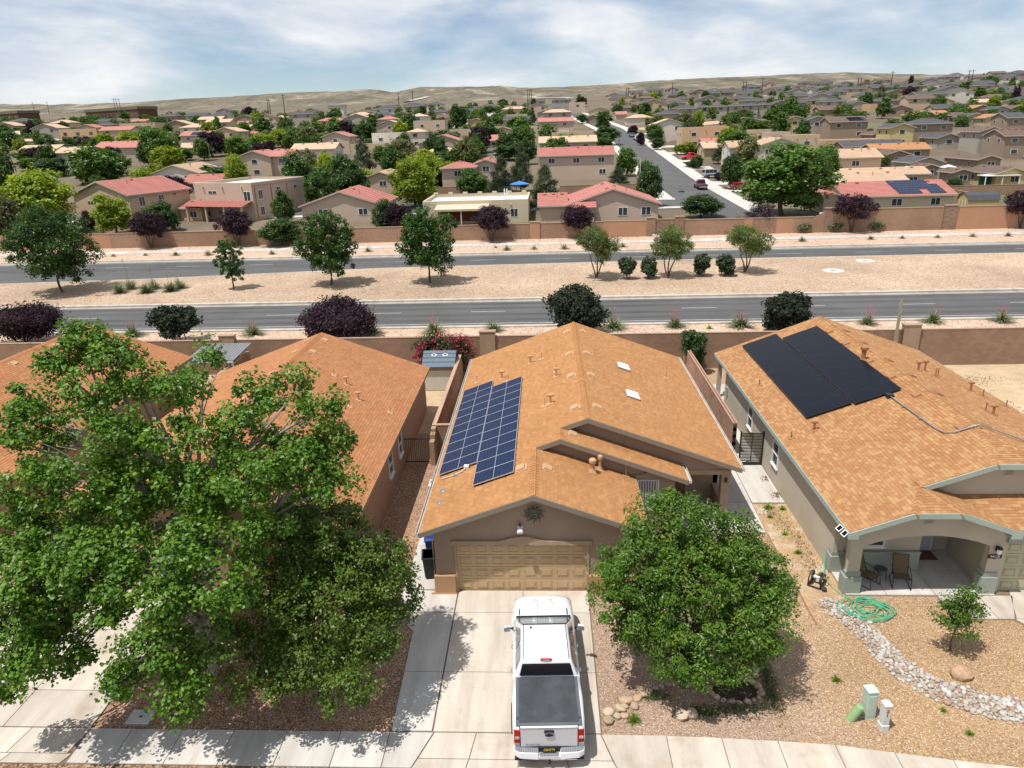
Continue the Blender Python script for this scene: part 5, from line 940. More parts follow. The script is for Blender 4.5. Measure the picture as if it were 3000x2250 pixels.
MB().box(8.47, 8.84, 5.0, 5.42, 0, 2.55).build('porch_pillar', mt['stucco_c'], HC, bevel=.015)
B('porch_beam', mt['trim_beam'], HC, 6.25, 8.83, 4.88, 4.93, 2.35, 2.56)
dd = thing_part('front_door', HC, (6.85, 7.0, 0))
mt['door_brown'] = M('brown_door', (.20, .105, .06), var=.1, sc=3, rough=.5)
MB().box(-.47, .47, -.06, 0, .05, 2.1).build('leaf', mt['door_brown'], dd, world=False)
for i in range(4): MB().box(-.40 + i * .205, -.24 + i * .205, -.08, -.06, .2, 1.0).build('panel', mt['door_brown'], dd, world=False); MB().box(-.40 + i * .205, -.24 + i * .205, -.08, -.06, 1.15, 2.0).build('panel', mt['door_brown'], dd, world=False)
MB().box(-.55, -.48, -.09, 0, 0, 2.2).box(.48, .55, -.09, 0, 0, 2.2).box(-.55, .55, -.09, 0, 2.12, 2.22).build('door_frame', mt['trim_beam'], dd, world=False)
B('porch_lamp', mt['black'], HC, 8.60, 8.70, 4.92, 5.0, 1.95, 2.15)
window(HC, (5.15, 3.72, 2.08), .86, 1.35, 'y-', bars=7, pane=mt['glass_b'])
m = MB(); m.extr([(4.55, 3.71, 2.82), (5.75, 3.71, 2.82), (5.75, 3.71, 2.98), (5.45, 3.71, 2.99), (5.15, 3.71, 3.12), (4.85, 3.71, 2.99), (4.55, 3.71, 2.98)], (0, -.05, 0)); m.build('window_head', mt['stucco_c'], HC)
window(HC, (-3.24, 9.5, 1.5), 1.2, 1.2, 'x-')
# front wainscot blocks
MB().box(-3.30, -2.50, -.26, -.12, .0, .82).build('wainscot', mt['stucco_band'], HC, bevel=.012); MB().box(2.50, 4.26, -.26, -.12, .0, .82).build('wainscot', mt['stucco_band'], HC, bevel=.012)
MB().box(-3.36, -2.47, -.30, -.115, .0, .08).build('plinth', mt['stucco_band'], HC)
# garage header with the small arch
m = MB(); pts = [(-2.58, 2.13), (2.58, 2.13), (2.58, 2.30), (.95, 2.30)]
for i in range(9): a = i / 8; pts.append((.95 - 1.9 * a * .95, 2.30 + .20 * math.sin(math.pi * a) ** 1.5))
pts += [(-2.58, 2.30)]
m.extr([(x, -.12, z) for x, z in pts], (0, -.10, 0)); m.build('garage_header', mt['trim_beam'], HC)
B('garage_jamb', mt['trim_beam'], HC, -2.50, -2.42, -.16, .04, 0, 2.13); B('garage_jamb', mt['trim_beam'], HC, 2.42, 2.50, -.16, .04, 0, 2.13)
def garage_door(par, x0, x1, y, h, rows, cols, mat):
    g = thing_part('garage_door', par, ((x0 + x1) / 2, y, 0)); w = x1 - x0; rh = h / rows
    for r in range(rows):
        s = MB().box(-w / 2, w / 2, -.04, 0, r * rh + .006, (r + 1) * rh - .006).build('door_section', mat, g, world=False)
        cw = w / cols
        for c in range(cols):
            cx = -w / 2 + cw * (c + .5); z0 = r * rh + rh * .22; z1 = (r + 1) * rh - rh * .2; hw = cw * .36
            m = MB(); m.loft([[(cx - hw, -.04, z0), (cx + hw, -.04, z0), (cx + hw, -.04, z1), (cx - hw, -.04, z1)], [(cx - hw + .015, -.026, z0 + .015), (cx + hw - .015, -.026, z0 + .015), (cx + hw - .015, -.026, z1 - .015), (cx - hw + .015, -.026, z1 - .015)], [(cx - hw + .03, -.028, z0 + .03), (cx + hw - .03, -.028, z0 + .03), (cx + hw - .03, -.028, z1 - .03), (cx - hw + .03, -.028, z1 - .03)], [(cx - hw + .055, -.05, z0 + .055), (cx + hw - .055, -.05, z0 + .055), (cx + hw - .055, -.05, z1 - .055), (cx - hw + .055, -.05, z1 - .055)]])
            # raised panel: rim then field
            m2 = MB(); m2.box(cx - hw, cx + hw, -.052, -.039, z0, z0 + .018).box(cx - hw, cx + hw, -.052, -.039, z1 - .018, z1).box(cx - hw, cx - hw + .018, -.052, -.039, z0 + .018, z1 - .018).box(cx + hw - .018, cx + hw, -.052, -.039, z0 + .018, z1 - .018).box(cx - hw + .05, cx + hw - .05, -.058, -.039, z0 + .05, z1 - .05)
            m2.build('door_panel', mat, s, world=False)
    return g
garage_door(HC, -2.42, 2.42, .04, 2.13, 4, 8, mt['garage'])
B('door_handle', mt['white'], HC, 2.36, 2.41, -.06, -.0, 1.45, 1.6)
# downpipe at the left front corner
MB().tube([(XL + .0, -.35, 2.72), (-3.5, -.2, 2.5), (-3.29, -.16, 2.4), (-3.29, -.16, .1), (-3.45, -.3, .05)], .035, 6).build('downpipe', mt['trim_beam'], HC)
# vents and pipes
for y in (18.19, 13.92, 10.37, 6.19): box_vent(HC, 3.17, y, z3(3.17), 1, mt['ventbrown']); box_vent(HC, 2.22, y - .1, zl(2.22), -1, mt['ventbrown'])
box_vent(HC, -.02, 1.93, zl(-.02), -1, mt['ventbrown']); box_vent(HC, 1.0, 1.92, zg(1.0), 1, mt['ventbrown']); box_vent(HC, 2.05, 4.25, z2(2.05), 1, mt['ventbrown'])
for (x, y) in ((.1, 14.65), (1.47, 10.99), (-1.45, 13.75), (1.16, 7.6)): pipe_vent(HC, x, y, zl(x), .42, .055, 'tee', mt['ventbrown'])
for (x, y) in ((.72, 14.67), (1.47, 11.71), (-2.91, 14.65), (-1.06, 12.95), (.9, 7.53)): pipe_vent(HC, x, y, zl(x), .40, .022, 'thin', mt['ventbrown'])
pipe_vent(HC, 7.52, 14.27, z3(7.52), .42, .022, 'thin', mt['ventbrown'])
RIDGE[0] = .5
pipe_vent(HC, 2.79, 2.85, zg(2.79), .55, .085, 'cap', mt['ventbrown']); pipe_vent(HC, 3.12, 3.3, zg(3.12), .60, .06, 'cap', mt['ventbrown']); pipe_vent(HC, 4.2, 3.55, zg(4.2), .72, .03, 'thin', mt['ventbrown'])
mt['sky_dome'] = M('skylight_dome', (.78, .80, .84), rough=.15, spec=.5, var=.05, fine=0)
for y in (13.44, 9.2):
    s = thing_part('skylight', HC, (5.07, y, z3(5.07)), Euler((0, math.atan(K), 0)))
    MB().box(-.32, .32, -.36, .36, -.02, .09).build('curb', mt['galv'], s, world=False)
    MB().loft([[(-.34, -.38, .09), (.34, -.38, .09), (.34, .38, .09), (-.34, .38, .09)], [(-.32, -.36, .14), (.32, -.36, .14), (.32, .36, .14), (-.32, .36, .14)], [(-.24, -.28, .19), (.24, -.28, .19), (.24, .28, .19), (-.24, .28, .19)]]).build('dome', mt['sky_dome'], s, world=False, bevel=.02)
for (x, y) in ((-3.2, 2.3), (-3.2, 1.35)):
    f = thing_part('metal_flashing', HC, (x, y, zl(x)), Euler((0, -math.atan(K), 0))); MB().box(-.10, .12, -.16, .16, .01, .02).lathe([(.07, .02), (.05, .06)], (0, 0, 0), 8).build('patch', mt['galv'], f, world=False)
# metal sun, twin floodlight
mt['sunmetal'] = M('verdigris_metal', (.13, .125, .095), var=.3, sc=6, rough=.5, metal=.3)
su = thing('sun_ornament', 'dark metal sun face with curled rays on the garage gable', 'ornament', (.49, -.13, 3.42)); su.scale = (1.2, 1, 1.2)
m = MB(); m.lathe([(.17, 0), (.17, .03), (.13, .06), (.06, .075)], (0, 0, 0), 18)
o = m.build('sun_face', mt['sunmetal'], su, world=False); o.rotation_euler = (math.radians(90), 0, 0)
for i in range(20):
    a = 2 * math.pi * i / 20; cu = .10 if i % 2 else -.06; L = .36 if i % 2 else .30; pts = []; rr = []
    for k in range(6):
        r = .16 + (L - .16) * k / 5; b = a + cu * math.sin(k / 5 * math.pi * 1.6); pts.append((r * math.cos(b), -.03, r * math.sin(b))); rr.append(.028 * (1 - k / 5.6))
    MB().tube(pts, rr, 6).build('ray', mt['sunmetal'], su, world=False)
for x in (-.05, .05): MB().lathe([(.02, 0), (.012, .02)], (x, -.04, .08), 6).build('eye', mt['black'], su, world=False)
MB().box(-.015, .015, -.11, -.07, -.03, .05).build('nose', mt['sunmetal'], su, world=False); MB().box(-.06, .06, -.09, -.07, -.08, -.065).build('mouth', mt['black'], su, world=False)
fl = thing('floodlight', 'twin white floodlight above the garage door', 'light', (-.02, -.13, 2.95))
MB().lathe([(.06, 0), (.06, .05)], (0, 0, 0), 10).build('back_plate', mt['white'], fl, world=False).rotation_euler = (math.radians(90), 0, 0)
MB().box(-.03, .03, -.12, -.04, -.0, .09).build('sensor', mt['darkplastic'], fl, world=False)
for s in (-1, 1):
    h = thing_part('lamp_head', fl, (-.02 + s * .07, -.20, 2.93)); h.rotation_euler = (math.radians(128), 0, -s * .4); h.scale = (1.5, 1.5, 1.3)
    MB().lathe([(.035, 0), (.045, .06), (.075, .17), (.08, .20)], (0, 0, 0), 10).build('shell', mt['white'], h, world=False); MB().lathe([(.07, .185), (.01, .192)], (0, 0, 0), 10).build('lens', mt['sky_dome'], h, world=False)

# ---- solar arrays
def solar_mat(name, cell, line, cols, rows, half, lw=.035, sp_=.08, ro=.35):
    m, t = nt(name); L = t.links
    out = N(t, 'ShaderNodeOutputMaterial'); p = N(t, 'ShaderNodeBsdfPrincipled', {'Roughness': ro}); p.inputs['Specular IOR Level'].default_value = sp_
    L.new(p.outputs[0], out.inputs[0])
    tc = N(t, 'ShaderNodeTexCoord'); mp = N(t, 'ShaderNodeMapping'); mp.inputs['Scale'].default_value = (cols, rows, 1); L.new(tc.outputs['Generated'], mp.inputs[0])
    sp = N(t, 'ShaderNodeSeparateXYZ'); L.new(mp.outputs[0], sp.inputs[0]); mk = []
    for i in (0, 1):
        fr = N(t, 'ShaderNodeMath', operation='FRACT'); L.new(sp.outputs[i], fr.inputs[0])
        a = N(t, 'ShaderNodeMath', {1: .5}, operation='SUBTRACT'); L.new(fr.outputs[0], a.inputs[0])
        b = N(t, 'ShaderNodeMath', operation='ABSOLUTE'); L.new(a.outputs[0], b.inputs[0])
        g = N(t, 'ShaderNodeMath', {1: .5 - lw}, operation='GREATER_THAN'); L.new(b.outputs[0], g.inputs[0]); mk.append(g)
    mx = N(t, 'ShaderNodeMath', operation='MAXIMUM'); L.new(mk[0].outputs[0], mx.inputs[0]); L.new(mk[1].outputs[0], mx.inputs[1])
    vn = N(t, 'ShaderNodeTexNoise', {'Scale': 2.0, 'Detail': 3.0}); L.new(tc.outputs['Object'], vn.inputs['Vector'])
    c = ramp(t, [(.3, mulc(cell, .8)), (.7, mulc(cell, 1.25))], vn.outputs[0])
    q = N(t, 'ShaderNodeMix', data_type='RGBA'); L.new(mx.outputs[0], q.inputs[0]); L.new(c, q.inputs[6]); q.inputs[7].default_value = (*line, 1); L.new(q.outputs[2], p.inputs['Base Color'])
    return m
mt['cell_blue'] = solar_mat('blue_cells', (.010, .019, .055), (.06, .075, .12), 5, 6, True, .022)
mt['cell_black'] = solar_mat('black_cells', (.0055, .0075, .014), (.009, .011, .017), 6, 10, True, .03, .09, .3)
mt['alu_dark'] = M('dark_rail', (.03, .03, .032), rough=.4, metal=.3, var=.1, fine=0)
def solar_array(name, label, x0, y0, n, dy, wx, zf, halves, cell, frame, lift=.13, single_gap=.02):
    """panels in one row along y; wx horizontal width up the slope"""
    ang = math.atan(K); sl = wx / math.cos(ang)
    t = thing(name, label, 'solar array', (x0, y0, zf(x0) + lift), 0, 'rooftop solar arrays'); t.rotation_euler = (0, -ang, 0)
    fr = MB(); W_, Lp = sl, dy - single_gap; f = .016
    fr.box(0, W_, 0, f, -.035, .003).box(0, W_, Lp - f, Lp, -.035, .003).box(0, f, f, Lp - f, -.035, .003).box(W_ - f, W_, f, Lp - f, -.035, .003)
    if halves: fr.box(W_ / 2 - .009, W_ / 2 + .009, f, Lp - f, -.004, .0015)
    frm = fr.mesh('frame', frame)
    hw = (W_ - 2 * f - (.024 if halves else 0)) / (2 if halves else 1)
    cm = MB().box(0, hw, f, Lp - f, -.012, 0).mesh('cells', cell)
    for i in range(n):
        o = bpy.data.objects.new('panel', frm); link(o, t); o.location = (0, i * dy, 0)
        for j in range(2 if halves else 1):
            c = bpy.data.objects.new('cell_sheet', cm); link(c, o); c.location = (f + j * (hw + .024), 0, 0)
    for u in (.22, .78): MB().box(W_ * u - .02, W_ * u + .02, -.05, n * dy + .03, -.09, -.04).build('rail', mt['alu_dark'], t, world=False)
    for i in range(n + 1):
        for u in (.22, .78): MB().box(W_ * u - .02, W_ * u + .02, i * dy - .03, i * dy + .01, -lift + .01, -.03).build('foot', mt['alu_dark'], t, world=False)
    return t
solar_array('solar_array', 'blue panel row next to the left gutter of the orange roof', -3.54, 3.68, 10, 1.0, 1.62, zl, True, mt['cell_blue'], mt['solar_frame'])
solar_array('solar_array', 'blue panel row nearer the ridge, reaching closest to the garage gable', -1.90, 1.62, 11, 1.0, 1.60, zl, True, mt['cell_blue'], mt['solar_frame'])
cj = thing('conduit', 'grey conduit and junction box below the blue solar panels', 'conduit', (-2.4, 3.6, zl(-2.4)))
MB().tube([(-3.35, 3.35, zl(-3.35) + .05), (-2.9, 3.3, zl(-2.9) + .05), (-2.55, 3.38, zl(-2.55) + .06), (-2.35, 3.55, zl(-2.35) + .08)], .022, 6).build('pipe', mt['gutter'], cj); MB().box(-2.45, -2.25, 3.5, 3.68, zl(-2.35) + .03, zl(-2.35) + .17).build('junction_box', mt['white'], cj, bevel=.01)
MB().box(-2.85, -2.65, 3.2, 3.38, zl(-2.75) + .0, zl(-2.75) + .06).build('bracket', mt['galv'], cj)

# ------------------------------------------------------------------ right neighbour
HR = thing('greige_house', 'greige stucco house with sage green trim and black solar panels', 'house', (17.7, 0, 0))
EX = 11.55; RX = 17.72
r1 = lambda x: 2.88 + K * (x - EX)
r2 = lambda x: r1(RX) - K * (x - RX)
FY = -.62; BY = 20.35
# porch gable (ridge 14.48), clipped; second gable clipped at y .6
PX = 14.48; PZ = r1(PX)
pr = lambda x: PZ - K * (x - PX)
CZ = r1(13.65)
left_r = [[(EX, FY, r1(EX)), (13.65, FY, CZ), (PX, .68, PZ), (PX, .72, PZ), (EX, .72, r1(EX))],
          [(EX, .72, r1(EX)), (16.92, .72, r1(16.92)), (RX, 3.25, r1(RX)), (RX, BY, r1(RX)), (EX, BY, r1(EX))]]
# horizontal course planes
porch_r = [[(PX, .68, PZ), (15.31, FY, CZ), (17.41, FY, pr(17.41)), (17.41, 1.15, pr(17.41)), (PX, 1.15, PZ)]]
clip1 = [[(13.65, FY, CZ), (15.31, FY, CZ), (PX, .68, PZ)]]
C2 = r1(16.92)
clip2 = [[(16.92, .72, C2), (18.52, .72, C2), (RX, 3.25, r1(RX))]]
right_r = [[(RX, 3.25, r1(RX)), (18.52, .72, C2), (23.9, .72, r2(23.9)), (23.9, BY, r2(23.9)), (RX, BY, r1(RX))]]
GZ = 2.87
kf = (3.42 - GZ) / (1.15 + .40)
zgf = lambda y: GZ + kf * (y + .40)
gar_r = [[(16.0, -.40, GZ), (24.4, -.40, GZ), (24.4, 1.18, zgf(1.18)), (16.0, 1.18, zgf(1.18))]]
gar_r = [[(17.35, -.40, GZ), (24.4, -.40, GZ), (24.4, 1.18, zgf(1.18)), (15.95, 1.18, zgf(1.18))]]
allr = left_r + porch_r + clip1 + clip2 + right_r + gar_r
RR = deck('roof', allr, HR, .05, [mt['sage'], mt['felt']])
shingle_roof(RR, [(left_r, r1(EX)), (porch_r, pr(17.41)), (clip1, CZ), (clip2, C2), (right_r, r2(23.9)), (gar_r, GZ)], mt['sh_r'], mt['sho_r'], w=.30, lam=True, hgt=.016)
ridge_caps(RR, (RX, 3.25, r1(RX)), (RX, BY, r1(RX)), (-1, 0, -K), (1, 0, -K), mt['sho_r'])
ridge_caps(RR, (PX, .68, PZ), (PX, 1.15, PZ), (-1, 0, -K), (1, 0, -K), mt['sho_r'])
k1 = (PZ - CZ) / 1.3; k2 = (r1(RX) - C2) / 2.53
ridge_caps(RR, (13.65, FY, CZ), (PX, .68, PZ), (-1, 0, -K), (.5, -1, -k1), mt['sho_r']); ridge_caps(RR, (15.31, FY, CZ), (PX, .68, PZ), (-.5, -1, -k1), (1, 0, -K), mt['sho_r'])
ridge_caps(RR, (16.92, .72, C2), (RX, 3.25, r1(RX)), (-1, 0, -K), (.4, -1, -k2), mt['sho_r']); ridge_caps(RR, (18.52, .72, C2), (RX, 3.25, r1(RX)), (-.4, -1, -k2), (1, 0, -K), mt['sho_r'])
def fr_(p, q, h=.2, t=(0, -.04, 0)): return fas(p, q, h, t, mt['sage'], RR)
fr_((EX, FY, r1(EX)), (13.65, FY, CZ)); fr_((13.65, FY, CZ), (15.31, FY, CZ)); fr_((15.31, FY, CZ), (17.41, FY, pr(17.41)))
fr_((14.42, .72, r1(14.42)), (16.92, .72, C2)); fr_((16.92, .72, C2), (18.52, .72, C2)); fr_((18.52, .72, C2), (23.9, .72, r2(23.9)))
fr_((EX, FY - .04, r1(EX)), (EX, BY, r1(EX)), .2, (-.035, 0, 0)); fr_((17.41, -.40, GZ), (24.4, -.40, GZ), .2, (0, -.04, 0)); fr_((23.9, .8, r2(23.9)), (23.9, BY, r2(23.9)), .2, (.035, 0, 0))
for (x0, x1) in ((EX - .03, EX + .32), (17.05, 17.44)): B('eave_return', mt['sage'], RR, x0, x1, FY - .045, -.15, (r1(EX) if x0 < 14 else pr(17.41)) - .24, (r1(EX) if x0 < 14 else pr(17.41)) - .06)
# walls
m = MB().extr([(11.87, 1.2, 0), (11.87, 1.2, r1(11.87) - dz), (11.87, 18.4, r1(11.87) - dz), (11.87, 18.4, 0)], (.2, 0, 0)); m.build('side_wall', mt['stucco_r'], HR)
# porch front with the shallow arch
pts = [(11.87, 2.05), (12.40, 2.05)]
for i in range(11): a = i / 10; pts.append((12.40 + 4.33 * a, 2.05 + .42 * math.sin(math.pi * a) ** .8))
pts += [(17.2, 2.05), (17.2, pr(17.2) - dz), (15.31, CZ - dz), (13.65, CZ - dz), (11.87, r1(11.87) - dz)]
gwall('porch_front', pts, -.14, .2, mt['stucco_r'], HR)
B('porch_wall', mt['stucco_r'], HR, 12.0, 15.2, 1.35, 1.5, 0, 2.5); B('porch_wall', mt['stucco_r'], HR, 15.2, 17.2, 2.7, 2.85, 0, 2.5); B('porch_wall', mt['stucco_r'], HR, 15.05, 15.2, 1.5, 2.7, 0, 2.5); B('porch_side_wall', mt['stucco_r'], HR, 17.0, 17.18, .06, 2.7, 0, 2.8)
B('porch_ceiling', mt['stucco_r'], HR, 11.9, 17.1, .07, 2.69, 2.46, 2.5)
B('porch_wainscot', mt['sage_d'], HR, 12.1, 15.19, 1.24, 1.345, .05, .82); B('wainscot_cap', mt['sage_d'], HR, 12.05, 15.2, 1.20, 1.34, .82, .90)
def pillar(x0, x1, y0, y1, zt):
    p = thing_part('porch_pillar', HR, ((x0 + x1) / 2, (y0 + y1) / 2, 0)); w, d = (x1 - x0) / 2, (y1 - y0) / 2
    MB().box(-w + .09, w - .09, -d + .09, d - .09, .9, zt).build('shaft', mt['stucco_r'], p, world=False)
    MB().box(-w, w, -d, d, 0, .74).build('base', mt['sage_d'], p, world=False, bevel=.012); MB().box(-w + .045, w - .045, -d + .045, d - .045, .741, .93).build('base_cap', mt['sage_d'], p, world=False, bevel=.012)
pillar(11.82, 12.44, -.2, .28, 2.1); pillar(16.7, 17.26, -.2, .28, 2.1); pillar(11.82, 12.36, 1.15, 1.6, 2.4)
wd_ = window(HR, (13.25, 1.35, 1.62), 1.15, 1.05, 'y-', mull=False)
dr = thing_part('front_door', HR, (15.85, 2.7, 0)); mt['door_blue'] = M('pale_blue_door', (.50, .54, .60), rough=.45, var=.04, fine=.02)
MB().box(-.46, .46, -.05, 0, .06, 2.1).build('leaf', mt['door_blue'], dr, world=False); MB().box(-.54, -.47, -.07, 0, .05, 2.18).box(.47, .54, -.07, 0, .05, 2.18).box(-.54, .54, -.07, 0, 2.11, 2.18).build('door_frame', mt['white'], dr, world=False)
for (a, b, c, d) in ((-.36, -.06, .25, .9), (.06, .36, .25, .9), (-.36, -.06, 1.1, 1.9), (.06, .36, 1.1, 1.9)): MB().box(a, b, -.06, -.05, c, d).build('panel', mt['door_blue'], dr, world=False)
B('door_mat', mt['felt'], HR, 15.35, 16.35, 1.95, 2.6, .05, .065)
gwall('gable_wall', [(14.6, 3.0), (23.6, 3.0), (23.6, r2(23.6) - dz), (18.52, C2 - dz), (16.92, C2 - dz), (14.6, r1(14.6) - dz)], 1.15, .18, mt['stucco_r'], HR)
gwall('garage_wall', [(17.2, 0), (17.42, 0), (17.42, 2.15), (22.3, 2.15), (22.3, 0), (23.6, 0), (23.6, GZ - .1), (17.2, GZ - .1)], -.06, .2, mt['stucco_r'], HR)
garage_door(HR, 17.45, 22.3, .08, 2.15, 4, 8, mt['garage_r']); B('garage_header', mt['sage_d'], HR, 17.36, 22.4, -.14, -.062, 2.15, 2.34)
def gable_vent(x, y, z, mat):
    g = thing_part('gable_vent', HR, (x, y, z)); MB().box(-.16, .16, -.02, 0, -.18, .18).build('vent_frame', mat, g, world=False)
    for i in range(6): MB().extr([(-.13, -.022, -.15 + i * .055), (.13, -.022, -.15 + i * .055), (.13, -.045, -.125 + i * .055), (-.13, -.045, -.125 + i * .055)], (0, 0, .008)).build('louvre', mat, g, world=False)
gable_vent(14.47, -.14, 3.12, mt['stucco_r']); gable_vent(17.72, 1.15, 4.35, mt['stucco_r'])
gwall('rear_wall', [(11.87, 0), (23.6, 0), (23.6, r2(23.6) - dz), (RX, r1(RX) - dz), (11.87, r1(11.87) - dz)], 18.4, .2, mt['stucco_r'], HR); B('side_wall', mt['stucco_r'], HR, 23.4, 23.6, .14, 18.4, 0, r2(23.6) - dz)
B('patio_post', mt['stucco_r'], HR, 11.74, 11.98, 20.0, 20.24, 0, r1(11.87) - .06)
for (y, z) in ((8.47, 1.58), (12.9, 1.6)): window(HR, (11.87, y, z), .85, 1.2, 'x-')
B('meter_box', mt['sage_d'], HR, 11.78, 11.865, 17.8, 18.0, 1.0, 1.5)
RIDGE[0] = RX
for y in (17.47, 15.09, 12.04, 9.68, 7.27, 3.68): box_vent(HR, 17.26, y, r1(17.26), -1, mt['ventdark']); box_vent(HR, 18.28, y + .2, r2(18.28), 1, mt['ventdark'])
pipe_vent(HR, 17.05, 12.35, r1(17.05), .75, .11, 'cap', mt['ventdark'])
pipe_vent(HR, 12.96, 7.12, r1(12.96), .40, .055, 'tee', mt['ventdark'])
for (x, y) in ((11.98, 7.1), (12.37, 13.63)): pipe_vent(HR, x, y, r1(x), .32, .03, 'thin', mt['ventdark'])
for (x, y, h, kd) in ((19.9, 12.4, .42, 'tee'), (20.55, 13.0, .5, 'tee'), (20.75, 12.3, .45, 'thin'), (21.2, 12.9, .40, 'thin'), (22.2, 11.6, .42, 'tee'), (22.6, 11.2, .36, 'thin'), (23.3, 10.4, .34, 'thin'), (20.6, 7.1, .40, 'tee'), (20.5, 7.5, .38, 'thin')): pipe_vent(HR, x, y, r2(x), h, .05 if kd == 'tee' else .03, kd, mt['ventdark'])
solar_array('solar_array', 'black panel row nearer the eave of the greige house', 12.98, 8.22, 10, 1.145, 1.98, r1, False, mt['cell_black'], mt['alu_dark'], lift=.15)
solar_array('solar_array', 'black panel row nearer the ridge of the greige house', 15.02, 8.05, 10, 1.062, 1.95, r1, False, mt['cell_black'], mt['alu_dark'], lift=.15)
ck = thing('conduit', 'bare metal conduit running from the black panels over the ridge', 'conduit', (16.43, 7.8, r1(16.43)))
pp = [(16.4, 7.75), (16.45, 6.0), (16.5, 4.2), (16.6, 3.6), (16.9, 3.42), (17.4, 3.4), (17.76, 3.38)]
MB().tube([(x, y, r1(x) + .09) for x, y in pp] + [(18.3, 3.36, r2(18.3) + .1), (20.5, 3.3, r2(20.5) + .09)], .028, 8).build('pipe', mt['galv'], ck); MB().box(16.25, 16.55, 7.7, 7.98, r1(16.4) + .02, r1(16.4) + .17).build('junction_box', mt['alu_dark'], ck, bevel=.01)
for (x, y) in ((16.43, 6.6), (16.47, 5.2), (17.0, 3.41), (17.6, 3.39)): MB().box(x - .06, x + .06, y - .04, y + .04, r1(x) + .02, r1(x) + .08).build('strap', mt['galv'], ck)
# little solar lights on the left fascia
for i, (y, x) in enumerate(((-.2, 11.36), (-.55, 11.40))):
    t = thing('solar_light', ('upper' if i == 0 else 'lower') + ' of two small white framed solar lights at the sage eave corner', 'light', (x, y, 2.82), 0, 'solar lights at the eave'); t.rotation_euler = (math.radians(28), math.radians(-25), .5)
    MB().box(-.13, .13, -.09, .09, 0, .03).build('frame', mt['white'], t, world=False, bevel=.01); MB().box(-.10, .10, -.06, .06, .03, .034).build('cell', mt['cell_black'], t, world=False); MB().tube([(0, 0, 0), (.12, .05, -.06)], .015, 6).build('bracket', mt['white'], t, world=False)
# wall lantern and house number
ln = thing('wall_lantern', 'black lantern with frosted glass beside the porch arch', 'lamp', (17.0, -.15, 1.95))
MB().box(-.05, .05, -.03, 0, -.1, .1).build('plate', mt['black'], ln, world=False); MB().lathe([(.03, .14), (.09, .10), (.11, .05), (.10, .04)], (.02, -.12, 0), 8).build('cap', mt['black'], ln, world=False); MB().lathe([(.05, -.16), (.075, -.12), (.085, .04)], (.02, -.12, 0), 8).build('glass', mt['sky_dome'], ln, world=False)
hn = thing('house_number', 'dark plaque with white house number under the lantern', 'sign', (16.98, -.15, 1.62))
MB().box(-.24, .24, -.025, 0, -.075, .075).build('plaque', mt['black'], hn, world=False); MB().extr([(-.10, -.012, -.075), (.10, -.012, -.075), (.0, -.012, -.12)], (0, .01, 0)).build('plaque_tip', mt['black'], hn, world=False)
def text(s, size, mat, parent, loc, rot, name='lettering', ext=.003):
    c = bpy.data.curves.new('txt', 'FONT'); c.body = s; c.size = size; c.extrude = ext; c.align_x = 'CENTER'; c.align_y = 'CENTER'; c.resolution_u = 2
    o = bpy.data.objects.new(name, c); COL.objects.link(o)
    dg = bpy.context.evaluated_depsgraph_get(); me = bpy.data.meshes.new_from_object(o.evaluated_get(dg)); bpy.data.objects.remove(o); bpy.data.curves.remove(c)
    me.materials.clear(); me.materials.append(mat)
    o = bpy.data.objects.new(name, me); link(o, parent); o.location = loc; o.rotation_euler = rot
    return o
text('94120', .135, mt['white'], hn, (0, -.029, 0), (math.radians(90), 0, 0), 'digits')

# ------------------------------------------------------------------ left neighbours
RIDGE[0] = -12.6
HL = thing('salmon_house', 'salmon stucco house with plain orange roof behind the large leafy tree', 'house', (-12.6, 0, 0))
l2 = lambda x: 2.84 + K * (-6.2 - x)          # right plane
l1 = lambda x: l2(-12.6) - K * (-12.6 - x)      # left plane
lp = [rect(-19.0, -12.6, -.4, 18.35, l1)]; rp_ = [rect(-12.6, -6.2, -.4, 18.35, l2)]
RL = deck('roof', lp + rp_, HL, .05, [mt['trim_c'], mt['felt']])
shingle_roof(RL, [(lp, l1(-19)), (rp_, l2(-6.2))], mt['sh_l'], mt['sho_l'])
ridge_caps(RL, (-12.6, -.4, l2(-12.6)), (-12.6, 18.35, l2(-12.6)), (-1, 0, -K), (1, 0, -K), mt['sho_l'])
fas((-6.2, -.4, 2.84), (-6.2, 18.35, 2.84), .18, (.03, 0, 0), mt['stucco_band'], RL); fas((-19, -.4, 2.84), (-12.6, -.4, l2(-12.6)), .2, (0, -.04, 0), mt['stucco_band'], RL); fas((-12.6, -.4, l2(-12.6)), (-6.2, -.4, 2.84), .2, (0, -.04, 0), mt['stucco_band'], RL)
B('side_wall', mt['stucco_l'], HL, -6.7, -6.5, .2, 18.0, 0, l2(-6.5) - dz); B('side_wall', mt['stucco_l'], HL, -18.7, -18.5, .2, 18.0, 0, l1(-18.7) - dz)
gwall('front_wall', [(-18.7, 0), (-6.5, 0), (-6.5, l2(-6.5) - dz), (-12.6, l2(-12.6) - dz), (-18.7, l1(-18.7) - dz)], 0, .2, mt['stucco_l'], HL); gwall('rear_wall', [(-18.7, 0), (-6.5, 0), (-6.5, l2(-6.5) - dz), (-12.6, l2(-12.6) - dz), (-18.7, l1(-18.7) - dz)], 18.0, .2, mt['stucco_l'], HL)
MB().box(-10.4, -9.9, -1.6, -1.1, 0, 2.5).build('porch_pillar', mt['stucco_band'], HL); B('porch_beam', mt['stucco_band'], HL, -12.6, -8.2, -1.55, -1.15, 2.4, 2.75)
garage_door(HL, -18.2, -13.3, -.01, 2.13, 4, 8, mt['garage']); window(HL, (-8.6, 0, 1.5), 1.5, 1.2, 'y-')
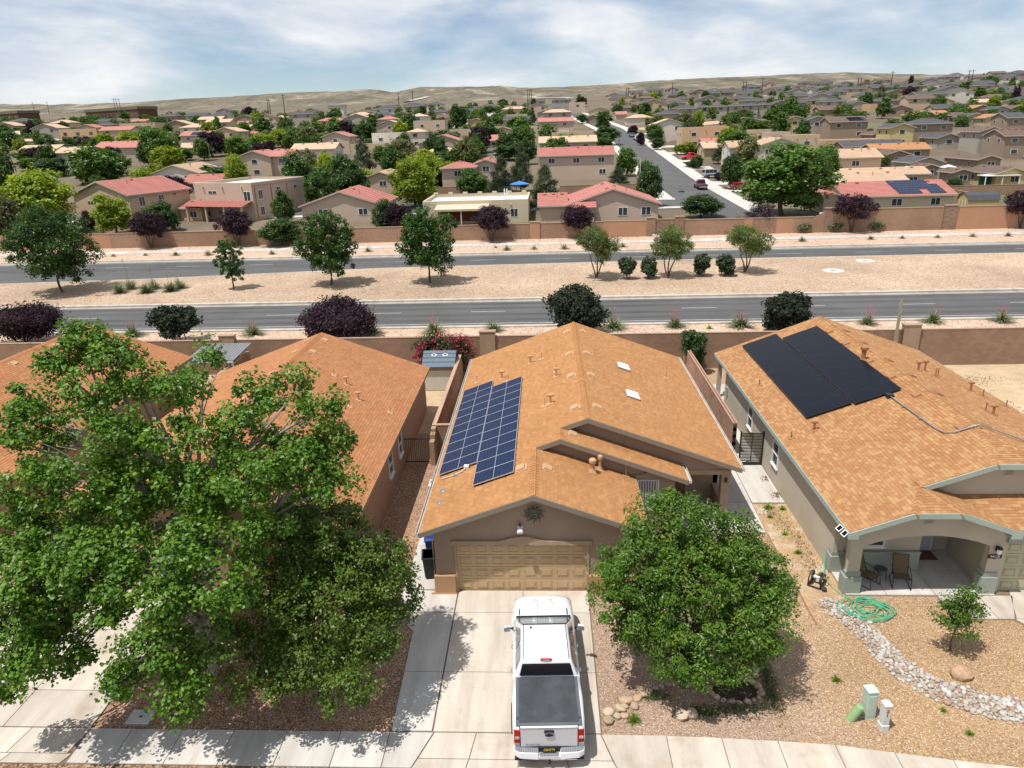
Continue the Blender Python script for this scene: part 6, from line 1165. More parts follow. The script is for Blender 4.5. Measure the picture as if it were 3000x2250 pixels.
window(HL, (-6.5, 7.55, 1.62), .85, 1.12, 'x+'); window(HL, (-6.5, 9.9, 1.6), .8, 1.2, 'x+')
for y in (17.2, 14.9, 11.2, 7.5): box_vent(HL, -12.1, y, l2(-12.1), 1, mt['ventbrown']); box_vent(HL, -13.1, y, l1(-13.1), -1, mt['ventbrown'])
for (x, y, kd) in ((-10.35, 12.7, 'thin'), (-9.55, 12.1, 'tee'), (-8.6, 10.7, 'tee'), (-8.75, 9.6, 'thin'), (-6.95, 10.4, 'thin'), (-8.85, 7.0, 'tee')): pipe_vent(HL, x, y, l2(x), .40, .05 if kd == 'tee' else .022, kd, mt['ventbrown'])
RIDGE[0] = -29.0
HLL = thing('orange_roof_house', 'orange shingle roof at the left edge, mostly behind the leafy tree', 'house', (-29, 8, 0))
q2 = lambda x: 2.82 + K * (-22.5 - x); q1 = lambda x: q2(-29) - K * (-29 - x)
lp = [rect(-35.6, -29, 1.0, 21.3, q1)]; rp_ = [rect(-29, -22.5, 1.0, 21.3, q2)]
RLL = deck('roof', lp + rp_, HLL, .05, [mt['trim_c'], mt['felt']])
shingle_roof(RLL, [(lp, q1(-35.6)), (rp_, q2(-22.5))], mt['sh_l'], mt['sho_l'])
ridge_caps(RLL, (-29, 1, q2(-29)), (-29, 21.3, q2(-29)), (-1, 0, -K), (1, 0, -K), mt['sho_l'])
fas((-22.5, 1, 2.82), (-22.5, 21.3, 2.82), .18, (.03, 0, 0), mt['trim_c'], RLL)
MB().extr([(x, 1.4, z) for x, z in [(-35.2, 0), (-22.9, 0), (-22.9, q2(-22.9) - dz), (-29, q2(-29) - dz), (-35.2, q1(-35.2) - dz)]], (0, 19.5, 0)).build('wall', mt['stucco_l'], HLL)
for y in (19.8, 17.0, 13.5, 9): box_vent(HLL, -28.5, y, q2(-28.5), 1, mt['ventbrown'])
for (x, y) in ((-29.6, 16.5), (-24.9, 15.6), (-24.3, 15.0)): pipe_vent(HLL, x, y, (q1 if x < -29 else q2)(x), .45, .03, 'thin', mt['ventdark'])

# ================================================================== pickup truck in the driveway
def car_paint(name, col, rough=.22, coat=.6, metal=0.0):
    m = M(name, col, rough=rough, var=.02, fine=0, spec=.5, metal=metal)
    p = [n for n in m.node_tree.nodes if n.type == 'BSDF_PRINCIPLED'][0]; p.inputs['Coat Weight'].default_value = coat; p.inputs['Coat Roughness'].default_value = .05
    return m
mt['paint_white'] = car_paint('truck_white', (.70, .715, .735))
mt['chrome'] = M('chrome', (.70, .71, .72), rough=.18, metal=.9, var=.05, fine=0)
mt['bumper_grey'] = M('step_pad', (.20, .215, .23), rough=.6, var=.15, sc=8, fine=.05)
mt['vinyl'] = M('tonneau_vinyl', (.052, .058, .064), rough=.6, var=.22, sc=1.6, fine=.06, bsc=120, spec=.3, stain=((.085, .092, .10), 1.2, .6))
mt['rail'] = M('bed_rail_grey', (.10, .115, .135), rough=.55, var=.1, fine=.03)
mt['tail_red'] = M('tail_lamp_red', (.42, .012, .010), rough=.12, var=.15, sc=6, fine=0, spec=.6)
mt['lamp_clear'] = M('lamp_clear', (.55, .45, .42), rough=.15, var=.1, fine=0, spec=.6)
mt['amber'] = M('plate_yellow', (.62, .50, .03), rough=.5, var=.1, fine=0)
mt['ws'] = MGLASS('windscreen_glass', (.045, .065, .065), .03, .9)
mt['tint'] = MGLASS('tinted_glass', (.006, .006, .009), .05, .5)
mt['seal'] = M('black_trim', (.02, .022, .03), rough=.5, var=.1, fine=0)

def ring(y, wb, wm, wt, zb, zm, zt, crown=.03):
    """half profile mirrored: sill, waist, shoulder, top"""
    h = [(wb * .9, zb), (wb, zb + .05), (wm, zm), (wm - .005, zt - .10), (wt + .02, zt - .03), (wt - .05, zt), (wt * .5, zt + crown * .8)]
    return [(x, y, z) for x, z in h] + [(0, y, zt + crown)] + [(-x, y, z) for x, z in h[::-1]]
tr = thing('pickup_truck', 'white crew cab pickup with dark bed cover parked in the driveway', 'truck', (.86, -4.78, .05), math.radians(2.0))
# lower body
rs = []
for (y, wb, wm, wt, zb, zm, zt, cr) in ((-1.22, .90, 1.0, .93, .42, .85, 1.30, .0), (-.6, .90, 1.0, .93, .42, .85, 1.30, 0), (.4, .90, 1.0, .93, .42, .85, 1.28, 0), (1.50, .91, 1.01, .95, .45, .85, 1.24, 0.02)):
    rs.append(ring(y, wb, wm, wt, zb, zm, zt, cr))
MB().loft(rs).build('cab_body', mt['paint_white'], tr, world=False, smooth=True)
rs = []
for (y, wb, wm, wt, zb, zm, zt, cr) in ((1.52, .91, 1.01, .90, .5, .85, 1.21, .03), (1.72, .92, 1.015, .90, .5, .85, 1.20, .05), (2.2, .92, 1.015, .88, .5, .82, 1.18, .06), (2.7, .91, 1.0, .84, .5, .80, 1.12, .06), (2.95, .88, .96, .78, .45, .75, 1.06, .05), (3.08, .82, .90, .70, .42, .72, .98, .04), (3.14, .74, .80, .60, .45, .70, .88, .02)):
    rs.append(ring(y, wb, wm, wt, zb, zm, zt, cr))
hood = MB().loft(rs).build('front_body', mt['paint_white'], tr, world=False, smooth=True)
for s in (-1, 1):
    MB().loft([[(s * .16, 1.75, 1.235), (s * .40, 1.75, 1.23), (s * .36, 1.75, 1.262), (s * .20, 1.75, 1.264)], [(s * .17, 2.3, 1.235), (s * .36, 2.3, 1.228), (s * .33, 2.3, 1.262), (s * .20, 2.3, 1.266)], [(s * .18, 2.95, 1.09), (s * .32, 2.95, 1.085), (s * .3, 2.95, 1.10), (s * .2, 2.95, 1.103)]]).build('bonnet_bulge', mt['paint_white'], hood, world=False, smooth=True)
    MB().box(s * .80 - .012, s * .80 + .012, 1.75, 2.05, 1.20, 1.252).build('bonnet_badge', mt['seal'], hood, world=False)
# greenhouse
def quadpts(w, y0, y1, z): return [(-w, y0, z), (w, y0, z), (w, y1, z), (-w, y1, z)]
cabm = MB().loft([[(-.93, -1.27, 1.27), (.93, -1.27, 1.27), (.92, 1.52, 1.20), (-.92, 1.52, 1.20)], [(-.905, -1.25, 1.40), (.905, -1.25, 1.40), (.89, 1.22, 1.36), (-.89, 1.22, 1.36)], [(-.735, -1.12, 1.80), (.735, -1.12, 1.80), (.725, .50, 1.80), (-.725, .50, 1.80)], [(-.66, -1.07, 1.845), (.66, -1.07, 1.845), (.65, .42, 1.85), (-.65, .42, 1.85)], [(-.3, -.98, 1.868), (.3, -.98, 1.868), (.3, .34, 1.872), (-.3, .34, 1.872)]])
cab = cabm.build('cab', mt['paint_white'], tr, world=False, bevel=.035, seg=3, smooth=False)
for poly in cab.data.polygons: poly.use_smooth = True
for s in (-1, 1):
    MB().tube([(s * .668, -1.08, 1.855), (s * .665, -.3, 1.864), (s * .655, .43, 1.858)], .009, 6).build('roof_seam', mt['seal'], cab, world=False)
    for k, x in enumerate((.17, .42)):
        MB().box(s * x - .035, s * x + .035, -.9, .05, 1.85, 1.874 if k == 0 else 1.866).build('roof_rib', mt['paint_white'], cab, world=False, bevel=.008)
MB().lathe([(.035, 0), (.03, .03), (.01, .07)], (-.42, .28, 1.865), 8).build('antenna', mt['seal'], cab, world=False)
def glass(name, pts, mat, par=tr, out=.012, th=.01):
    a, b, c = V(pts[0]), V(pts[1]), V(pts[2]); n = (b - a).cross(c - a).normalized()
    MB().extr([V(p) + n * out for p in pts], n * th).build(name, mat, par, world=False)
glass('windscreen', [(.69, .56, 1.76), (.84, 1.30, 1.345), (-.84, 1.30, 1.345), (-.69, .56, 1.76)], mt['ws'], out=.03)
glass('windscreen', [(.84, 1.30, 1.345), (.87, 1.52, 1.24), (-.87, 1.52, 1.24), (-.84, 1.30, 1.345)], mt['ws'], out=.03)
glass('windscreen_edge', [(.90, 1.50, 1.235), (.90, 1.66, 1.225), (-.90, 1.66, 1.225), (-.90, 1.50, 1.235)], mt['seal'], out=.02)
glass('rear_window', [(.70, -1.145, 1.76), (.79, -1.25, 1.42), (-.79, -1.25, 1.42), (-.70, -1.145, 1.76)][::-1], mt['tint'], out=.03)
for s in (-1, 1):
    def sp(y, f): # point on side glass plane
        z = 1.40 + (1.78 - 1.40) * f; x = .905 + (.742 - .905) * f; return (s * x, y, z)
    for (y0, y1, t0, t1) in ((-1.02, -.28, -.92, -.30), (-.18, .92, -.16, .42)):
        pts = [sp(y0, .06), sp(y1, .06), sp(t1, .93), sp(t0, .93)]
        if s < 0: pts = pts[::-1]
        glass('side_window', pts, mt['glass_b'] if s < 0 else mt['tint'], out=.012)
    for y in (-.72, .32): MB().tube([(s * 1.0, y - .09, 1.12), (s * 1.035, y - .05, 1.13), (s * 1.035, y + .05, 1.13), (s * 1.0, y + .09, 1.12)], .018, 6).build('door_handle', mt['chrome'], tr, world=False)
    mr = thing_part('mirror', tr, (0, 0, 0)); mr.location = (s * 1.0, .92, 1.36)
    MB().box(-.02, .02, -.05, .05, -.06, .02).tube([(0, 0, -.02), (s * .10, -.01, .0)], .03, 6).build('arm', mt['seal'], mr, world=False)
    MB().loft([[(s * .08, -.05, -.10), (s * .30, -.09, -.09), (s * .30, -.09, .10), (s * .08, -.05, .11)], [(s * .10, .06, -.08), (s * .27, .02, -.07), (s * .27, .02, .085), (s * .10, .06, .09)]]).build('shell', mt['paint_white'], mr, world=False, bevel=.02); MB().extr([(s * .10, -.06, -.08), (s * .28, -.092, -.07), (s * .28, -.092, .08), (s * .10, -.06, .09)], (0, -.006, 0)).build('mirror_glass', mt['glass_b'], mr, world=False)
    for y in (-1.95, 1.95):
        w = thing_part('wheel', tr, (0, 0, 0)); w.location = (s * .88, y, .40); w.rotation_euler = (0, math.radians(90), 0)
        MB().lathe([(.27, -.14), (.36, -.14), (.40, -.10), (.40, .10), (.36, .14), (.27, .14)], (0, 0, 0), 24).build('tyre', mt['rubber'], w, world=False); MB().lathe([(.26, -.125), (.27, .10), (.10, .135), (.05, .13)], (0, 0, 0), 16).build('rim', mt['chrome'], w, world=False)
        pts = [(s * 1.012, y + .47 * math.cos(a), .42 + .47 * math.sin(a)) for a in np.linspace(0, math.pi, 13)]
        MB().tube(pts, .035, 6).build('arch_trim', mt['rubber'] if y < 0 else mt['paint_white'], tr, world=False)
# bed
bed = thing_part('bed', tr, (0, 0, 0)); bed.location = (0, 0, 0)
for s in (-1, 1):
    m = MB(); R_ = []
    for (y, wo, zt) in ((-3.05, .955, 1.335), (-2.98, .985, 1.345), (-2.7, 1.005, 1.35), (-1.95, 1.02, 1.355), (-1.24, 1.0, 1.36)):
        R_.append([(s * .80, y, .55), (s * (wo - .03), y, .52), (s * wo, y, .85), (s * (wo - .01), y, 1.20), (s * (wo - .05), y, zt - .02), (s * (wo - .13), y, zt), (s * .80, y, zt - .02)])
    m.loft(R_); m.build('bed_side', mt['paint_white'], bed, world=False, smooth=True)
    MB().box(min(s * .80, s * .90), max(s * .80, s * .90), -3.0, -1.25, 1.345, 1.372).build('rail_cap', mt['rail'], bed, world=False, bevel=.01)
    MB().box(s * .85 - .02, s * .85 + .02, -2.86, -2.78, 1.37, 1.378).build('stake_pocket', mt['seal'], bed, world=False)
MB().box(-.81, .81, -3.02, -1.24, .6, .72).build('bed_floor', mt['rubber'], bed, world=False); MB().box(-.95, .95, -1.27, -1.22, .6, 1.38).build('bed_front', mt['paint_white'], bed, world=False)
nx_, ny_ = 13, 15; vs = []; fs = []
for j in range(ny_):
    for i in range(nx_):
        u, w = i / (nx_ - 1), j / (ny_ - 1); vs.append((-.815 + 1.63 * u, -2.96 + 1.70 * w, 1.376 + .012 * math.sin(math.pi * u) * math.sin(math.pi * w) + .0035 * math.sin(u * 19 + w * 2)))
for j in range(ny_ - 1):
    for i in range(nx_ - 1): fs.append((j * nx_ + i, j * nx_ + i + 1, (j + 1) * nx_ + i + 1, (j + 1) * nx_ + i))
link(bpy.data.objects.new('bed_cover', mesh_np('bed_cover', vs, fs, [mt['vinyl']], smooth=True)), tr)
MB().box(-.90, .90, -3.06, -2.955, 1.34, 1.374).build('tailgate_cap', mt['rail'], bed, world=False, bevel=.015)
tg = thing_part('tailgate', tr, (0, 0, 0)); tg.location = (0, -3.06, .62)
MB().loft([[(-.775, .0, 0), (.775, .0, 0), (.775, .08, 0), (-.775, .08, 0)], [(-.775, -.015, .35), (.775, -.015, .35), (.775, .08, .35), (-.775, .08, .35)], [(-.775, -.03, .66), (.775, -.03, .66), (.775, .08, .66), (-.775, .08, .66)], [(-.775, -.05, .71), (.775, -.05, .71), (.775, .06, .73), (-.775, .06, .73)]]).build('panel', mt['paint_white'], tg, world=False, bevel=.012)
MB().box(-.13, .13, -.055, -.015, .50, .61).build('handle_bezel', mt['seal'], tg, world=False, bevel=.015); MB().box(-.09, .09, -.062, -.05, .52, .56).build('handle', mt['rail'], tg, world=False)
em = [(-.115, .02), (-.05, .02), (-.05, .035), (.05, .035), (.05, .02), (.115, .02), (.10, -.02), (.05, -.02), (.05, -.035), (-.05, -.035), (-.05, -.02), (-.10, -.02)]
MB().extr([(x, -.03, .425 + z) for x, z in em], (0, -.02, 0)).build('emblem', mt['seal'], tg, world=False)
text('SILVERADO', .075, mt['chrome'], tg, (-.46, -.012, .09), (math.radians(88), 0, 0), 'lettering', .004)
for s in (-1, 1):
    tl = thing_part('tail_light', tr, (0, 0, 0)); tl.location = (s * .87, -3.06, .98)
    MB().loft([[(-s * .085, -.02, -.22), (s * .085, .0, -.22), (s * .11, .12, -.22), (-s * .085, .08, -.22)], [(-s * .085, -.03, .22), (s * .075, -.01, .24), (s * .10, .12, .26), (-s * .085, .08, .24)]]).build('lens', mt['tail_red'], tl, world=False, bevel=.015); MB().box(-.06, .06, -.035, -.02, -.06, .02).build('reverse_lamp', mt['lamp_clear'], tl, world=False)
# bumper
bp = thing_part('rear_bumper', tr, (0, 0, 0)); bp.location = (0, -3.1, .5)
def bump(y, k): return y
for s in (-1, 1):
    x0, x1 = .30, .97
    MB().loft([[(s * x0, -.20, -.10), (s * x0, -.16, .085), (s * x0, .03, .085), (s * x0, .03, -.10)], [(s * .80, -.17, -.08), (s * .80, -.135, .085), (s * .80, .05, .085), (s * .80, .05, -.08)], [(s * .95, -.08, -.06), (s * .95, -.06, .085), (s * .95, .10, .085), (s * .95, .10, -.06)], [(s * x1, .10, -.04), (s * x1, .10, .08), (s * x1, .22, .08), (s * x1, .22, -.04)]]).build('chrome_bar', mt['chrome'] if False else mt['paint_white'], bp, world=False, bevel=.01)
    MB().extr([(s * .31, -.135, .088), (s * .80, -.11, .088), (s * .93, -.045, .088), (s * .95, .06, .088), (s * .31, .02, .088)], (0, 0, .012)).build('step_pad', mt['bumper_grey'], bp, world=False)
    for i in range(9): MB().box(s * (.36 + i * .062) - .012, s * (.36 + i * .062) + .012, -.10 + (i > 7) * .05, .02, .1, .108).build('tread', mt['galv'], bp, world=False)
    MB().box(min(s * .74, s * .95), max(s * .74, s * .95), -.12, .1, -.20, -.09).build('valance', mt['seal'], bp, world=False, bevel=.02)
MB().box(-.31, .31, -.17, .02, -.12, -.02).build('centre_bar', mt['paint_white'], bp, world=False, bevel=.01); MB().box(-.26, .26, -.165, -.02, -.02, -.008).build('centre_step', mt['bumper_grey'], bp, world=False)
for i in range(8): MB().box(-.23 + i * .062, -.21 + i * .062, -.15, -.03, -.008, .0).build('tread', mt['galv'], bp, world=False)
pl = thing_part('number_plate', tr, (0, 0, 0)); pl.location = (0, -3.13, .575); pl.rotation_euler = (math.radians(-20), 0, 0)
MB().box(-.17, .17, -.012, 0, -.08, .08).build('plate', mt['seal'], pl, world=False); text('CSHTTY', .085, mt['amber'], pl, (0, -.014, 0), (math.radians(90), 0, 0), 'characters')
MB().box(-.30, .30, -.02, .02, .0, .15).build('plate_recess', mt['seal'], bp, world=False); MB().box(-.035, .035, -.20, -.08, -.26, -.19).build('tow_hitch', mt['seal'], bp, world=False)
bl = thing_part('brake_light', tr, (0, 0, 0)); bl.location = (0, -1.10, 1.845); MB().box(-.17, .17, -.035, .03, -.01, .035).build('lens', mt['tail_red'], bl, world=False, bevel=.012); MB().box(-.10, .10, -.042, -.03, .0, .018).build('cargo_lamp', mt['lamp_clear'], bl, world=False)

# ================================================================== other vehicles on the side street
def small_vehicle(name, label, x, y, rz, kind, col):
    z = T(x, y) + .06
    t = thing(name, label, 'pickup' if kind == 'pickup' else 'car', (x, y, z), rz, 'parked vehicles')
    pm = car_paint('paint_' + name + '_%d' % len(bpy.data.materials), col)
    L = 5.6 if kind == 'pickup' else (5.2 if kind == 'suv' else 4.5); h = 1.85 if kind != 'car' else 1.45; w = .98 if kind != 'car' else .88; bz = h * .56
    MB().loft([ring(-L / 2, w * .85, w * .9, w * .8, .45, .7, bz * .95, .02), ring(-L / 2 + .15, w * .92, w, w * .88, .35, .75, bz, .02), ring(L * .12, w * .92, w, w * .9, .3, .75, bz, .02), ring(L / 2 - .5, w * .92, w * .98, w * .86, .35, .7, bz * .94, .04), ring(L / 2, w * .8, w * .85, w * .7, .4, .65, bz * .75, .02)]).build('body', pm, t, world=False, smooth=True)
    y0, y1 = (-.9, 1.25) if kind == 'pickup' else ((-L / 2 + .15, 1.35) if kind == 'suv' else (-L / 2 + .5, 1.1))
    MB().loft([[(-w * .9, y0, bz - .02), (w * .9, y0, bz - .02), (w * .9, y1, bz - .02), (-w * .9, y1, bz - .02)], [(-w * .72, y0 + .22, h - .05), (w * .72, y0 + .22, h - .05), (w * .72, y1 - .75, h - .05), (-w * .72, y1 - .75, h - .05)], [(-w * .6, y0 + .3, h), (w * .6, y0 + .3, h), (w * .6, y1 - .85, h), (-w * .6, y1 - .85, h)]]).build('cab', pm, t, world=False, bevel=.03)
    def gl(n_, pts): glass(n_, pts, mt['tint'], t, out=.012)
    hz0, hz1 = bz + .08, h - .1
    def P(sx, yy, f, yb, yt): return (sx * (w * .9 + (w * .72 - w * .9) * f), yb + (yt - yb) * f, bz - .02 + (h - .05 - bz + .02) * f)
    gl('rear_window', [P(-.85, 0, .15, y0, y0 + .22), P(.85, 0, .15, y0, y0 + .22), P(.85, 0, .88, y0, y0 + .22), P(-.85, 0, .88, y0, y0 + .22)]); gl('windscreen', [P(.88, 0, .15, y1, y1 - .75), P(-.88, 0, .15, y1, y1 - .75), P(-.88, 0, .88, y1, y1 - .75), P(.88, 0, .88, y1, y1 - .75)])
    for s in (-1, 1):
        ya, yb = y0 + .25, y1 - .85; n = 2 if kind != 'suv' else 3
        for i in range(n):
            a = ya + (yb - ya) * i / n + .04; b = ya + (yb - ya) * (i + 1) / n - .04
            pts = [(s * (w * .88), a, bz + .06), (s * (w * .88), b, bz + .06), (s * (w * .745), b, h - .13), (s * (w * .745), a, h - .13)]
            gl('side_window', pts if s > 0 else pts[::-1])
        for yy in (-L * .30, L * .31):
            wh = thing_part('wheel', t, (0, 0, 0)); wh.location = (s * (w - .1), yy, .36); wh.rotation_euler = (0, math.radians(90), 0); MB().lathe([(.22, -.11), (.35, -.11), (.36, -.07), (.36, .07), (.35, .11), (.22, .11)], (0, 0, 0), 16).build('tyre', mt['rubber'], wh, world=False); MB().lathe([(.21, -.1), (.21, .1), (.05, .115)], (0, 0, 0), 12).build('rim', mt['chrome'], wh, world=False)
        MB().box(min(s * w * .72, s * w * .86), max(s * w * .72, s * w * .86), -L / 2 - .02, -L / 2 + .05, .75, bz * .9).build('tail_light', mt['tail_red'], t, world=False)
    MB().box(-w * .85, w * .85, -L / 2 - .10, -L / 2 + .05, .42, .6).build('rear_bumper', mt['chrome'], t, world=False, bevel=.02)
    if kind == 'pickup': MB().box(-w * .72, w * .72, -L / 2 + .12, y0 - .06, bz - .02, bz + .025).build('bed_cover', mt['vinyl'], t, world=False)
    return t
small_vehicle('pickup_truck', 'dark red pickup parked at the kerb of the side street', 33.2, 131.5, 0, 'pickup', (.13, .008, .012))
small_vehicle('parked_car', 'silver blue estate wagon nosed into a driveway beside the dark red pickup', 39.6, 149.0, math.radians(-80), 'suv', (.22, .26, .31))
small_vehicle('pickup_truck', 'bright red pickup in a driveway farther up the side street', 41.0, 184.0, math.radians(100), 'pickup', (.50, .012, .015))
small_vehicle('parked_car', 'red car half hidden under trees beyond the wall', 40.5, 128.5, math.radians(-85), 'car', (.35, .012, .018))
small_vehicle('parked_car', 'white van nosed towards the white garage between tile roofs', -13.2, 196.5, math.radians(8), 'suv', (.65, .66, .67))
for i, (x, y, c) in enumerate(((33.6, 232, (.6, .6, .62)), (33.5, 245, (.75, .75, .76)), (37.5, 222, (.4, .42, .45)), (33.4, 258, (.2, .25, .35)))):
    small_vehicle('parked_car', ('pale silver', 'white', 'grey', 'dark blue')[i] + ' car in the line parked far up the side street', x, y, (0, 0, 1.4, 0)[i], 'car', c)

# ================================================================== yard things
def blob_mesh(name, mat, seed, sub=2, amp=.16, flat=.7):
    bm = bmesh.new(); bmesh.ops.create_icosphere(bm, subdivisions=sub, radius=1.0); r = random.Random(seed)
    ph = [V((r.uniform(-1, 1), r.uniform(-1, 1), r.uniform(-1, 1))) * r.uniform(1.2, 3.4) for _ in range(6)]
    for v in bm.verts:
        n = sum(math.sin(v.co.dot(p) * 2 + i) for i, p in enumerate(ph)) / 6; v.co *= 1 + amp * 2.2 * n; v.co.z *= flat
    me = bpy.data.meshes.new(name); bm.to_mesh(me); bm.free(); me.materials.append(mat)
    me.polygons.foreach_set('use_smooth', [sub > 2 or amp < .15] * len(me.polygons))
    return me
mt['river'] = MR('river_rock', [(0, (.27, .21, .165)), (.25, (.39, .345, .29)), (.5, (.44, .415, .38)), (.65, (.32, .195, .14)), (.72, (.40, .385, .36)), (1, (.50, .48, .45))], src='obj', grain=.15, gsc=14)
mt['river_s'] = MR('river_rock_small', [(0, (.27, .21, .165)), (.25, (.39, .345, .29)), (.5, (.44, .415, .38)), (.65, (.32, .195, .14)), (.72, (.40, .385, .36)), (1, (.50, .48, .45))], src='rnd', grain=.15, gsc=14)
mt['ring_rock'] = MR('garden_rock', [(0, (.30, .22, .155)), (.4, (.45, .36, .26)), (.7, (.42, .28, .19)), (1, (.55, .48, .39))], src='obj', grain=.18, gsc=9, bump=.01)
rock_me = [blob_mesh('stone', mt['river'], 40 + i, 2, .13, .62) for i in range(6)]
ring_me = [blob_mesh('stone', mt['ring_rock'], 60 + i, 2, .17, .72) for i in range(6)]
rb = thing('river_rock_bed', 'winding bed of pale river rocks across the right front yard', 'rock bed', (12.5, -3.5, 0))
bed_pts = [(10.95, -.55, .28), (11.35, -1.15, .42), (11.75, -2.0, .42), (11.95, -2.9, .42), (12.05, -3.7, .45), (12.45, -4.5, .48), (13.0, -5.05, .52), (13.8, -5.4, .52), (14.6, -5.7, .5), (15.6, -5.9, .5)]
cum = [0]
for a, b in zip(bed_pts[:-1], bed_pts[1:]): cum.append(cum[-1] + math.hypot(b[0] - a[0], b[1] - a[1]))
stones = []
rr_ = random.Random(3)
tries = 0
while len(stones) < 620 and tries < 30000:
    tries += 1
    s = rr_.uniform(0, cum[-1]); x = np.interp(s, cum, [p[0] for p in bed_pts]); y = np.interp(s, cum, [p[1] for p in bed_pts]); hw = np.interp(s, cum, [p[2] for p in bed_pts])
    i = max(0, min(len(cum) - 2, int(np.searchsorted(cum, s)) - 1)); d = V((bed_pts[i + 1][0] - bed_pts[i][0], bed_pts[i + 1][1] - bed_pts[i][1])).normalized(); o = rr_.uniform(-1, 1) * hw * rr_.uniform(.85, 1.08)
    px, py = x - d.y * o, y + d.x * o; r = rr_.uniform(.045, .095) if rr_.random() < .8 else rr_.uniform(.09, .12)
    if all((px - q[0]) ** 2 + (py - q[1]) ** 2 > ((r + q[2]) * .74) ** 2 for q in stones): stones.append((px, py, r))
stones.sort(key=lambda q: -q[2])
for k, (x, y, r) in enumerate(stones[:300]):
    o = inst('stone', rock_me[k % 6], rb, (x, y, r * .42), (rr_.uniform(-.3, .3), rr_.uniform(-.3, .3), rr_.uniform(0, 6.28)), (r * rr_.uniform(.9, 1.35), r * rr_.uniform(.8, 1.05), r))
# small stones joined
bm = bmesh.new(); ico = bmesh.new(); bmesh.ops.create_icosphere(ico, subdivisions=1, radius=1.0)
iv = np.array([tuple(v.co) for v in ico.verts]); ico.verts.ensure_lookup_table(); if_ = np.array([[v.index for v in f.verts] for f in ico.faces]); bm.free(); ico.free()
sv = []; sf = []; srn = []
def scatter_stones(lst):
    for (x, y, r) in lst:
        n = len(sv) * len(iv); a = rr_.uniform(0, 6.28); sc_ = (r * rr_.uniform(.8, 1.3), r * rr_.uniform(.7, 1), r * .62)
        q = iv * sc_ * (1 + nrg.uniform(-.15, .15, (len(iv), 1))); c, s = math.cos(a), math.sin(a)
        sv.append(np.stack([q[:, 0] * c - q[:, 1] * s + x, q[:, 0] * s + q[:, 1] * c + y, q[:, 2] + r * .35], -1)); sf.append(if_ + n); srn.extend([rr_.random()] * len(if_))
scatter_stones(stones[300:])
for _ in range(260):
    s = rr_.uniform(0, cum[-1]); x = np.interp(s, cum, [p[0] for p in bed_pts]); y = np.interp(s, cum, [p[1] for p in bed_pts]); scatter_stones([(x + rr_.gauss(0, .28), y + rr_.gauss(0, .28), rr_.uniform(.02, .045))])
o = link(bpy.data.objects.new('pebbles', mesh_np('pebbles', np.concatenate(sv) - np.array([12.5, -3.5, 0]), np.concatenate(sf), [mt['river_s']], smooth=True, rnd=srn)), rb); o['kind'] = 'stuff'
# loose gravel relief in the near yards
sv = []; sf = []; srn = []
mt['loose'] = MR('loose_gravel', [(0, (.24, .14, .09)), (.4, (.42, .28, .18)), (.7, (.50, .36, .25)), (1, (.62, .53, .45))], grain=.1)
for _ in range(9000):
    x, y = rr_.uniform(2.6, 17), rr_.uniform(-7.3, 3.5)
    if (x > 11.8 and y > -.4) or y < sw_y(x) + .1 or (x > 15 and y > -1.7) or (x > 6 and x < 10.4 and y > 3.9): continue
    scatter_stones([(x, y, rr_.uniform(.012, .028))])
for _ in range(3500):
    x, y = rr_.uniform(-12.6, -3.9), rr_.uniform(-6.7, -1)
    scatter_stones([(x, y, rr_.uniform(.012, .03))])
o = tag(link(bpy.data.objects.new('loose_gravel', mesh_np('loose_gravel', np.concatenate(sv), np.concatenate(sf), [mt['loose']], rnd=srn))), 'loose brown and pink gravel over the front yards', 'gravel', kind='stuff')
# rock rings under the tree
rg = thing('rock_border', 'double ring and line of field stones under the front yard tree', 'rocks', (6, -5, 0))
pts = []
for k in range(20): a = 2 * math.pi * k / 20; pts.append((6.72 + .78 * math.cos(a), -5.02 + .52 * math.sin(a), rr_.uniform(.07, .12)))
for k in range(14): u = k / 13; pts.append((3.25 + 2.7 * u, -5.75 + 1.0 * math.sin(u * 2.2), rr_.uniform(.07, .12)))
for k in range(8): u = k / 7; pts.append((7.5 + .12 * math.sin(k), -4.4 + 1.9 * u, rr_.uniform(.08, .13)))
for q in ((2.75, -6.0, .17), (2.72, -6.32, .16), (2.98, -6.15, .13), (3.1, -5.85, .15), (3.3, -5.55, .17), (3.55, -5.75, .13), (3.2, -6.1, .11), (4.9, -6.1, .2), (5.2, -6.05, .2)): pts.append(q)
for k, (x, y, r) in enumerate(pts): inst('stone', ring_me[k % 6], rg, (x, y, r * .45), (rr_.uniform(-.3, .3), rr_.uniform(-.3, .3), rr_.uniform(0, 6.28)), (r * rr_.uniform(.9, 1.4), r, r))
mt['soil'] = M('dark_soil', (.05, .035, .022), var=.3, sc=6, fine=.1)
struct(MB().poly([(6.72 + .7 * math.cos(a), -5.02 + .45 * math.sin(a), .012) for a in np.linspace(0, 6.28, 20)[:-1]]).build('planting_bed', mt['soil']))
mt['boulder'] = M('boulder_tan', (.46, .30, .19), var=.25, sc=3, bump=.02, bsc=12, fine=.1)
for (x, y, r, lab) in ((13.85, -4.35, .30, 'tan boulder in front of the young tree on the right'), (-10.15, -6.1, .34, 'brown boulder under the large leafy tree beside the sidewalk')):
    o = bpy.data.objects.new('boulder', blob_mesh('boulder', mt['boulder'], int(x * 7) + 30, 2, .22, .8)); link(o); o.location = (x, y, r * .5); o.scale = (r * 1.15, r * .85, r); tag(o, lab, 'rock')
ul = thing('utility_box_lid', 'flat grey utility lid beside the sidewalk under the leafy tree', 'utility lid', (-11.45, -6.35, 0))
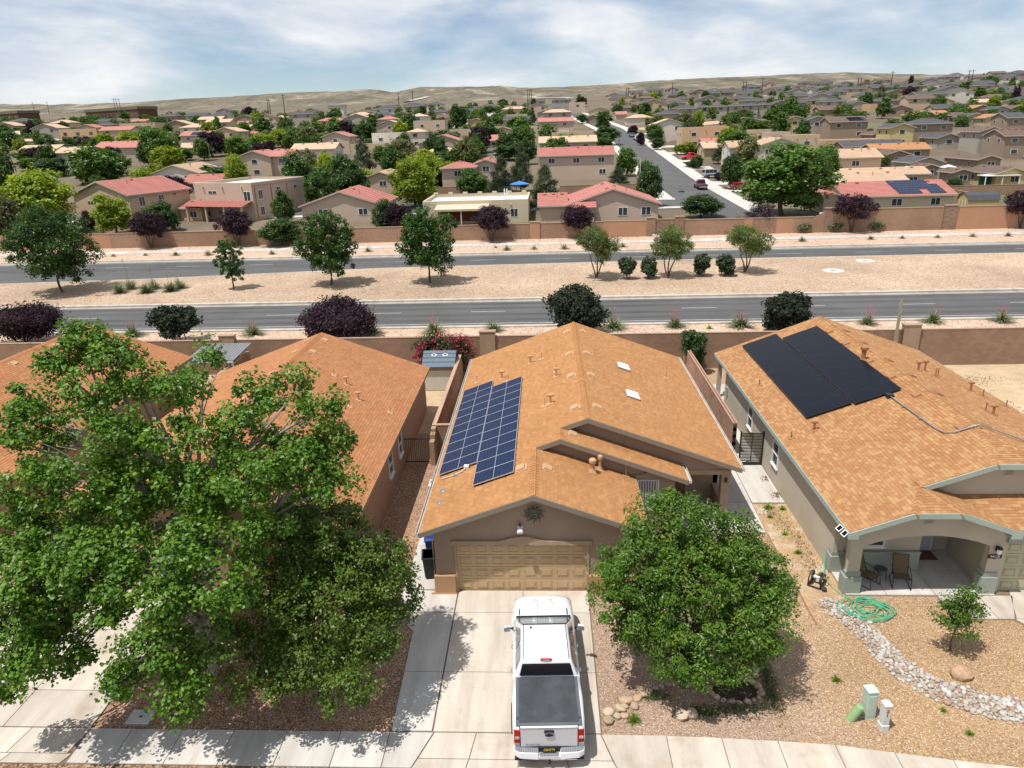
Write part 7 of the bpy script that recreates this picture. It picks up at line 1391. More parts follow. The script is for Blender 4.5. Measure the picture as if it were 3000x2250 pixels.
MB().box(-.36, .36, -.27, .27, 0, .05).build('lid', mt['conc_white'], ul, world=False, bevel=.012); MB().box(-.40, .40, -.31, .31, 0, .03).build('rim', mt['gutterconc'], ul, world=False); MB().box(-.05, .05, -.03, .03, .05, .054).build('lift_hole', mt['seal'], ul, world=False)
# utility pedestals
mt['ped_green'] = M('pedestal_green', (.27, .42, .20), var=.08, sc=4, rough=.5, fine=.03); mt['ped_pale'] = M('pedestal_pale_green', (.46, .56, .49), var=.06, sc=4, rough=.5, fine=.03); mt['ped_grey'] = M('pedestal_grey', (.60, .62, .60), var=.05, sc=4, rough=.5, fine=.03)
p1 = thing('utility_pedestal', 'round green pedestal leaning to the right', 'utility box', (9.78, -6.1, 0)); p1.rotation_euler = (math.radians(6), math.radians(24), .2); p1.scale = (.85, .85, .72)
MB().lathe([(.15, -.1), (.15, .26)], (0, 0, 0), 18).build('base', mt['ped_green'], p1, world=False); MB().lathe([(.135, .25), (.145, .27), (.145, .72), (.13, .77), (.05, .79)], (0, 0, 0), 18).build('cover', mt['ped_green'], p1, world=False, smooth=False)
p2 = thing('utility_pedestal', 'tall pale green box behind the grey pedestal', 'utility box', (10.33, -5.95, 0)); p2.rotation_euler = (math.radians(-2), 0, .12)
MB().box(-.15, .15, -.16, .16, -.05, .92).build('cabinet', mt['ped_pale'], p2, world=False, bevel=.012); MB().box(-.165, .165, -.175, .175, .92, .97).build('lid', mt['ped_pale'], p2, world=False, bevel=.012); MB().box(-.11, .11, -.168, -.16, .12, .82).build('door', mt['ped_pale'], p2, world=False)
p3 = thing('utility_pedestal', 'grey pedestal with orange sticker standing in front', 'utility box', (10.56, -6.42, 0)); p3.rotation_euler = (0, 0, .1)
MB().box(-.125, .125, -.13, .13, -.05, .22).build('base', mt['ped_grey'], p3, world=False, bevel=.03); MB().box(-.105, .105, -.11, .11, .22, .88).build('cover', mt['ped_grey'], p3, world=False, bevel=.02); MB().box(-.12, .12, -.125, .125, .88, .93).build('cap', mt['white'], p3, world=False, bevel=.015)
mt['orange'] = M('orange_sticker', (.62, .10, .02), fine=0, var=.1); MB().box(-.03, .035, -.116, -.11, .66, .78).build('sticker', mt['orange'], p3, world=False); MB().box(-.008, .008, -.116, -.11, .52, .64).build('keyhole', mt['seal'], p3, world=False)
# hose coil
mt['hose'] = M('green_hose', (.06, .42, .24), rough=.4, var=.15, sc=3, fine=.03, spec=.4)
pts = []
for k in range(420):
    a = k * .145; r = .50 + .22 * math.sin(k * .071) + .12 * math.sin(k * .233 + 1); pts.append((12.35 + r * 1.15 * math.cos(a) + .16 * math.sin(k * .037), -1.12 + r * .82 * math.sin(a) + .12 * math.cos(k * .051), .04 + .05 * (.5 + .5 * math.sin(k * .19)) + .05 * (1 - abs(r - .5))))
pts += [(12.9, -1.5, .03), (13.1, -1.3, .03), (13.15, -1.0, .03), (12.85, -.75, .03)]
hs = MB().tube(pts, .014, 5).build('garden_hose', mt['hose']); tag(hs, 'tangled bright green garden hose heaped on the river rocks', 'hose')
hl_ = MB().tube([(11.82, 1.7, .8), (11.74, 1.5, .45), (11.62, 1.05, .06), (11.55, .6, .03), (11.6, .2, .03), (11.75, -.2, .03), (12.0, -.6, .05)], .013, 5).build('supply_hose', mt['hose']); tag(hl_, 'thin green hose running down from the wall tap past the pillar', 'hose')
# hose reel
hr = thing('hose_reel', 'black hose reel cart lying beside the sage pillar base', 'hose reel', (11.1, .45, 0), math.radians(-35))
for s in (-1, 1):
    MB().tube([(s * .22, -.32, .05), (s * .22, -.28, .38), (s * .22, .0, .52), (s * .22, .34, .30), (s * .22, .36, .05), (s * .22, -.32, .05)], .026, 6).build('side_frame', mt['black'], hr, world=False)
    d = MB().lathe([(.24, -.015), (.25, 0), (.24, .015), (.20, .012), (.19, -.012)], (0, 0, 0), 18).build('flange', mt['darkplastic'], hr, world=False); d.location = (s * .15, 0, .3); d.rotation_euler = (0, math.radians(90), 0)
MB().tube([(-.15, 0, .3), (.15, 0, .3)], .06, 10).build('drum', mt['ped_grey'], hr, world=False)
for y, z in ((-.32, .06), (.36, .06)): MB().tube([(-.22, y, z), (.22, y, z)], .026, 6).build('cross_bar', mt['black'], hr, world=False)
MB().tube([(.22, 0, .3), (.34, 0, .3), (.34, .1, .4), (.42, .1, .4)], .014, 6).build('crank', mt['black'], hr, world=False); MB().lathe([(.09, -.04), (.10, 0), (.09, .04)], (.36, -.3, .11), 12).build('hub', mt['darkplastic'], hr, world=False)
# porch furniture
mt['sling'] = M('brown_sling', (.17, .125, .075), var=.1, sc=4, fine=.1, bsc=90)
def patio_chair(x, y, rz, lab):
    c = thing('patio_chair', lab, 'chair', (x, y, .05), rz, 'patio chairs on the porch')
    for s in (-1, 1):
        MB().tube([(s * .30, -.36, .02), (s * .30, -.30, .42), (s * .30, .10, .62), (s * .29, .32, .62)], .014, 6).build('arm', mt['black'], c, world=False)
        MB().tube([(s * .30, -.38, .015), (s * .30, .38, .015)], .014, 6).build('runner', mt['black'], c, world=False); MB().tube([(s * .26, .20, .36), (s * .27, .48, 1.0)], .014, 6).build('back_post', mt['black'], c, world=False)
        MB().tube([(s * .27, -.30, .40), (s * .27, .22, .35)], .014, 6).build('seat_rail', mt['black'], c, world=False); MB().tube([(s * .30, .34, .015), (s * .27, .2, .36)], .014, 6).build('rear_leg', mt['black'], c, world=False)
    MB().extr([(-.26, -.31, .40), (.26, -.31, .40), (.25, .20, .345), (-.25, .20, .345)], (0, 0, .02)).build('seat', mt['sling'], c, world=False); MB().extr([(-.255, .21, .37), (.255, .21, .37), (.265, .47, .99), (-.265, .47, .99)], (0, .02, 0)).build('backrest', mt['sling'], c, world=False)
    MB().tube([(-.27, .48, 1.0), (.27, .48, 1.0)], .016, 6).build('top_rail', mt['black'], c, world=False); MB().tube([(-.29, -.31, .41), (.29, -.31, .41)], .014, 6).build('front_rail', mt['black'], c, world=False)
patio_chair(12.95, .45, math.radians(35), 'brown sling patio chair next to the corner pillar'); patio_chair(14.15, .40, math.radians(-15), 'brown sling patio chair nearer the pale blue front door')
tb = thing('side_table', 'small black glass-topped table between the two patio chairs', 'table', (13.55, .75, .05)); MB().lathe([(.24, .42), (.24, .44)], (0, 0, 0), 16).build('top', mt['glass'], tb, world=False)
for k in range(4): a = math.pi / 4 + k * math.pi / 2; MB().tube([(.2 * math.cos(a), .2 * math.sin(a), .42), (.24 * math.cos(a), .24 * math.sin(a), 0)], .012, 6).build('leg', mt['black'], tb, world=False)
# black slat gate
gt = thing('slat_gate', 'black horizontal slat gate between side wall and greige house', 'gate', (11.3, 10.4, 0))
for x in (10.72, 11.83): B('post', mt['black'], gt, x - .035, x + .035, 10.36, 10.44, .02, 1.9)
B('stile', mt['black'], gt, 11.26, 11.30, 10.355, 10.375, .05, 1.85); B('bottom_panel', mt['black'], gt, 10.76, 11.79, 10.38, 10.41, .04, .22)
for k in range(19): z = .27 + k * .083; B('slat', mt['black'], gt, 10.76, 11.79, 10.385, 10.41, z, z + .05)
# iron gate on the left side yard
ig = thing('iron_gate', 'black iron bar gate across the shady left side yard', 'gate', (-5.8, 10.85, 0))
for z in (.12, 1.42): B('rail', mt['black'], ig, -6.5, -5.13, 10.83, 10.87, z, z + .04)
for k in range(14): x = -6.45 + k * .10; B('bar', mt['black'], ig, x - .009, x + .009, 10.84, 10.86, .06, 1.5)
# bins, AC, cover
mt['bin_blue'] = M('bin_blue', (.012, .05, .26), rough=.45, var=.1, fine=.03); mt['bin_black'] = M('bin_black', (.02, .024, .026), rough=.5, var=.1, fine=.03)
def bin_(name, lab, x, y, mat, lid):
    t = thing(name, lab, 'bin', (x, y, .05), math.radians(8)); MB().loft([[(-.24, -.26, .05), (.24, -.26, .05), (.24, .26, .05), (-.24, .26, .05)], [(-.30, -.34, 1.0), (.30, -.34, 1.0), (.30, .34, 1.0), (-.30, .34, 1.0)]], cap=True).build('body', mat, t, world=False, bevel=.03)
    MB().box(-.33, .33, -.37, .37, .96, 1.0).build('rim', mat, t, world=False, bevel=.01)
    if lid: MB().loft([[(-.32, -.37, 1.0), (.32, -.37, 1.0), (.32, .37, 1.0), (-.32, .37, 1.0)], [(-.24, -.28, 1.07), (.24, -.28, 1.07), (.24, .28, 1.07), (-.24, .28, 1.07)]]).build('lid', mat, t, world=False, bevel=.02)
    else: MB().box(-.26, .26, -.30, .30, .9, .965).build('opening', mt['seal'], t, world=False); 
    MB().tube([(-.26, .40, .95), (.26, .40, .95)], .018, 6).build('handle', mat, t, world=False)
    for s in (-1, 1): w = MB().lathe([(.10, -.03), (.11, 0), (.10, .03)], (0, 0, 0), 12).build('wheel', mt['rubber'], t, world=False); w.location = (s * .26, .30, .11); w.rotation_euler = (0, math.radians(90), 0)
bin_('wheelie_bin', 'blue wheelie bin under the left front eave', -3.72, 2.15, mt['bin_blue'], True); bin_('wheelie_bin', 'black open bin at the left garage corner, in front of the blue bin', -3.62, .9, mt['bin_black'], False)
ac = thing('ac_unit', 'pale air conditioner condenser beside the left gutter', 'ac unit', (-4.3, 7.3, .05)); MB().box(-.36, .36, -.36, .36, 0, .74).build('cabinet', mt['conc_white'], ac, world=False, bevel=.04); MB().lathe([(.29, .74), (.29, .765), (.25, .77)], (0, 0, 0), 20).build('fan_ring', mt['darkplastic'], ac, world=False); MB().lathe([(.24, .768), (.02, .775)], (0, 0, 0), 20).build('fan_grille', mt['seal'], ac, world=False)
for k in range(9): MB().box(-.365, .365, -.365, .365, .08 + k * .07, .1 + k * .07).build('louvre', mt['gutter'], ac, world=False)
lp_ = MB().extr([(-4.75, 4.6, .05), (-4.2, 4.6, .05), (-4.05, 4.6, 1.2), (-4.1, 4.6, 1.2)], (0, 1.5, 0)).build('leaning_board', mt['ventdark']); tag(lp_, 'brown board leaning against the left house wall', 'board')
# shed
sh = thing('garden_shed', 'pale siding shed with blue-grey roof by the bougainvillea', 'shed', (-6.2, 22.9, 0))
mt['siding'] = M('shed_siding', (.60, .58, .52), var=.06, sc=2, rough=.6, fine=.04); mt['shed_roof'] = M('shed_roof_slate', (.13, .17, .215), var=.12, sc=3, rough=.7, fine=.08)
MB().box(-7.2, -5.2, 21.9, 23.9, 0, 1.75).extr([(-7.2, 21.9, 1.75), (-7.2, 23.9, 1.75), (-7.2, 22.9, 2.4)], (2.0, 0, 0)).build('wall', mt['siding'], sh)
for k in range(11): B('siding_board', mt['siding'], sh, -7.16, -5.24, 21.86, 21.898, .06 + k * .125, .175 + k * .125)
B('door_header', mt['stucco_c'], sh, -7.22, -5.18, 21.85, 21.9, 1.46, 1.75)
for s, nm in ((-1, 'roof_slope'), (1, 'roof_slope')):
    MB().extr([(-7.3, 22.9, 2.46), (-5.1, 22.9, 2.46), (-5.1, 22.9 + s * 1.2, 1.70), (-7.3, 22.9 + s * 1.2, 1.70)], (0, 0, .05)).build(nm, mt['shed_roof'], sh)
for x in (-6.55, -5.8):
    w = thing_part('oval_vent', sh, (x, 22.55, 2.30)); w.rotation_euler = (math.radians(32), 0, 0); e_ = MB().lathe([(.12, 0), (.12, .02), (.09, .03)], (0, 0, 0), 14).build('rim', mt['white'], w, world=False); e_.scale = (1.5, 1, 1); e2 = MB().lathe([(.075, .03), (.07, .034)], (0, 0, 0), 12).build('hole', mt['seal'], w, world=False); e2.scale = (1.5, 1, 1)
for k in range(3): B('roof_seam', mt['shed_roof'], sh, -7.31, -5.09, 21.7 + .32 * (k + 1), 21.74 + .32 * (k + 1), 1.75 + .2 * (k + 1) + .01, 1.75 + .2 * (k + 1) + .05)
# patio covers at far left, post behind the right house, landscape edging
pc = thing('patio_cover', 'white corrugated patio cover behind the leafy tree', 'patio cover', (-21.5, 23.5, 0))
for x in (-23, -20.4): B('post', mt['white'], pc, x, x + .1, 22.3, 22.4, 0, 2.3)
for k in range(16): MB().extr([(-23.4 + k * .21, 21.9, 2.3), (-23.22 + k * .21, 21.9, 2.3), (-23.22 + k * .21, 25.2, 2.55), (-23.4 + k * .21, 25.2, 2.55)], (0, 0, .04)).build('roof_sheet', mt['galv'], pc)
B('beam', mt['white'], pc, -23.4, -20.1, 21.9, 22.0, 2.18, 2.295)
pc = thing('patio_cover', 'white flat patio cover behind the far left orange roof', 'patio cover', (-33, 22.5, 0))
for x in (-35, -31.5): B('post', mt['white'], pc, x, x + .1, 23.8, 23.9, 0, 2.5)
for k in range(6): B('roof_sheet', mt['white'], pc, -35.6 + k * .8, -34.85 + k * .8, 20.9, 24.2, 2.62, 2.68)
pst = thing('wooden_post', 'tall weathered flat topped post rising behind the greige roof', 'post', (25.0, 25.4, 0)); MB().loft([[(24.9, 25.35, 0), (25.1, 25.35, 0), (25.1, 25.45, 0), (24.9, 25.45, 0)], [(24.91, 25.36, 4.6), (25.09, 25.36, 4.6), (25.09, 25.44, 4.6), (24.91, 25.44, 4.6)], [(24.97, 25.38, 4.9), (25.03, 25.38, 4.9), (25.03, 25.42, 4.9), (24.97, 25.42, 4.9)]]).build('board', mt['wood'], pst); B('stake', mt['wood'], pst, 24.86, 25.14, 25.32, 25.48, 0, .5)
ed = MB().tube([(10.3, 3.9, .03), (10.28, 2, .03), (10.3, 0, .03), (10.27, -1.3, .03), (10.3, -1.9, .03)], .025, 5).build('lawn_edging', mt['ventdark']); tag(ed, 'thin brown landscape edging between pink gravel and weedy dirt', 'edging')
bag = MB().loft([[(-.35, -.22, 0), (.35, -.2, 0), (.33, .22, 0), (-.33, .2, 0)], [(-.38, -.25, .12), (.38, -.22, .10), (.36, .24, .13), (-.36, .22, .1)], [(-.2, -.12, .24), (.22, -.1, .22), (.2, .12, .24), (-.2, .1, .22)]]).build('soil_bag', M('bag_blue', (.25, .48, .66), var=.5, sc=4, rough=.4), None, bevel=.04); bag.location = (11.35, 21.6, .05); tag(bag, 'pale blue plastic bag lying on the back patio concrete', 'bag')
# wire ornaments by the greige wall
mt['rust'] = M('rusty_wire', (.22, .12, .07), var=.2, sc=8)
for (x, y, n, lab) in ((11.62, 7.1, 9, 'rusty wire flower ornament lying by the greige wall'), (11.6, 8.75, 5, 'small rusty wire ornament farther along the greige wall')):
    t = thing('wire_ornament', lab, 'ornament', (x, y, .05), .4)
    for k in range(n):
        a = k * 2.399; L = .12 + .18 * ((k * 37) % 10) / 10; MB().tube([(0, 0, .08), (.5 * L * math.cos(a) - .05, .5 * L * math.sin(a), .22), (L * math.cos(a), L * math.sin(a), .02)], .012, 5).build('wire', mt['rust'], t, world=False)
    MB().lathe([(.07, .12), (.05, .16)], (0, 0, 0), 10).build('hub', mt['felt'], t, world=False)

# ================================================================== trees and plants
def unit(a): return a / np.maximum(np.linalg.norm(a, axis=-1, keepdims=True), 1e-9)
def leaf_mesh(name, P, O, size, mat, aspect=.75, up=.55, jit=1.0, fold=.12, rnd=None, seed=1):
    g = np.random.default_rng(seed); n = len(P)
    nor = unit(unit(O) * .55 + np.array([0, 0, up]) + g.normal(0, .55 * jit, (n, 3)))
    t = g.normal(0, 1, (n, 3)) + np.array([0, 0, -.35]) + unit(O) * .5; t = unit(t - nor * (t * nor).sum(-1, keepdims=True)); b = np.cross(nor, t)
    L = (size * np.clip(g.lognormal(-.03, .3, (n, 1)), .45, 1.7)); Wd = L * aspect
    base = P - t * L * .5; tip = P + t * L * .5; l = P - t * L * .12 + b * Wd * .5 + nor * L * fold; r = P - t * L * .12 - b * Wd * .5 + nor * L * fold
    vs = np.stack([base, r, tip, l], 1).reshape(-1, 3)
    fs = np.arange(n * 4).reshape(-1, 4)
    return mesh_np(name, vs, fs, [mat], rnd=g.random(n) if rnd is None else rnd)
def crown_points(lobes, ncl, per, cr, seed, inner=.5, flatz=.8):
    g = np.random.default_rng(seed); lob = np.array([(*c, *r) for c, r in lobes]); w = (lob[:, 3] * lob[:, 4] * lob[:, 5]) ** .667; w /= w.sum()
    idx = g.choice(len(lob), ncl, p=w); d = unit(g.normal(0, 1, (ncl, 3))); rad = (g.random(ncl) * (1 - inner ** 3) + inner ** 3) ** (1 / 3)
    C = lob[idx, :3] + d * rad[:, None] * lob[idx, 3:6]
    k = g.poisson(per, ncl); ci = np.repeat(np.arange(ncl), k)
    off = unit(g.normal(0, 1, (len(ci), 3))) * (g.random((len(ci), 1)) ** .45) * cr * 1.75 * g.uniform(.6, 1.3, (ncl, 1))[ci]; off[:, 2] *= flatz
    P = C[ci] + off; O = unit(off + d[ci] * cr * .8)
    clr = g.random(ncl)[ci]
    return P, O, C, idx, clr
def limb(m, a, b, r0, r1, sag, seed, n=6):
    g = random.Random(seed); a, b = V(a), V(b); pts = []; rr = []; w = V((g.uniform(-1, 1), g.uniform(-1, 1), g.uniform(-.3, .3))) * (b - a).length * .08
    for i in range(n):
        t = i / (n - 1); p = a.lerp(b, t) + w * math.sin(t * math.pi) + V((0, 0, -sag * math.sin(t * math.pi))); pts.append(p); rr.append(r0 + (r1 - r0) * t)
    m.tube(pts, rr, 6)
def make_tree(name, label, base, lobes, trunk_r, fork, ncl, per, cr, leaf, mat, bark, seed, group=None, aspect=.75, trunks=None, inner=.5, twig=.35, cat='tree', up=.55, rnd_mix=.45):
    bz = V(base); t = thing(name, label, cat, bz, 0, group)
    P, O, C, idx, clr = crown_points(lobes, ncl, per, cr, seed, inner)
    keep = P[:, 2] > .12; P, O, clr = P[keep], O[keep], clr[keep]
    g = np.random.default_rng(seed + 5); rn = np.clip(clr * rnd_mix + g.random(len(P)) * (1 - rnd_mix), 0, 1)
    m = MB(); g2 = random.Random(seed)
    stems = trunks or [((0, 0, 0), fork)]
    for (a, f) in stems: limb(m, V(a) - V((0, 0, .1)), f, trunk_r, trunk_r * .62, 0, seed + 1, 7)
    for i, (c, r) in enumerate(lobes):
        f = min((V(s[1]) for s in stems), key=lambda q: (q - V(c)).length); c2 = V(c) - V((0, 0, r[2] * .15))
        limb(m, f, c2, trunk_r * .36, trunk_r * .10, -.1, seed + 10 + i, 7)
        for j in np.where(idx == i)[0]:
            if g2.random() < twig: limb(m, c2.lerp(f, g2.uniform(0, .6)), V(C[j]) * 1.0 + (V(C[j]) - c2) * .12, trunk_r * .13, trunk_r * .03, -.05, seed + 100 + int(j), 4)
    m.build('trunk', bark, t, world=False)
    o = link(bpy.data.objects.new('crown', leaf_mesh('crown', P, O, leaf, mat, aspect, up, seed=seed + 2, rnd=rn)), t)
    return t
LF = {
 'cotton': MLEAF('leaf_cottonwood', [(0, (0.0445, 0.102, 0.00874)), (.5, (0.0788, 0.17, 0.0122)), (.85, (0.113, 0.214, 0.0157)), (1, (0.217, 0.263, 0.0218))], trans=.25, rough=.45, spec=.42),
 'olive': MLEAF('leaf_olive', [(0, (0.0557, 0.11, 0.0107)), (.6, (0.101, 0.18, 0.0161)), (1, (0.183, 0.24, 0.0268))], trans=.24),
 'yard': MLEAF('leaf_yard', [(0, (0.0445, 0.102, 0.00874)), (.5, (0.0788, 0.166, 0.0122)), (.85, (0.118, 0.21, 0.0174)), (1, (0.217, 0.186, 0.0436))], trans=.24),
 'g': MLEAF('leaf_green', [(0, (0.0472, 0.104, 0.0148)), (.6, (0.079, 0.156, 0.0203)), (1, (0.126, 0.207, 0.0278))]),
 'y': MLEAF('leaf_yellowgreen', [(0, (0.121, 0.195, 0.0104)), (.6, (0.215, 0.287, 0.0145)), (1, (0.349, 0.366, 0.0207))]),
 'd': MLEAF('leaf_dark', [(0, (0.0294, 0.0706, 0.0148)), (.6, (0.0482, 0.104, 0.0185)), (1, (0.079, 0.145, 0.0259))]),
 'p': MLEAF('leaf_purple', [(0, (.022, .013, .020)), (.6, (.045, .025, .035)), (1, (.09, .052, .062))], trans=.12, tcol=1.0, spec=.12, rough=.7),
 'o': MLEAF('leaf_grey_olive', [(0, (0.101, 0.104, 0.0415)), (.6, (0.161, 0.165, 0.0674)), (1, (0.255, 0.244, 0.114))]),
 'c': MLEAF('leaf_pine', [(0, (0.0295, 0.0549, 0.0228)), (.6, (0.0537, 0.0878, 0.0353)), (1, (0.101, 0.128, 0.057))], trans=.15),
 'k': MLEAF('leaf_cypress', [(0, (.012, .030, .016)), (1, (.03, .055, .026))], trans=.1),
 'm': MLEAF('leaf_median', [(0, (0.0268, 0.0707, 0.0104)), (.6, (0.0437, 0.103, 0.0134)), (1, (0.0713, 0.141, 0.0185))]),
 'w': MLEAF('leaf_willow', [(0, (0.0738, 0.116, 0.0311)), (.6, (0.127, 0.177, 0.0436)), (1, (0.201, 0.232, 0.0622))]),
 's': MLEAF('leaf_silver', [(0, (0.0939, 0.122, 0.0622)), (.6, (0.154, 0.183, 0.0985)), (1, (0.242, 0.268, 0.156))]),
 'bk': MLEAF('leaf_blackish', [(0, (.016, .026, .016)), (.6, (.032, .044, .028)), (1, (.065, .062, .045))], trans=.12, tcol=1.0, spec=.12, rough=.7),
 'mag': MLEAF('bract_magenta', [(0, (.13, .010, .025)), (.6, (.24, .018, .045)), (1, (.34, .035, .08))], trans=.25, tcol=1.0),
 'blade': MLEAF('blade_green', [(0, (0.0939, 0.122, 0.0467)), (1, (0.201, 0.232, 0.104))], trans=.1),
 'yucca': MLEAF('blade_silver', [(0, (.13, .16, .09)), (1, (.28, .31, .21))], trans=.1),
 'pink': MLEAF('flower_pink', [(0, (.55, .06, .08)), (1, (.75, .16, .19))], trans=.3, tcol=1.0),
 'dry': MLEAF('dry_blades', [(0, (.17, .13, .06)), (1, (.33, .26, .12))], trans=.1),
 'grass': MLEAF('grass_blades', [(0, (0.0939, 0.171, 0.0124)), (1, (0.215, 0.305, 0.0311))], trans=.3),
}
# --- large leafy tree, front left
lob = [((x, y, z), (r, r * .95, r * .85)) for x, y, z, r in [(-2.4,1.1,11.0,0.65),(-1.4,0.9,10.6,0.61),(-3.2,0.8,10.4,0.54),(-0.7,0.6,10.0,0.67),(-2.0,0.4,9.8,0.8),(0.8,1.7,10.3,0.59),(0.6,0.5,9.9,0.77),(-4.5,1.0,9.2,0.7),(-4.3,-0.3,8.8,0.73),(-3.4,0.6,8.6,0.83),(2.3,1.2,9.3,0.66),(4.0,0.5,9.8,0.6),(4.7,0.1,9.3,0.55),(3.2,0.6,8.6,0.82),(2.2,-0.3,8.8,0.78),(-1.0,-0.3,8.8,0.85),(0.5,-0.4,8.7,0.78),(4.9,0.2,8.1,0.67),(4.1,-0.2,7.6,0.87),(3.0,-1.2,7.8,0.89),(1.0,-0.6,7.2,1.0),(-0.7,-0.6,7.2,0.93),(-1.8,-1.2,7.8,0.9),(-3.3,-1.3,7.7,0.9),(5.0,-0.6,7.2,0.59),(-4.1,-1.5,6.2,0.98),(-2.6,-1.6,6.1,0.98),(-0.8,-1.7,5.9,0.97),(1.7,-2.5,6.4,0.92),(3.1,-1.5,6.2,0.9),(-2.7,-3.0,5.5,0.86),(-1.7,-2.3,4.8,0.77),(1.2,-3.2,5.2,0.79),(2.8,-3.1,5.4,0.73),(-3.0,-3.7,4.2,0.61),(-2.7,-3.1,2.8,0.49),(0.8,-3.7,4.1,0.78),(1.7,-2.8,3.6,0.76),(-2.9,-3.3,5.0,0.73),(-2.7,-2.6,4.0,0.64),(-1.3,-2.7,6.0,0.74),(-2.6,-3.8,3.9,0.55),(-4.0,-3.2,2.5,0.58),(-2.0,-2.9,3.4,0.45),(-0.4,-3.4,4.7,0.55),(-0.2,-3.0,5.5,0.67),(-0.6,-3.2,2.6,0.57),(1.5,-4.1,3.0,0.66)] + [(-2,1.6,6,1.4),(1,1.8,6,1.3),(-.5,1.4,4.2,1.2),(3,1.8,5.2,1.0),(-4,1,5,1.2)]]
make_tree('leafy_tree', 'very large bright green tree covering the left front yard', (-10.1, -4.4, 0), lob, .22, (.1, .1, 2.3), 1020, 96, .235, .110, LF['cotton'], mt['bark_pale'], 21, aspect=.85, inner=.55, twig=.28, trunks=[((0, 0, 0), (.1, .1, 2.2)), ((0, 0, 1.6), (-1.2, .2, 4.0)), ((0, 0, 1.8), (1.5, .4, 4.4)), ((.1, .1, 2.0), (.2, .7, 5.8))])
lob = [((.1, .6, 4.9), (1.2, 1.2, 1.0)), ((-.9, .2, 4.3), (1.2, 1.2, 1.0)), ((1.1, .2, 4.2), (1.2, 1.2, 1.0)), ((0, -.8, 3.6), (1.5, 1.2, 1.0)), ((1.4, .4, 3.2), (1.1, 1.0, 1.0)), ((-1.4, -.8, 3.2), (1.1, 1.0, .9)), ((1.2, -1.1, 2.8), (1.0, .8, .8)), ((-.2, -1.8, 2.6), (1.1, .8, .7)), ((-1.3, -2.0, 2.2), (.9, .7, .6)), ((.8, -2.2, 2.0), (.9, .7, .6))]
make_tree('olive_green_tree', 'smaller olive green tree against the pale path, right of the large leafy tree', (-5.7, -4.95, 0), [((a[0] * 1.12, a[1] * 1.05, a[2] * 1.03), (b[0] * 1.1, b[1] * 1.05, b[2] * 1.05)) for a, b in lob], .12, (.1, 0, 1.4), 800, 84, .19, .085, LF['olive'], mt['bark'], 22, inner=.5)
lob = [((-.7, .6, 5.2), (1.3, 1.2, 1.1)), ((.6, .7, 4.6), (1.4, 1.3, 1.1)), ((-1.5, .1, 4.2), (1.4, 1.3, 1.1)), ((1.7, .3, 3.7), (1.3, 1.2, 1.1)), ((0, -.2, 4.0), (1.7, 1.5, 1.2)), ((-1.9, -.5, 3.1), (1.1, 1.0, .9)), ((1.5, -.7, 2.9), (1.4, 1.2, .9)), ((0, -1.0, 2.8), (1.6, 1.2, .9)), ((-2.6, .4, 3.3), (.9, .8, .6)), ((2.3, .7, 2.7), (1.0, .9, .8)), ((-.6, -1.4, 2.1), (1.1, .8, .6)), ((1.0, 1.3, 3.6), (1.2, 1.1, 1.0)), ((.3, -1.5, 1.7), (1.2, .7, .55)), ((1.7, -.6, 2.0), (1.0, .9, .6)), ((-1.6, -.4, 2.2), (1.0, .8, .6))]
make_tree('yard_tree', 'bushy green tree in the gravel to the right of the truck', (5.35, -4.35, -.1), lob, .13, (.05, .05, 1.35), 840, 104, .19, .100, LF['yard'], mt['bark'], 23, aspect=.5, inner=.5)
lob = [((0, 0, 1.9), (.55, .5, .5)), ((.3, .1, 1.5), (.5, .5, .45)), ((-.35, 0, 1.45), (.5, .5, .45)), ((.1, -.1, 2.35), (.35, .35, .35)), ((.05, -.1, 1.1), (.55, .5, .35))]
make_tree('young_tree', 'young slender green tree in the right front gravel near the boulder', (14.15, -3.2, 0), lob, .035, (0, 0, .8), 150, 26, .12, .085, LF['yard'], mt['bark'], 24, aspect=.5, inner=.3)
# --- shrubs behind the back wall and in the yards (base height 1.4)
def shrub(name, label, x, y, z, w, h, mat, seed, leaf=.12, dens=1.0, dome=True, group=None, cat='shrub', bark=None, low=.25, d=None):
    d = d or w; g = random.Random(seed); lb = []
    for k in range(9):
        a = g.uniform(0, 6.28); r = g.uniform(.15, .55); zz = g.uniform(low + .15, .78)
        lb.append(((r * w / 2 * math.cos(a), r * d / 2 * math.sin(a), zz * h), (w * .26, d * .26, h * .2)))
    lb.append(((0, 0, h * .62), (w * .36, d * .36, h * .32)))
    n = int(140 * dens * max(1, w * h / 8)); return make_tree(name, label, (x, y, z), lb, .05 * h / 2, (0, 0, h * low * .6), n, 44, .18 * w / 4 + .04, leaf, mat, bark or mt['bark'], seed, group, inner=.35, twig=.15, cat=cat, trunks=[((0, 0, 0), (w * .1 * math.cos(k * 2.1), d * .1 * math.sin(k * 2.1), h * low)) for k in range(3)])
shrub('purple_leaf_plum', 'broad dark purple plum tree behind the wall, left of the centre house', -14.9, 29.6, Z0, 7.0, 3.2, LF['p'], 31, .15, 1.7, cat='tree', low=.2)
shrub('purple_leaf_plum', 'dark purple plum tree at the left edge behind the wall', -40.3, 29.6, Z0, 7.2, 3.2, LF['p'], 32, .15, 1.5, cat='tree', low=.2)
shrub('dark_shrub', 'spiky dark shrub between the two purple plums behind the wall', -27.6, 29.6, Z0, 4.2, 3.0, LF['bk'], 33, .18, 1.6, low=.1)
shrub('dark_shrub', 'tall dark evergreen shrub above the centre ridge', 3.2, 29.8, Z0, 5.0, 4.0, LF['bk'], 34, .18, 1.8, low=.1)
shrub('dark_shrub', 'dark evergreen shrub behind the back corner of the greige roof', 19.0, 29.6, Z0, 3.9, 3.2, LF['bk'], 35, .18, 1.8, low=.1)
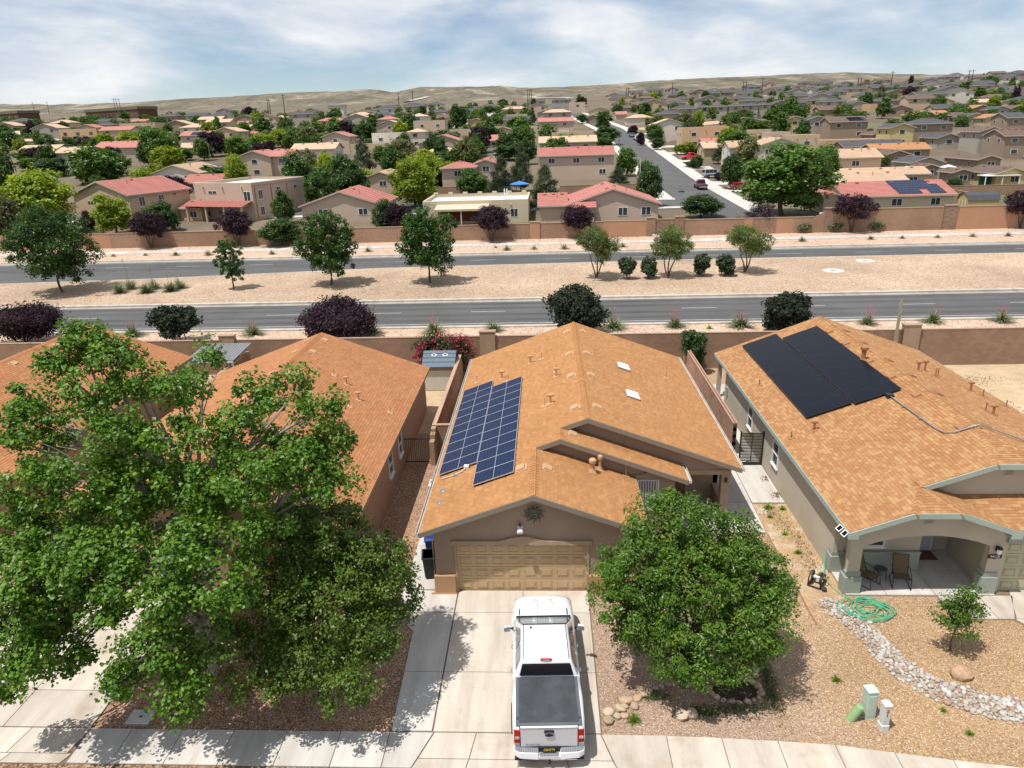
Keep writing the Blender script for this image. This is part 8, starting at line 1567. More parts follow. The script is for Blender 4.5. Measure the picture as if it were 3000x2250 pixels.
shrub('corner_bush', 'dark green bush between the slotted wall and the greige back patio', 11.15, 24.7, 0, 1.9, 3.4, LF['d'], 36, .10, 2.2, low=.12)
bg = shrub('bougainvillea', 'green bush covered in magenta flowers behind the shed', -6.2, 24.75, 0, 4.4, 3.3, LF['d'], 37, .11, 1.6, low=.08, d=1.6)
P, O, C_, ix, cl = crown_points([((0, 0, 2.1), (2.1, .8, 1.15)), ((-1.0, -.2, 1.6), (1.2, .7, 1.1)), ((1.1, 0, 1.9), (1.2, .7, 1.1))], 160, 26, .16, 38, .85)
link(bpy.data.objects.new('flowers', leaf_mesh('flowers', P, O, .10, LF['mag'], .9, seed=4)), bg)['kind'] = 'stuff'
# --- blade plants
def blades(n, L, w, spread, seed, mat, droop=.35, name='blades'):
    g = np.random.default_rng(seed); a = g.uniform(0, 6.28, n); e = np.arccos(g.uniform(1 - spread, 1, n)); ln = L * g.uniform(.7, 1.1, n)
    d = np.stack([np.sin(e) * np.cos(a), np.sin(e) * np.sin(a), np.cos(e)], -1); s = np.stack([-np.sin(a), np.cos(a), 0 * a], -1) * w / 2
    b0 = g.normal(0, .05 * L, (n, 3)) * np.array([1, 1, 0]); mid = b0 + d * ln[:, None] * .55; tip = b0 + d * ln[:, None] + np.stack([0 * a, 0 * a, -droop * ln * np.sin(e)], -1)
    vs = np.stack([b0 - s, b0 + s, mid + s * .8, mid - s * .8, tip + s * .1, tip - s * .1], 1).reshape(-1, 3); k = np.arange(n)[:, None, None] * 6; fs = (k + np.array([(0, 1, 2, 3), (3, 2, 4, 5)])[None]).reshape(-1, 4)
    return mesh_np(name, vs, fs, [mat], rnd=np.repeat(g.random(n), 2))
hes = [blades(170, .85, .035, .8, 50 + k, LF['blade']) for k in range(3)]
stalk_m = []
for k in range(3):
    g = random.Random(70 + k); m = MB(); fp = []
    for s in range(4):
        a = g.uniform(0, 6.28); L = g.uniform(1.1, 1.6); tx_, ty_ = .55 * math.cos(a) * g.uniform(.4, 1.2), .55 * math.sin(a) * g.uniform(.4, 1.2); pts = [(0, 0, .2), (tx_ * .5, ty_ * .5, L * .6), (tx_, ty_, L)]
        m.tube(pts, [.008, .006, .004], 4)
        for q in range(20): u = g.uniform(.55, 1.0); fp.append((tx_ * u + g.gauss(0, .09), ty_ * u + g.gauss(0, .09), L * u + g.gauss(0, .04)))
    stalk_m.append((m.mesh('stalk', LF['pink']), leaf_mesh('flowers', np.array(fp), np.ones((len(fp), 3)), .06, LF['pink'], .6, seed=k)))
hp = sorted([(16.08, 31.47), (25.87, 31.76), (30.83, 31.91), (35.91, 31.81), (-12.87, 31.38), (-7.91, 31.32), (-3.2, 31.49), (6.28, 31.61), (11.06, 31.77), (-22.6, 31.49), (-32.64, 31.61)])
for i, (x, y) in enumerate(hp):
    t = thing('red_yucca', 'spiky clump with pink flower stalks behind the near wall, %s from the left' % ordw(i), 'plant', (x, y, Z0), 0, 'red yuccas behind the near wall'); s = rng.uniform(.85, 1.15)
    o = bpy.data.objects.new('blades', hes[i % 3]); link(o, t); o.scale = (s * 1.6, s * 1.6, s * 1.5); o.rotation_euler = (0, 0, i)
    if i != 4:
        for nm, me in zip(('stalk', 'flowers'), stalk_m[i % 3]): o = bpy.data.objects.new(nm, me); link(o, t); o.rotation_euler = (0, 0, i * 1.3); o.scale = (1, 1, rng.uniform(.9, 1.15)); tag(o, kind='stuff' if nm == 'flowers' else None)
tuft = [blades(80, .6, .04, .85, 55 + k, LF['blade' if k else 'dry']) for k in range(3)]
tp = sorted([(-57.5, 71.4), (-53.1, 71.5), (-48.7, 71), (-44, 70.6), (-35.2, 70.2), (-22.4, 70.7), (-5.6, 71.6), (-4, 69.5), (-.5, 69.7), (3.4, 69.4), (10.9, 70), (34.1, 71.4), (42.9, 71.8), (46.9, 71.9), (51.3, 71.9), (55.8, 72.1), (60.1, 71.9)])
for i, (x, y) in enumerate(tp):
    t = thing('grass_clump', 'small grassy clump along the far kerb, %s from the left' % ordw(i), 'plant', (x, y, Z0 + .13), 0, 'clumps along the far kerb'); s = rng.uniform(.7, 1.35) if i not in (6,) else .6
    o = bpy.data.objects.new('blades', tuft[i % 3]); link(o, t); o.scale = (s * 1.4, s * 1.4, s * 1.35); o.rotation_euler = (0, 0, i)
for i, (x, y) in enumerate(((36.5, 78.7), (40.8, 78.7), (46.4, 78.8))):
    shrub('grey_shrub', 'small grey-green shrub at the foot of the far wall, %s from the left' % ordw(i), x, y, Z0 + .13, 2.2, 1.3, LF['s'], 80 + i, .12, 1.6, group='shrubs at the foot of the far wall')
yb = blades(240, .95, .05, .95, 61, LF['yucca'], .1); yb2 = blades(240, .95, .05, .95, 62, LF['blade'], .1)
for i, (x, y, g_) in enumerate(((-43.0, 47.8, 0), (-42.9, 49.6, 1), (-40.1, 47.6, 0), (-40.2, 49.4, 0), (-37.8, 48.1, 0), (-37.5, 49.6, 1))):
    t = thing('yucca', 'silvery yucca clump on the left median, %s from the left' % ordw(i), 'plant', (x, y, Z0 + .15), 0, 'yuccas on the median'); o = bpy.data.objects.new('blades', yb if i % 2 else yb2); link(o, t); o.scale = (1.3, 1.3, 1.35); o.rotation_euler = (0, 0, i)
    if i in (1, 3, 4): 
        MB().tube([(0, 0, .4), (-.1, 0, 2.0), (-.25 if i != 4 else .2, 0, 3.6 - .3 * i)], [.035, .025, .012], 6).build('stalk', mt['wood'], t, world=False)
        P = nrg.normal(0, .07, (60, 3)) + np.array([-.22 if i != 4 else .18, 0, 3.0 - .28 * i]) + np.array([0, 0, 1]) * nrg.uniform(-.6, .5, (60, 1)); link(bpy.data.objects.new('seed_head', leaf_mesh('seed_head', P, P, .08, LF['dry'], seed=i)), t)
# --- median trees
def round_lobes(h, w, low, seed, n=11):
    g = random.Random(seed); lb = [((0, 0, h * (low + (1 - low) * .5)), (w * .40, w * .40, h * (1 - low) * .42))]
    for k in range(n):
        a = k * 2.399; u = (k + .5) / n; zz = low + (1 - low) * (.16 + .68 * u); r = math.sin(math.pi * (.18 + .72 * u)) * .30
        lb.append(((r * w * math.cos(a), r * w * math.sin(a), h * zz), (w * .21, w * .21, h * (1 - low) * .17)))
    return lb
for i, (x, y, h, w) in enumerate(((-49.7, 48.7, 9.1, 8.4), (-31.3, 48.6, 5.7, 3.1), (-21.4, 49.7, 8.0, 6.2), (-11.05, 50.0, 8.0, 6.3))):
    make_tree('median_tree', ('largest dark green round tree at the left of the median', 'smallest slim round tree on the median', 'round green tree on the median, third from the left', 'round green tree on the median above the plum, fourth from the left')[i], (x, y, Z0 + .15), round_lobes(h, w * 1.1, .1, 90 + i), .13 * h / 8, (0, 0, h * .26), max(190, int(330 * w * h / 45)), 52, .25 * w / 6, .19 if i != 1 else .13, LF['m'], mt['bark'], 90 + i, 'round trees on the median', inner=.35, twig=.06)
for i, (x, y, h, w) in enumerate(((6.2, 50.5, 5.7, 5.0), (13.6, 50.5, 5.3, 4.7), (21.7, 52.1, 5.4, 5.2))):
    g = random.Random(100 + i); lb = [((w * .3 * math.cos(k * 2.4) * (.4 + .6 * (k % 3) / 2), w * .3 * math.sin(k * 2.4), h * g.uniform(.45, .85)), (w * .23, w * .23, h * .16)) for k in range(11)]
    make_tree('desert_willow', ('airy pale green tree left of the median shrubs', 'airy pale green tree between the two pairs of median shrubs', 'airy pale green tree right of the median shrubs')[i], (x, y, Z0 + .15), lb, .09, (.1, 0, 1.2), 330, 36, .22, .17, LF['w'], mt['bark'], 100 + i, 'airy trees on the median', aspect=.4, inner=.2, twig=.5, trunks=[((0, 0, 0), (-.5, 0, 1.7)), ((0, 0, 0), (.55, .1, 1.6)), ((.05, 0, 0), (.1, .3, 1.9))])
for i, (x, y) in enumerate(((9.35, 49.8), (11.5, 50.0), (17.1, 50.6), (19.3, 50.4))):
    shrub('median_shrub', 'rounded grey-green shrub on the median, %s from the left' % ordw(i), x, y, Z0 + .15, 1.95, 2.35, LF['s'] if False else LF['c'], 110 + i, .13, 2.6, group='shrubs on the median', low=.08)
# --- purple plums along the far wall
for i, (x, y, h, w) in enumerate(((-55.7, 78.0, 5.3, 5.8), (-43.1, 78.2, 5.3, 5.5), (-6.4, 77.2, 5.0, 5.6), (5.5, 78.2, 4.6, 5.0), (31.3, 80.6, 4.1, 4.8), (43.1, 78.6, 5.3, 6.2), (65.7, 78.6, 5.2, 6.0))):
    make_tree('purple_leaf_plum', 'dark purple plum tree along the far wall, %s from the left' % ordw(i), (x, y, Z0 + .13), round_lobes(h, w, .28, 120 + i), .12, (0, 0, 1.1), 250 if i != 4 else 110, 40 if i != 4 else 18, .28, .18, LF['p'], mt['bark'], 120 + i, 'purple plums along the far wall', inner=.4, twig=.2, trunks=[((0, 0, 0), (-.5, 0, 1.5)), ((0, 0, 0), (.5, .1, 1.5)), ((0, 0, 0), (.05, -.3, 1.6))])
# --- trees of the far neighbourhood: a few crowns shared by many trees
TYPE = {'g': ('leafy_tree', 'mid green leafy tree'), 'y': ('leafy_tree', 'bright yellow-green tree'), 'd': ('leafy_tree', 'dense dark green tree'), 'p': ('purple_tree', 'dark purple leaved tree'), 'o': ('leafy_tree', 'grey-olive feathery tree'), 'c': ('pine_tree', 'dark pine tree'), 'k': ('cypress_tree', 'thin dark cypress')}
PROTO = {}
def proto(kind, v, near):
    key = (kind, v, near)
    if key in PROTO: return PROTO[key]
    H, Wd = 6.0, 5.0; sd = 200 + 17 * v + ord(kind) * 3 + near; g = random.Random(sd)
    if kind == 'c':
        lb = []
        for k in range(16): u = k / 15; a = k * 2.4; r = (1 - u) * .34 + .05; lb.append(((r * Wd * math.cos(a), r * Wd * math.sin(a), H * (.16 + .80 * u)), (Wd * (.17 * (1 - u) + .06), Wd * (.17 * (1 - u) + .06), H * .07)))
        asp, inn = .3, .2
    elif kind == 'k': lb = [((0, 0, H * (.08 + .9 * k / 9)), (Wd * .42 * (1 - (k / 9.5) ** 2) + .1, Wd * .42 * (1 - (k / 9.5) ** 2) + .1, H * .08)) for k in range(10)]; asp, inn = .4, .5
    else: lb = round_lobes(H, Wd, .04 + .04 * v, sd, 10 + v); lb = [((c[0] * g.uniform(.8, 1.3), c[1] * g.uniform(.8, 1.3), c[2] * g.uniform(.92, 1.06)), r) for c, r in lb]; asp, inn = .7, .4
    n = {2: 330, 1: 230, 0: 150}[near]; lf = {2: .24, 1: .33, 0: .46}[near]; per = {2: 40, 1: 24, 0: 15}[near]
    P, O, C, ix, cl = crown_points(lb, n, per, .34, sd, inn)
    me = leaf_mesh('crown', P, O, lf, LF[kind], asp, seed=sd, rnd=np.clip(cl * .5 + np.random.default_rng(sd).random(len(P)) * .5, 0, 1))
    m = MB(); limb(m, (0, 0, -.3), (0, 0, H * .55), .16, .07, 0, sd, 5)
    for (c, r) in lb[1:7]: limb(m, (0, 0, H * .28), c, .08, .02, -.1, sd, 4)
    PROTO[key] = (me, m.mesh('trunk', mt['bark'])); return PROTO[key]
cnt = {}
for (x, y, h, w, k) in sorted(TREES, key=lambda q: q[0] / (q[1] + 22)):
    near = 2 if y < 150 else (1 if y < 280 else 0); nm, lab = TYPE[k]; i = cnt.get(k, 0); cnt[k] = i + 1
    t = thing(nm, '%s beyond the far wall, %s of its kind from the left' % (lab, ordw(i)), 'tree', (x, y, T(x, y)), 0, lab + 's beyond the far wall')
    cm, tm = proto(k, i % 3 if k != 'k' else 0, near)
    for n_, me in (('trunk', tm), ('crown', cm)): o = bpy.data.objects.new(n_, me); link(o, t); o.scale = (w / 5.0, w / 5.0, h / 6.0); o.rotation_euler = (0, 0, i * 1.1)
# --- the mass of trees farther up, too many to count
_v = []; _f = []; _r = []; g = np.random.default_rng(77); k = 0; nv = 0
_pr = [proto(q, 0, 0)[0] for q in 'gdy']; _pv = []
for me in _pr:
    a = np.zeros(len(me.vertices) * 3, np.float32); me.vertices.foreach_get('co', a); _pv.append(a.reshape(-1, 3))
while k < 420:
    y = g.uniform(230, 640); x = g.uniform(-.76, .68) * (y + 22)
    if 8 < x < 42 or (x < 60 and y > 590) or any(abs(x - h[0]) < h[2] / 2 + 1.5 and h[1] - 2 < y < h[1] + h[3] + 1 for h in HOUSES): continue
    k += 1; q = _pv[int(g.choice(3, p=[.5, .35, .15]))]; n4 = int(len(q) / 4 * .5) * 4; q = q[:n4] * np.array([g.uniform(.9, 1.7), g.uniform(.9, 1.6), g.uniform(.6, 1.15)]); q = q + np.array([x, y, T(x, y)])
    _v.append(q); _r.append(np.full(n4 // 4, g.random()) * .6 + g.random(n4 // 4) * .4)
_v = np.concatenate(_v); o = link(bpy.data.objects.new('distant_trees', mesh_np('distant_trees', _v, np.arange(len(_v)).reshape(-1, 4), [LF['g']], rnd=np.concatenate(_r))))
tag(o, 'green mass of distant yard trees among the far houses', 'trees', kind='stuff')
# --- weeds and ground cover
gb = [blades(70, .22, .02, .9, 140 + k, LF['grass']) for k in range(2)]
for i, (x, y, s, lab) in enumerate(((3.45, -6.25, 1.5, 'bright grass tuft beside the corner stones of the rock border'), (10.95, 6.1, 1.6, 'largest green weed in the dirt strip beside the concrete'), (11.55, 6.0, 1.2, 'green weed against the greige wall by the concrete'), (10.8, 5.3, 1.0, 'low green weed in the pale dirt of the strip'), (11.0, 3.9, 1.0, 'green weed halfway along the weedy strip'), (11.1, 2.5, 1.2, 'sprawling green weed near the hose reel'), (9.95, -4.55, 1.1, 'small leafy weed in open gravel above the pedestals'), (12.9, -6.6, .9, 'tiny green weed in the gravel near the sidewalk'), (12.6, -5.75, .8, 'small weed at the edge of the river rocks'), (11.45, .95, 1.2, 'green weeds growing at the foot of the rear pillar'), (13.6, 31.2, 2.0, 'small green tuft behind the back wall right of centre'))):
    t = thing('weed', lab, 'plant', (x, y, Z0 if y > 20 else .0)); o = bpy.data.objects.new('leaves', gb[i % 2]); link(o, t); o.scale = (s, s, s * .9)
def cover(name, label, pts, mat, n, seed, size=.05):
    g = np.random.default_rng(seed); P = np.array([(p[0] + g.normal(0, p[2]), p[1] + g.normal(0, p[3]), abs(g.normal(0, .05)) + .01) for p in pts for _ in range(n)]); o = link(bpy.data.objects.new(name, leaf_mesh(name, P, np.tile((0, 0, 1.), (len(P), 1)), size, mat, .4, .2, 1.6, seed=seed))); tag(o, label, 'ground cover', kind='stuff')
cover('ground_cover', 'dark green ground cover around the rock ring under the tree', [(6.7, -5.75, .55, .12), (7.75, -5.2, .16, .4), (7.9, -4.2, .14, .4), (5.6, -5.9, .3, .12), (4.2, -5.3, .3, .12)], LF['d'], 900, 5)
cover('dry_weeds', 'dry yellow weeds scattered along the greige wall strip', [(11.2, 4.6, .3, .5), (11.5, 3.0, .2, .6), (11.3, 1.6, .3, .5), (11.0, 5.8, .3, .3)], LF['dry'], 260, 6, .07)
cover('dead_leaves', 'dead leaves and dry grass on the sandy back yard', [(26, 20, 1.2, .8), (29, 16, 1.5, 1.2), (27.5, 22.5, 1.8, .5), (24.5, 23.5, .8, .4)], LF['dry'], 500, 7, .12)
cover('leaf_litter', 'brown leaf litter under the large leafy tree', [(-9, -4, 2.0, 1.2), (-6.5, -4.5, 1.4, 1.0)], LF['dry'], 900, 8, .05)

# ================================================================== far wall
def MBRICK(name, c1, c2, mort, bw=.4, bh=.2, rough=.9):
    m, t = nt(name); L = t.links
    out = N(t, 'ShaderNodeOutputMaterial'); p = N(t, 'ShaderNodeBsdfPrincipled', {'Roughness': rough}); p.inputs['Specular IOR Level'].default_value = .1; L.new(p.outputs[0], out.inputs[0])
    g = N(t, 'ShaderNodeNewGeometry'); sp = N(t, 'ShaderNodeSeparateXYZ'); L.new(g.outputs['Position'], sp.inputs[0]); ad = N(t, 'ShaderNodeMath', operation='ADD'); L.new(sp.outputs[0], ad.inputs[0]); L.new(sp.outputs[1], ad.inputs[1]); cb = N(t, 'ShaderNodeCombineXYZ'); L.new(ad.outputs[0], cb.inputs[0]); L.new(sp.outputs[2], cb.inputs[1])
    b = N(t, 'ShaderNodeTexBrick', {'Scale': 1.0, 'Mortar Size': .012, 'Brick Width': bw, 'Row Height': bh, 'Bias': 0.0}); b.inputs['Color1'].default_value = (*c1, 1); b.inputs['Color2'].default_value = (*c2, 1); b.inputs['Mortar'].default_value = (*mort, 1); L.new(cb.outputs[0], b.inputs['Vector'])
    n = N(t, 'ShaderNodeTexNoise', {'Scale': .35, 'Detail': 5.0}); L.new(g.outputs['Position'], n.inputs['Vector']); r = ramp(t, [(.3, (.85,) * 3), (.7, (1.12,) * 3)], n.outputs[0]); mx = N(t, 'ShaderNodeMix', {0: 1.0}, data_type='RGBA', blend_type='MULTIPLY'); L.new(b.outputs[0], mx.inputs[6]); L.new(r, mx.inputs[7]); L.new(mx.outputs[2], p.inputs['Base Color'])
    bp = N(t, 'ShaderNodeBump', {'Strength': .6, 'Distance': .012}); L.new(b.outputs['Fac'], bp.inputs['Height']); bp.invert = True; L.new(bp.outputs[0], p.inputs['Normal'])
    return m
mt['fw_block'] = MBRICK('far_block', (.31, .20, .135), (.35, .23, .158), (.26, .168, .115)); mt['fw_stucco'] = M('orange_stucco', (.44, .25, .155), var=.08, sc=.4, fine=.05); mt['stone'] = MBRICK('stacked_stone', (.24, .165, .115), (.34, .235, .16), (.16, .11, .08), .45, .12)
FW = thing('boundary_wall', 'long tan and orange wall across the avenue', 'wall', (0, 78.75, Z0))
segs = [(-150, -100, 2.1, 'fw_block'), (-100, -62, 2.1, 'fw_stucco'), (-62, -30, 2.1, 'fw_block'), (-30, -1.2, 2.1, 'fw_block'), (.2, 9.1, 2.15, 'fw_block'), (9.1, 15.1, 2.2, 'fw_stucco'), (16.3, 19.0, 2.3, 'stone'), (20.2, 28.5, 2.15, 'fw_block'), (28.5, 29.6, 2.15, 'fw_stucco'), (29.6, 32.9, 2.15, 'fw_block'), (32.9, 35.2, 2.15, 'fw_stucco'), (35.2, 37.9, 2.15, 'fw_block'), (40.4, 55.2, 3.05, 'fw_block'), (57.0, 65.5, 3.05, 'fw_stucco'), (65.5, 150, 3.05, 'fw_block')]
for (a, b, h, k) in segs:
    p = B('wall_panel', mt[k], FW, a, b, 78.62, 78.88, Z0 - .3, Z0 + .12 + h); B('coping', mt['capt'], p, a, b, 78.58, 78.92, Z0 + .12 + h, Z0 + .18 + h)
for k in range(6): a = 37.9 + k * .33; B('wall_step', mt['fw_block'], FW, a, a + .33, 78.62, 78.88, Z0 - .3, Z0 + 2.3 + k * .16)
for (x, w, h, k) in ((-.5, .7, 2.35, 'fw_stucco'), (15.7, .6, 2.55, 'stone'), (19.6, .6, 2.6, 'stone'), (40.1, .75, 3.25, 'stone'), (56.1, .85, 3.25, 'stone'), (-100, .7, 2.3, 'stone'), (-30, .45, 2.2, 'fw_stucco')):
    B('pillar', mt[k], FW, x - w, x + w, 78.5, 79.0, Z0 - .3, Z0 + .12 + h); B('pillar_cap', mt['capt'], FW, x - w - .06, x + w + .06, 78.44, 79.06, Z0 + .12 + h, Z0 + .2 + h)
B('plinth_slab', mt['conc_white'], FW, 15.9, 17.2, 78.2, 78.6, Z0 + .1, Z0 + .42)

# ================================================================== houses of the far neighbourhood
WC = {'P': (0.522, 0.408, 0.318), 'T': (0.522, 0.408, 0.275), 'W': (0.646, 0.589, 0.513), 'G': (0.380, 0.347, 0.294), 'Y': (0.551, 0.456, 0.218), 'B': (0.304, 0.233, 0.171), 'O': (0.551, 0.380, 0.233), 'C': (0.570, 0.494, 0.351)}
WN = {'P': 'pinkish beige', 'T': 'tan', 'W': 'off-white', 'G': 'grey', 'Y': 'yellow', 'B': 'brown', 'O': 'orange-tan', 'C': 'cream'}
RCOL = {'R': (.45, .185, .155), 'N': (.54, .385, .27), 'D': (.080, .084, .095), 'K': (.145, .10, .085), 'O': (.42, .205, .10), 'L': (.64, .62, .58)}
RN = {'R': 'red tile roof', 'N': 'tan tile roof', 'D': 'dark grey roof', 'K': 'brown roof', 'O': 'orange roof', 'L': 'flat parapet roof'}
WM = {k: M('far_wall_' + k, c, var=.06, sc=.25, fine=.04, bsc=8) for k, c in WC.items()}
RM = {}
for k, c in RCOL.items():
    m = M('far_roof_' + k, c, var=.10, sc=.5, fine=.10, bsc=6, rough=.9)
    RM[k] = m
mt['trimtan'] = M('far_trim', (.50, .42, .33), var=.05)
WIN = MB().box(-.5, .5, -.05, .0, -.5, .5).mesh('window', mt['white']); PANE = MB().box(-.5, .5, -.02, .0, -.5, .5).mesh('pane', mt['glass']); PANE2 = MB().box(-.5, .5, -.06, .0, -.5, .5).mesh('window', mt['glass_b'])
FVENT = MB().box(-.25, .25, -.2, .2, 0, .22).mesh('roof_vent', mt['ventdark'], bevel=.03); FPIPE = MB().tube([(0, 0, -.2), (0, 0, .7)], .06, 6).mesh('vent_pipe', mt['ventdark'])
GDOOR = MB().box(-.5, .5, -.06, 0, 0, 1).mesh('garage_door', WM['W'])
def slope(m, eL, eR, rR, rL, n, lip=.05):
    eL, eR, rR, rL = V(eL), V(eR), V(rR), V(rL)
    for i in range(n):
        a, b = i / n, (i + 1) / n; u = V((0, 0, lip if n > 1 else 0))
        p, q = eL.lerp(rL, a), eR.lerp(rR, a); r, s = eR.lerp(rR, b), eL.lerp(rL, b)
        if (r - s).length < .01: m.poly([p + u, q + u, r])
        elif (p - q).length > .01: m.poly([p + u, q + u, r, s])
        if n > 1: m.poly([p, q, q + u, p + u])
def far_house(x, y, w, d, kind, st, wall, roof, label=None, rot=0.0, group='houses beyond the far wall', det=None, name=None, z=None, front=True):
    z = T(x, y + d / 2) if z is None else z
    hE = (3.2 if st == 1 else 5.9) if kind == 'f' else (2.6 if st == 1 else 5.25)
    near = y < 165 if det is None else det
    t = thing(name or ('flat_roofed_house' if kind == 'f' else 'gabled_house' if kind in 'xy' else 'hip_roofed_house'), label, 'house', (x, y, z), rot, group)
    m = MB(); W2 = w / 2; o_ = .45; p_ = .32
    wm, rm = WM[wall], RM[roof]
    n = (max(6, int((d if kind == 'x' else w) / 2 / .42)) if near and roof in 'RN' else 1)
    if kind == 'f':
        m.box(-W2, W2, 0, d, -2, hE - .35)
        for b in ((-W2, W2, 0, .3), (-W2, W2, d - .3, d), (-W2, -W2 + .3, .3, d - .3), (W2 - .3, W2, .3, d - .3)): m.box(b[0], b[1], b[2], b[3], hE - .35, hE + .25)
        m.build('wall', wm, t, world=False, bevel=.05 if near else 0, seg=1)
        MB().box(-W2 + .3, W2 - .3, .3, d - .3, hE - .34, hE - .28).build('roof', RM['L'], t, world=False)
        for k in range(3 if y < 260 else 0): B_ = MB().box(-.12, .12, -.35, .02, -.1, .1); o = B_.build('canale', wm, t, world=False); o.location = (-W2 + w * (k + .5) / 3, 0, hE - .55)
    else:
        if kind == 'x':
            hr = hE + p_ * (d / 2 + o_); m.box(-W2, W2, 0, d, -2, hE - .04)
            for s in (-1, 1): m.poly([(s * W2, 0, hE - .05), (s * W2, d, hE - .05), (s * W2, d / 2, hr - p_ * o_ - .05)])
            r = MB(); a = W2 + .35
            slope(r, (-a, -o_, hE - p_ * 0), (a, -o_, hE), (a, d / 2, hr), (-a, d / 2, hr), n); slope(r, (a, d + o_, hE), (-a, d + o_, hE), (-a, d / 2, hr), (a, d / 2, hr), n)
            r.box(-a, a, -o_ - .03, -o_, hE - .2, hE + .03, 1).box(-a, a, d + o_, d + o_ + .03, hE - .2, hE + .03, 1)
            for s in (-1, 1): r.poly([(s * a, -o_, hE), (s * a, d / 2, hr), (s * a, d / 2, hr - .22), (s * a, -o_, hE - .22)], 1); r.poly([(s * a, d + o_, hE), (s * a, d / 2, hr), (s * a, d / 2, hr - .22), (s * a, d + o_, hE - .22)], 1)
        elif kind == 'y':
            hr = hE + p_ * (W2 + o_); m.box(-W2, W2, 0, d, -2, hE - .04)
            for yy in (0, d): m.poly([(-W2, yy, hE - .05), (W2, yy, hE - .05), (0, yy, hr - p_ * o_ - .05)])
            r = MB(); a = W2 + o_; f0, f1 = -.4, d + .4
            slope(r, (-a, f1, hE), (-a, f0, hE), (0, f0, hr), (0, f1, hr), n); slope(r, (a, f0, hE), (a, f1, hE), (0, f1, hr), (0, f0, hr), n)
            for yy in (f0, f1):
                for s in (-1, 1): r.poly([(s * a, yy, hE + .02), (0, yy, hr + .02), (0, yy, hr - .22), (s * a, yy, hE - .22)], 1)
            r.box(-a - .03, -a, f0, f1, hE - .2, hE + .03, 1).box(a, a + .03, f0, f1, hE - .2, hE + .03, 1)
        else:
            a = W2 + o_; b0, b1 = -o_, d + o_; hw = min(a, (b1 - b0) / 2); hr = hE + p_ * hw; m.box(-W2, W2, 0, d, -2, hE - .04); ym = d / 2
            if a >= (b1 - b0) / 2: rl, rr = (-a + hw, ym, hr), (a - hw, ym, hr)
            else: rl, rr = (0, ym, hr), (0, ym, hr)
            r = MB(); slope(r, (-a, b0, hE), (a, b0, hE), rr, rl, n); slope(r, (a, b1, hE), (-a, b1, hE), rl, rr, n); slope(r, (-a, b1, hE), (-a, b0, hE), rl, rl, n); slope(r, (a, b0, hE), (a, b1, hE), rr, rr, n)
            r.box(-a, a, b0 - .03, b0, hE - .2, hE + .03, 1).box(-a - .03, -a, b0, b1, hE - .2, hE + .03, 1).box(a, a + .03, b0, b1, hE - .2, hE + .03, 1)
        m.build('wall', wm, t, world=False)
        ro = r.build('roof', [rm, mt['trimtan']], t, world=False)
        if y < 210:
            for k in range(3):
                o = bpy.data.objects.new('roof_vent', FVENT); link(o, ro)
                if kind == 'x': o.location = (-W2 + w * (k + .6) / 3, d / 2 - .8, hr - .8 * p_)
                elif kind == 'y': o.location = (.8 if k % 2 else -.8, d * (k + .4) / 3, hr - .8 * p_)
                else: o.location = ((k - 1) * .5, d / 2 - .9, hr - .9 * p_)
            o = bpy.data.objects.new('vent_pipe', FPIPE); link(o, ro); o.location = (W2 * .35, d * .3, hE + p_ * (d * .3 if kind != 'y' else W2 * .65) + .1)
    # windows
    def win(px_, pz, ww, hh, side=0):
        if y < 300:
            q = bpy.data.objects.new('window', WIN); link(q, t); g = bpy.data.objects.new('pane', PANE); link(g, q)
            q.scale = (ww, 1, hh); g.scale = (.86, 1, .86); g.location = (0, -.04, 0)
            if near: mu = bpy.data.objects.new('mullion', WIN); link(mu, q); mu.scale = (.05, .6, .9); mu.location = (0, -.035, 0)
        else: q = bpy.data.objects.new('window', PANE); link(q, t); q.scale = (ww, 2, hh)
        if side == 0: q.location = (px_, -.003, pz)
        elif side < 0: q.location = (-W2 - .003, px_, pz); q.rotation_euler = (0, 0, -math.pi / 2)
        else: q.location = (W2 + .003, px_, pz); q.rotation_euler = (0, 0, math.pi / 2)
    if front:
        g = random.Random(int(x * 10) + int(y)); nw = max(1, int(w / 5))
        for k in range(nw):
            xx = -W2 + w * (k + .5) / nw + g.uniform(-.3, .3)
            if st == 2: win(xx, 4.1, min(1.6, w / nw * .45), 1.2)
            if y < 320 and (st == 1 or g.random() < .6): win(xx + .3, 1.5, min(1.7, w / nw * .5), 1.15)
        sd = 1 if x < 0 else -1
        if y < 340:
            for k in range(2 if d > 7 else 1): win(d * (k + .5) / 2, 4.1 if st == 2 else 1.5, 1.0, 1.1, sd)
        if y > 165 and g.random() < .35 and w > 8 and y < 340: o = bpy.data.objects.new('garage_door', GDOOR); link(o, t); o.location = (W2 * .45, -.004, 0); o.scale = (4.0, 1, 2.1)
    return t
desc = {}
for hh in sorted(HOUSES, key=lambda q: q[0] / (q[1] + 22)):
    x, y, w, d, k, s, wl, rf = hh
    ds = '%s %s house with %s' % ('single-storey' if s == 1 else 'two-storey', WN[wl], RN[rf]); kd = {'x': 'side gable', 'y': 'front gable', 'h': 'hipped', 'f': ''}[k]; key = (ds, k); i = desc.get(key, 0); desc[key] = i + 1
    far_house(x, y, max(w, 3.5), d, k, s, wl, rf, '%s%s, %s from left' % (ds, (', ' + kd) if kd else '', ordw(i)))
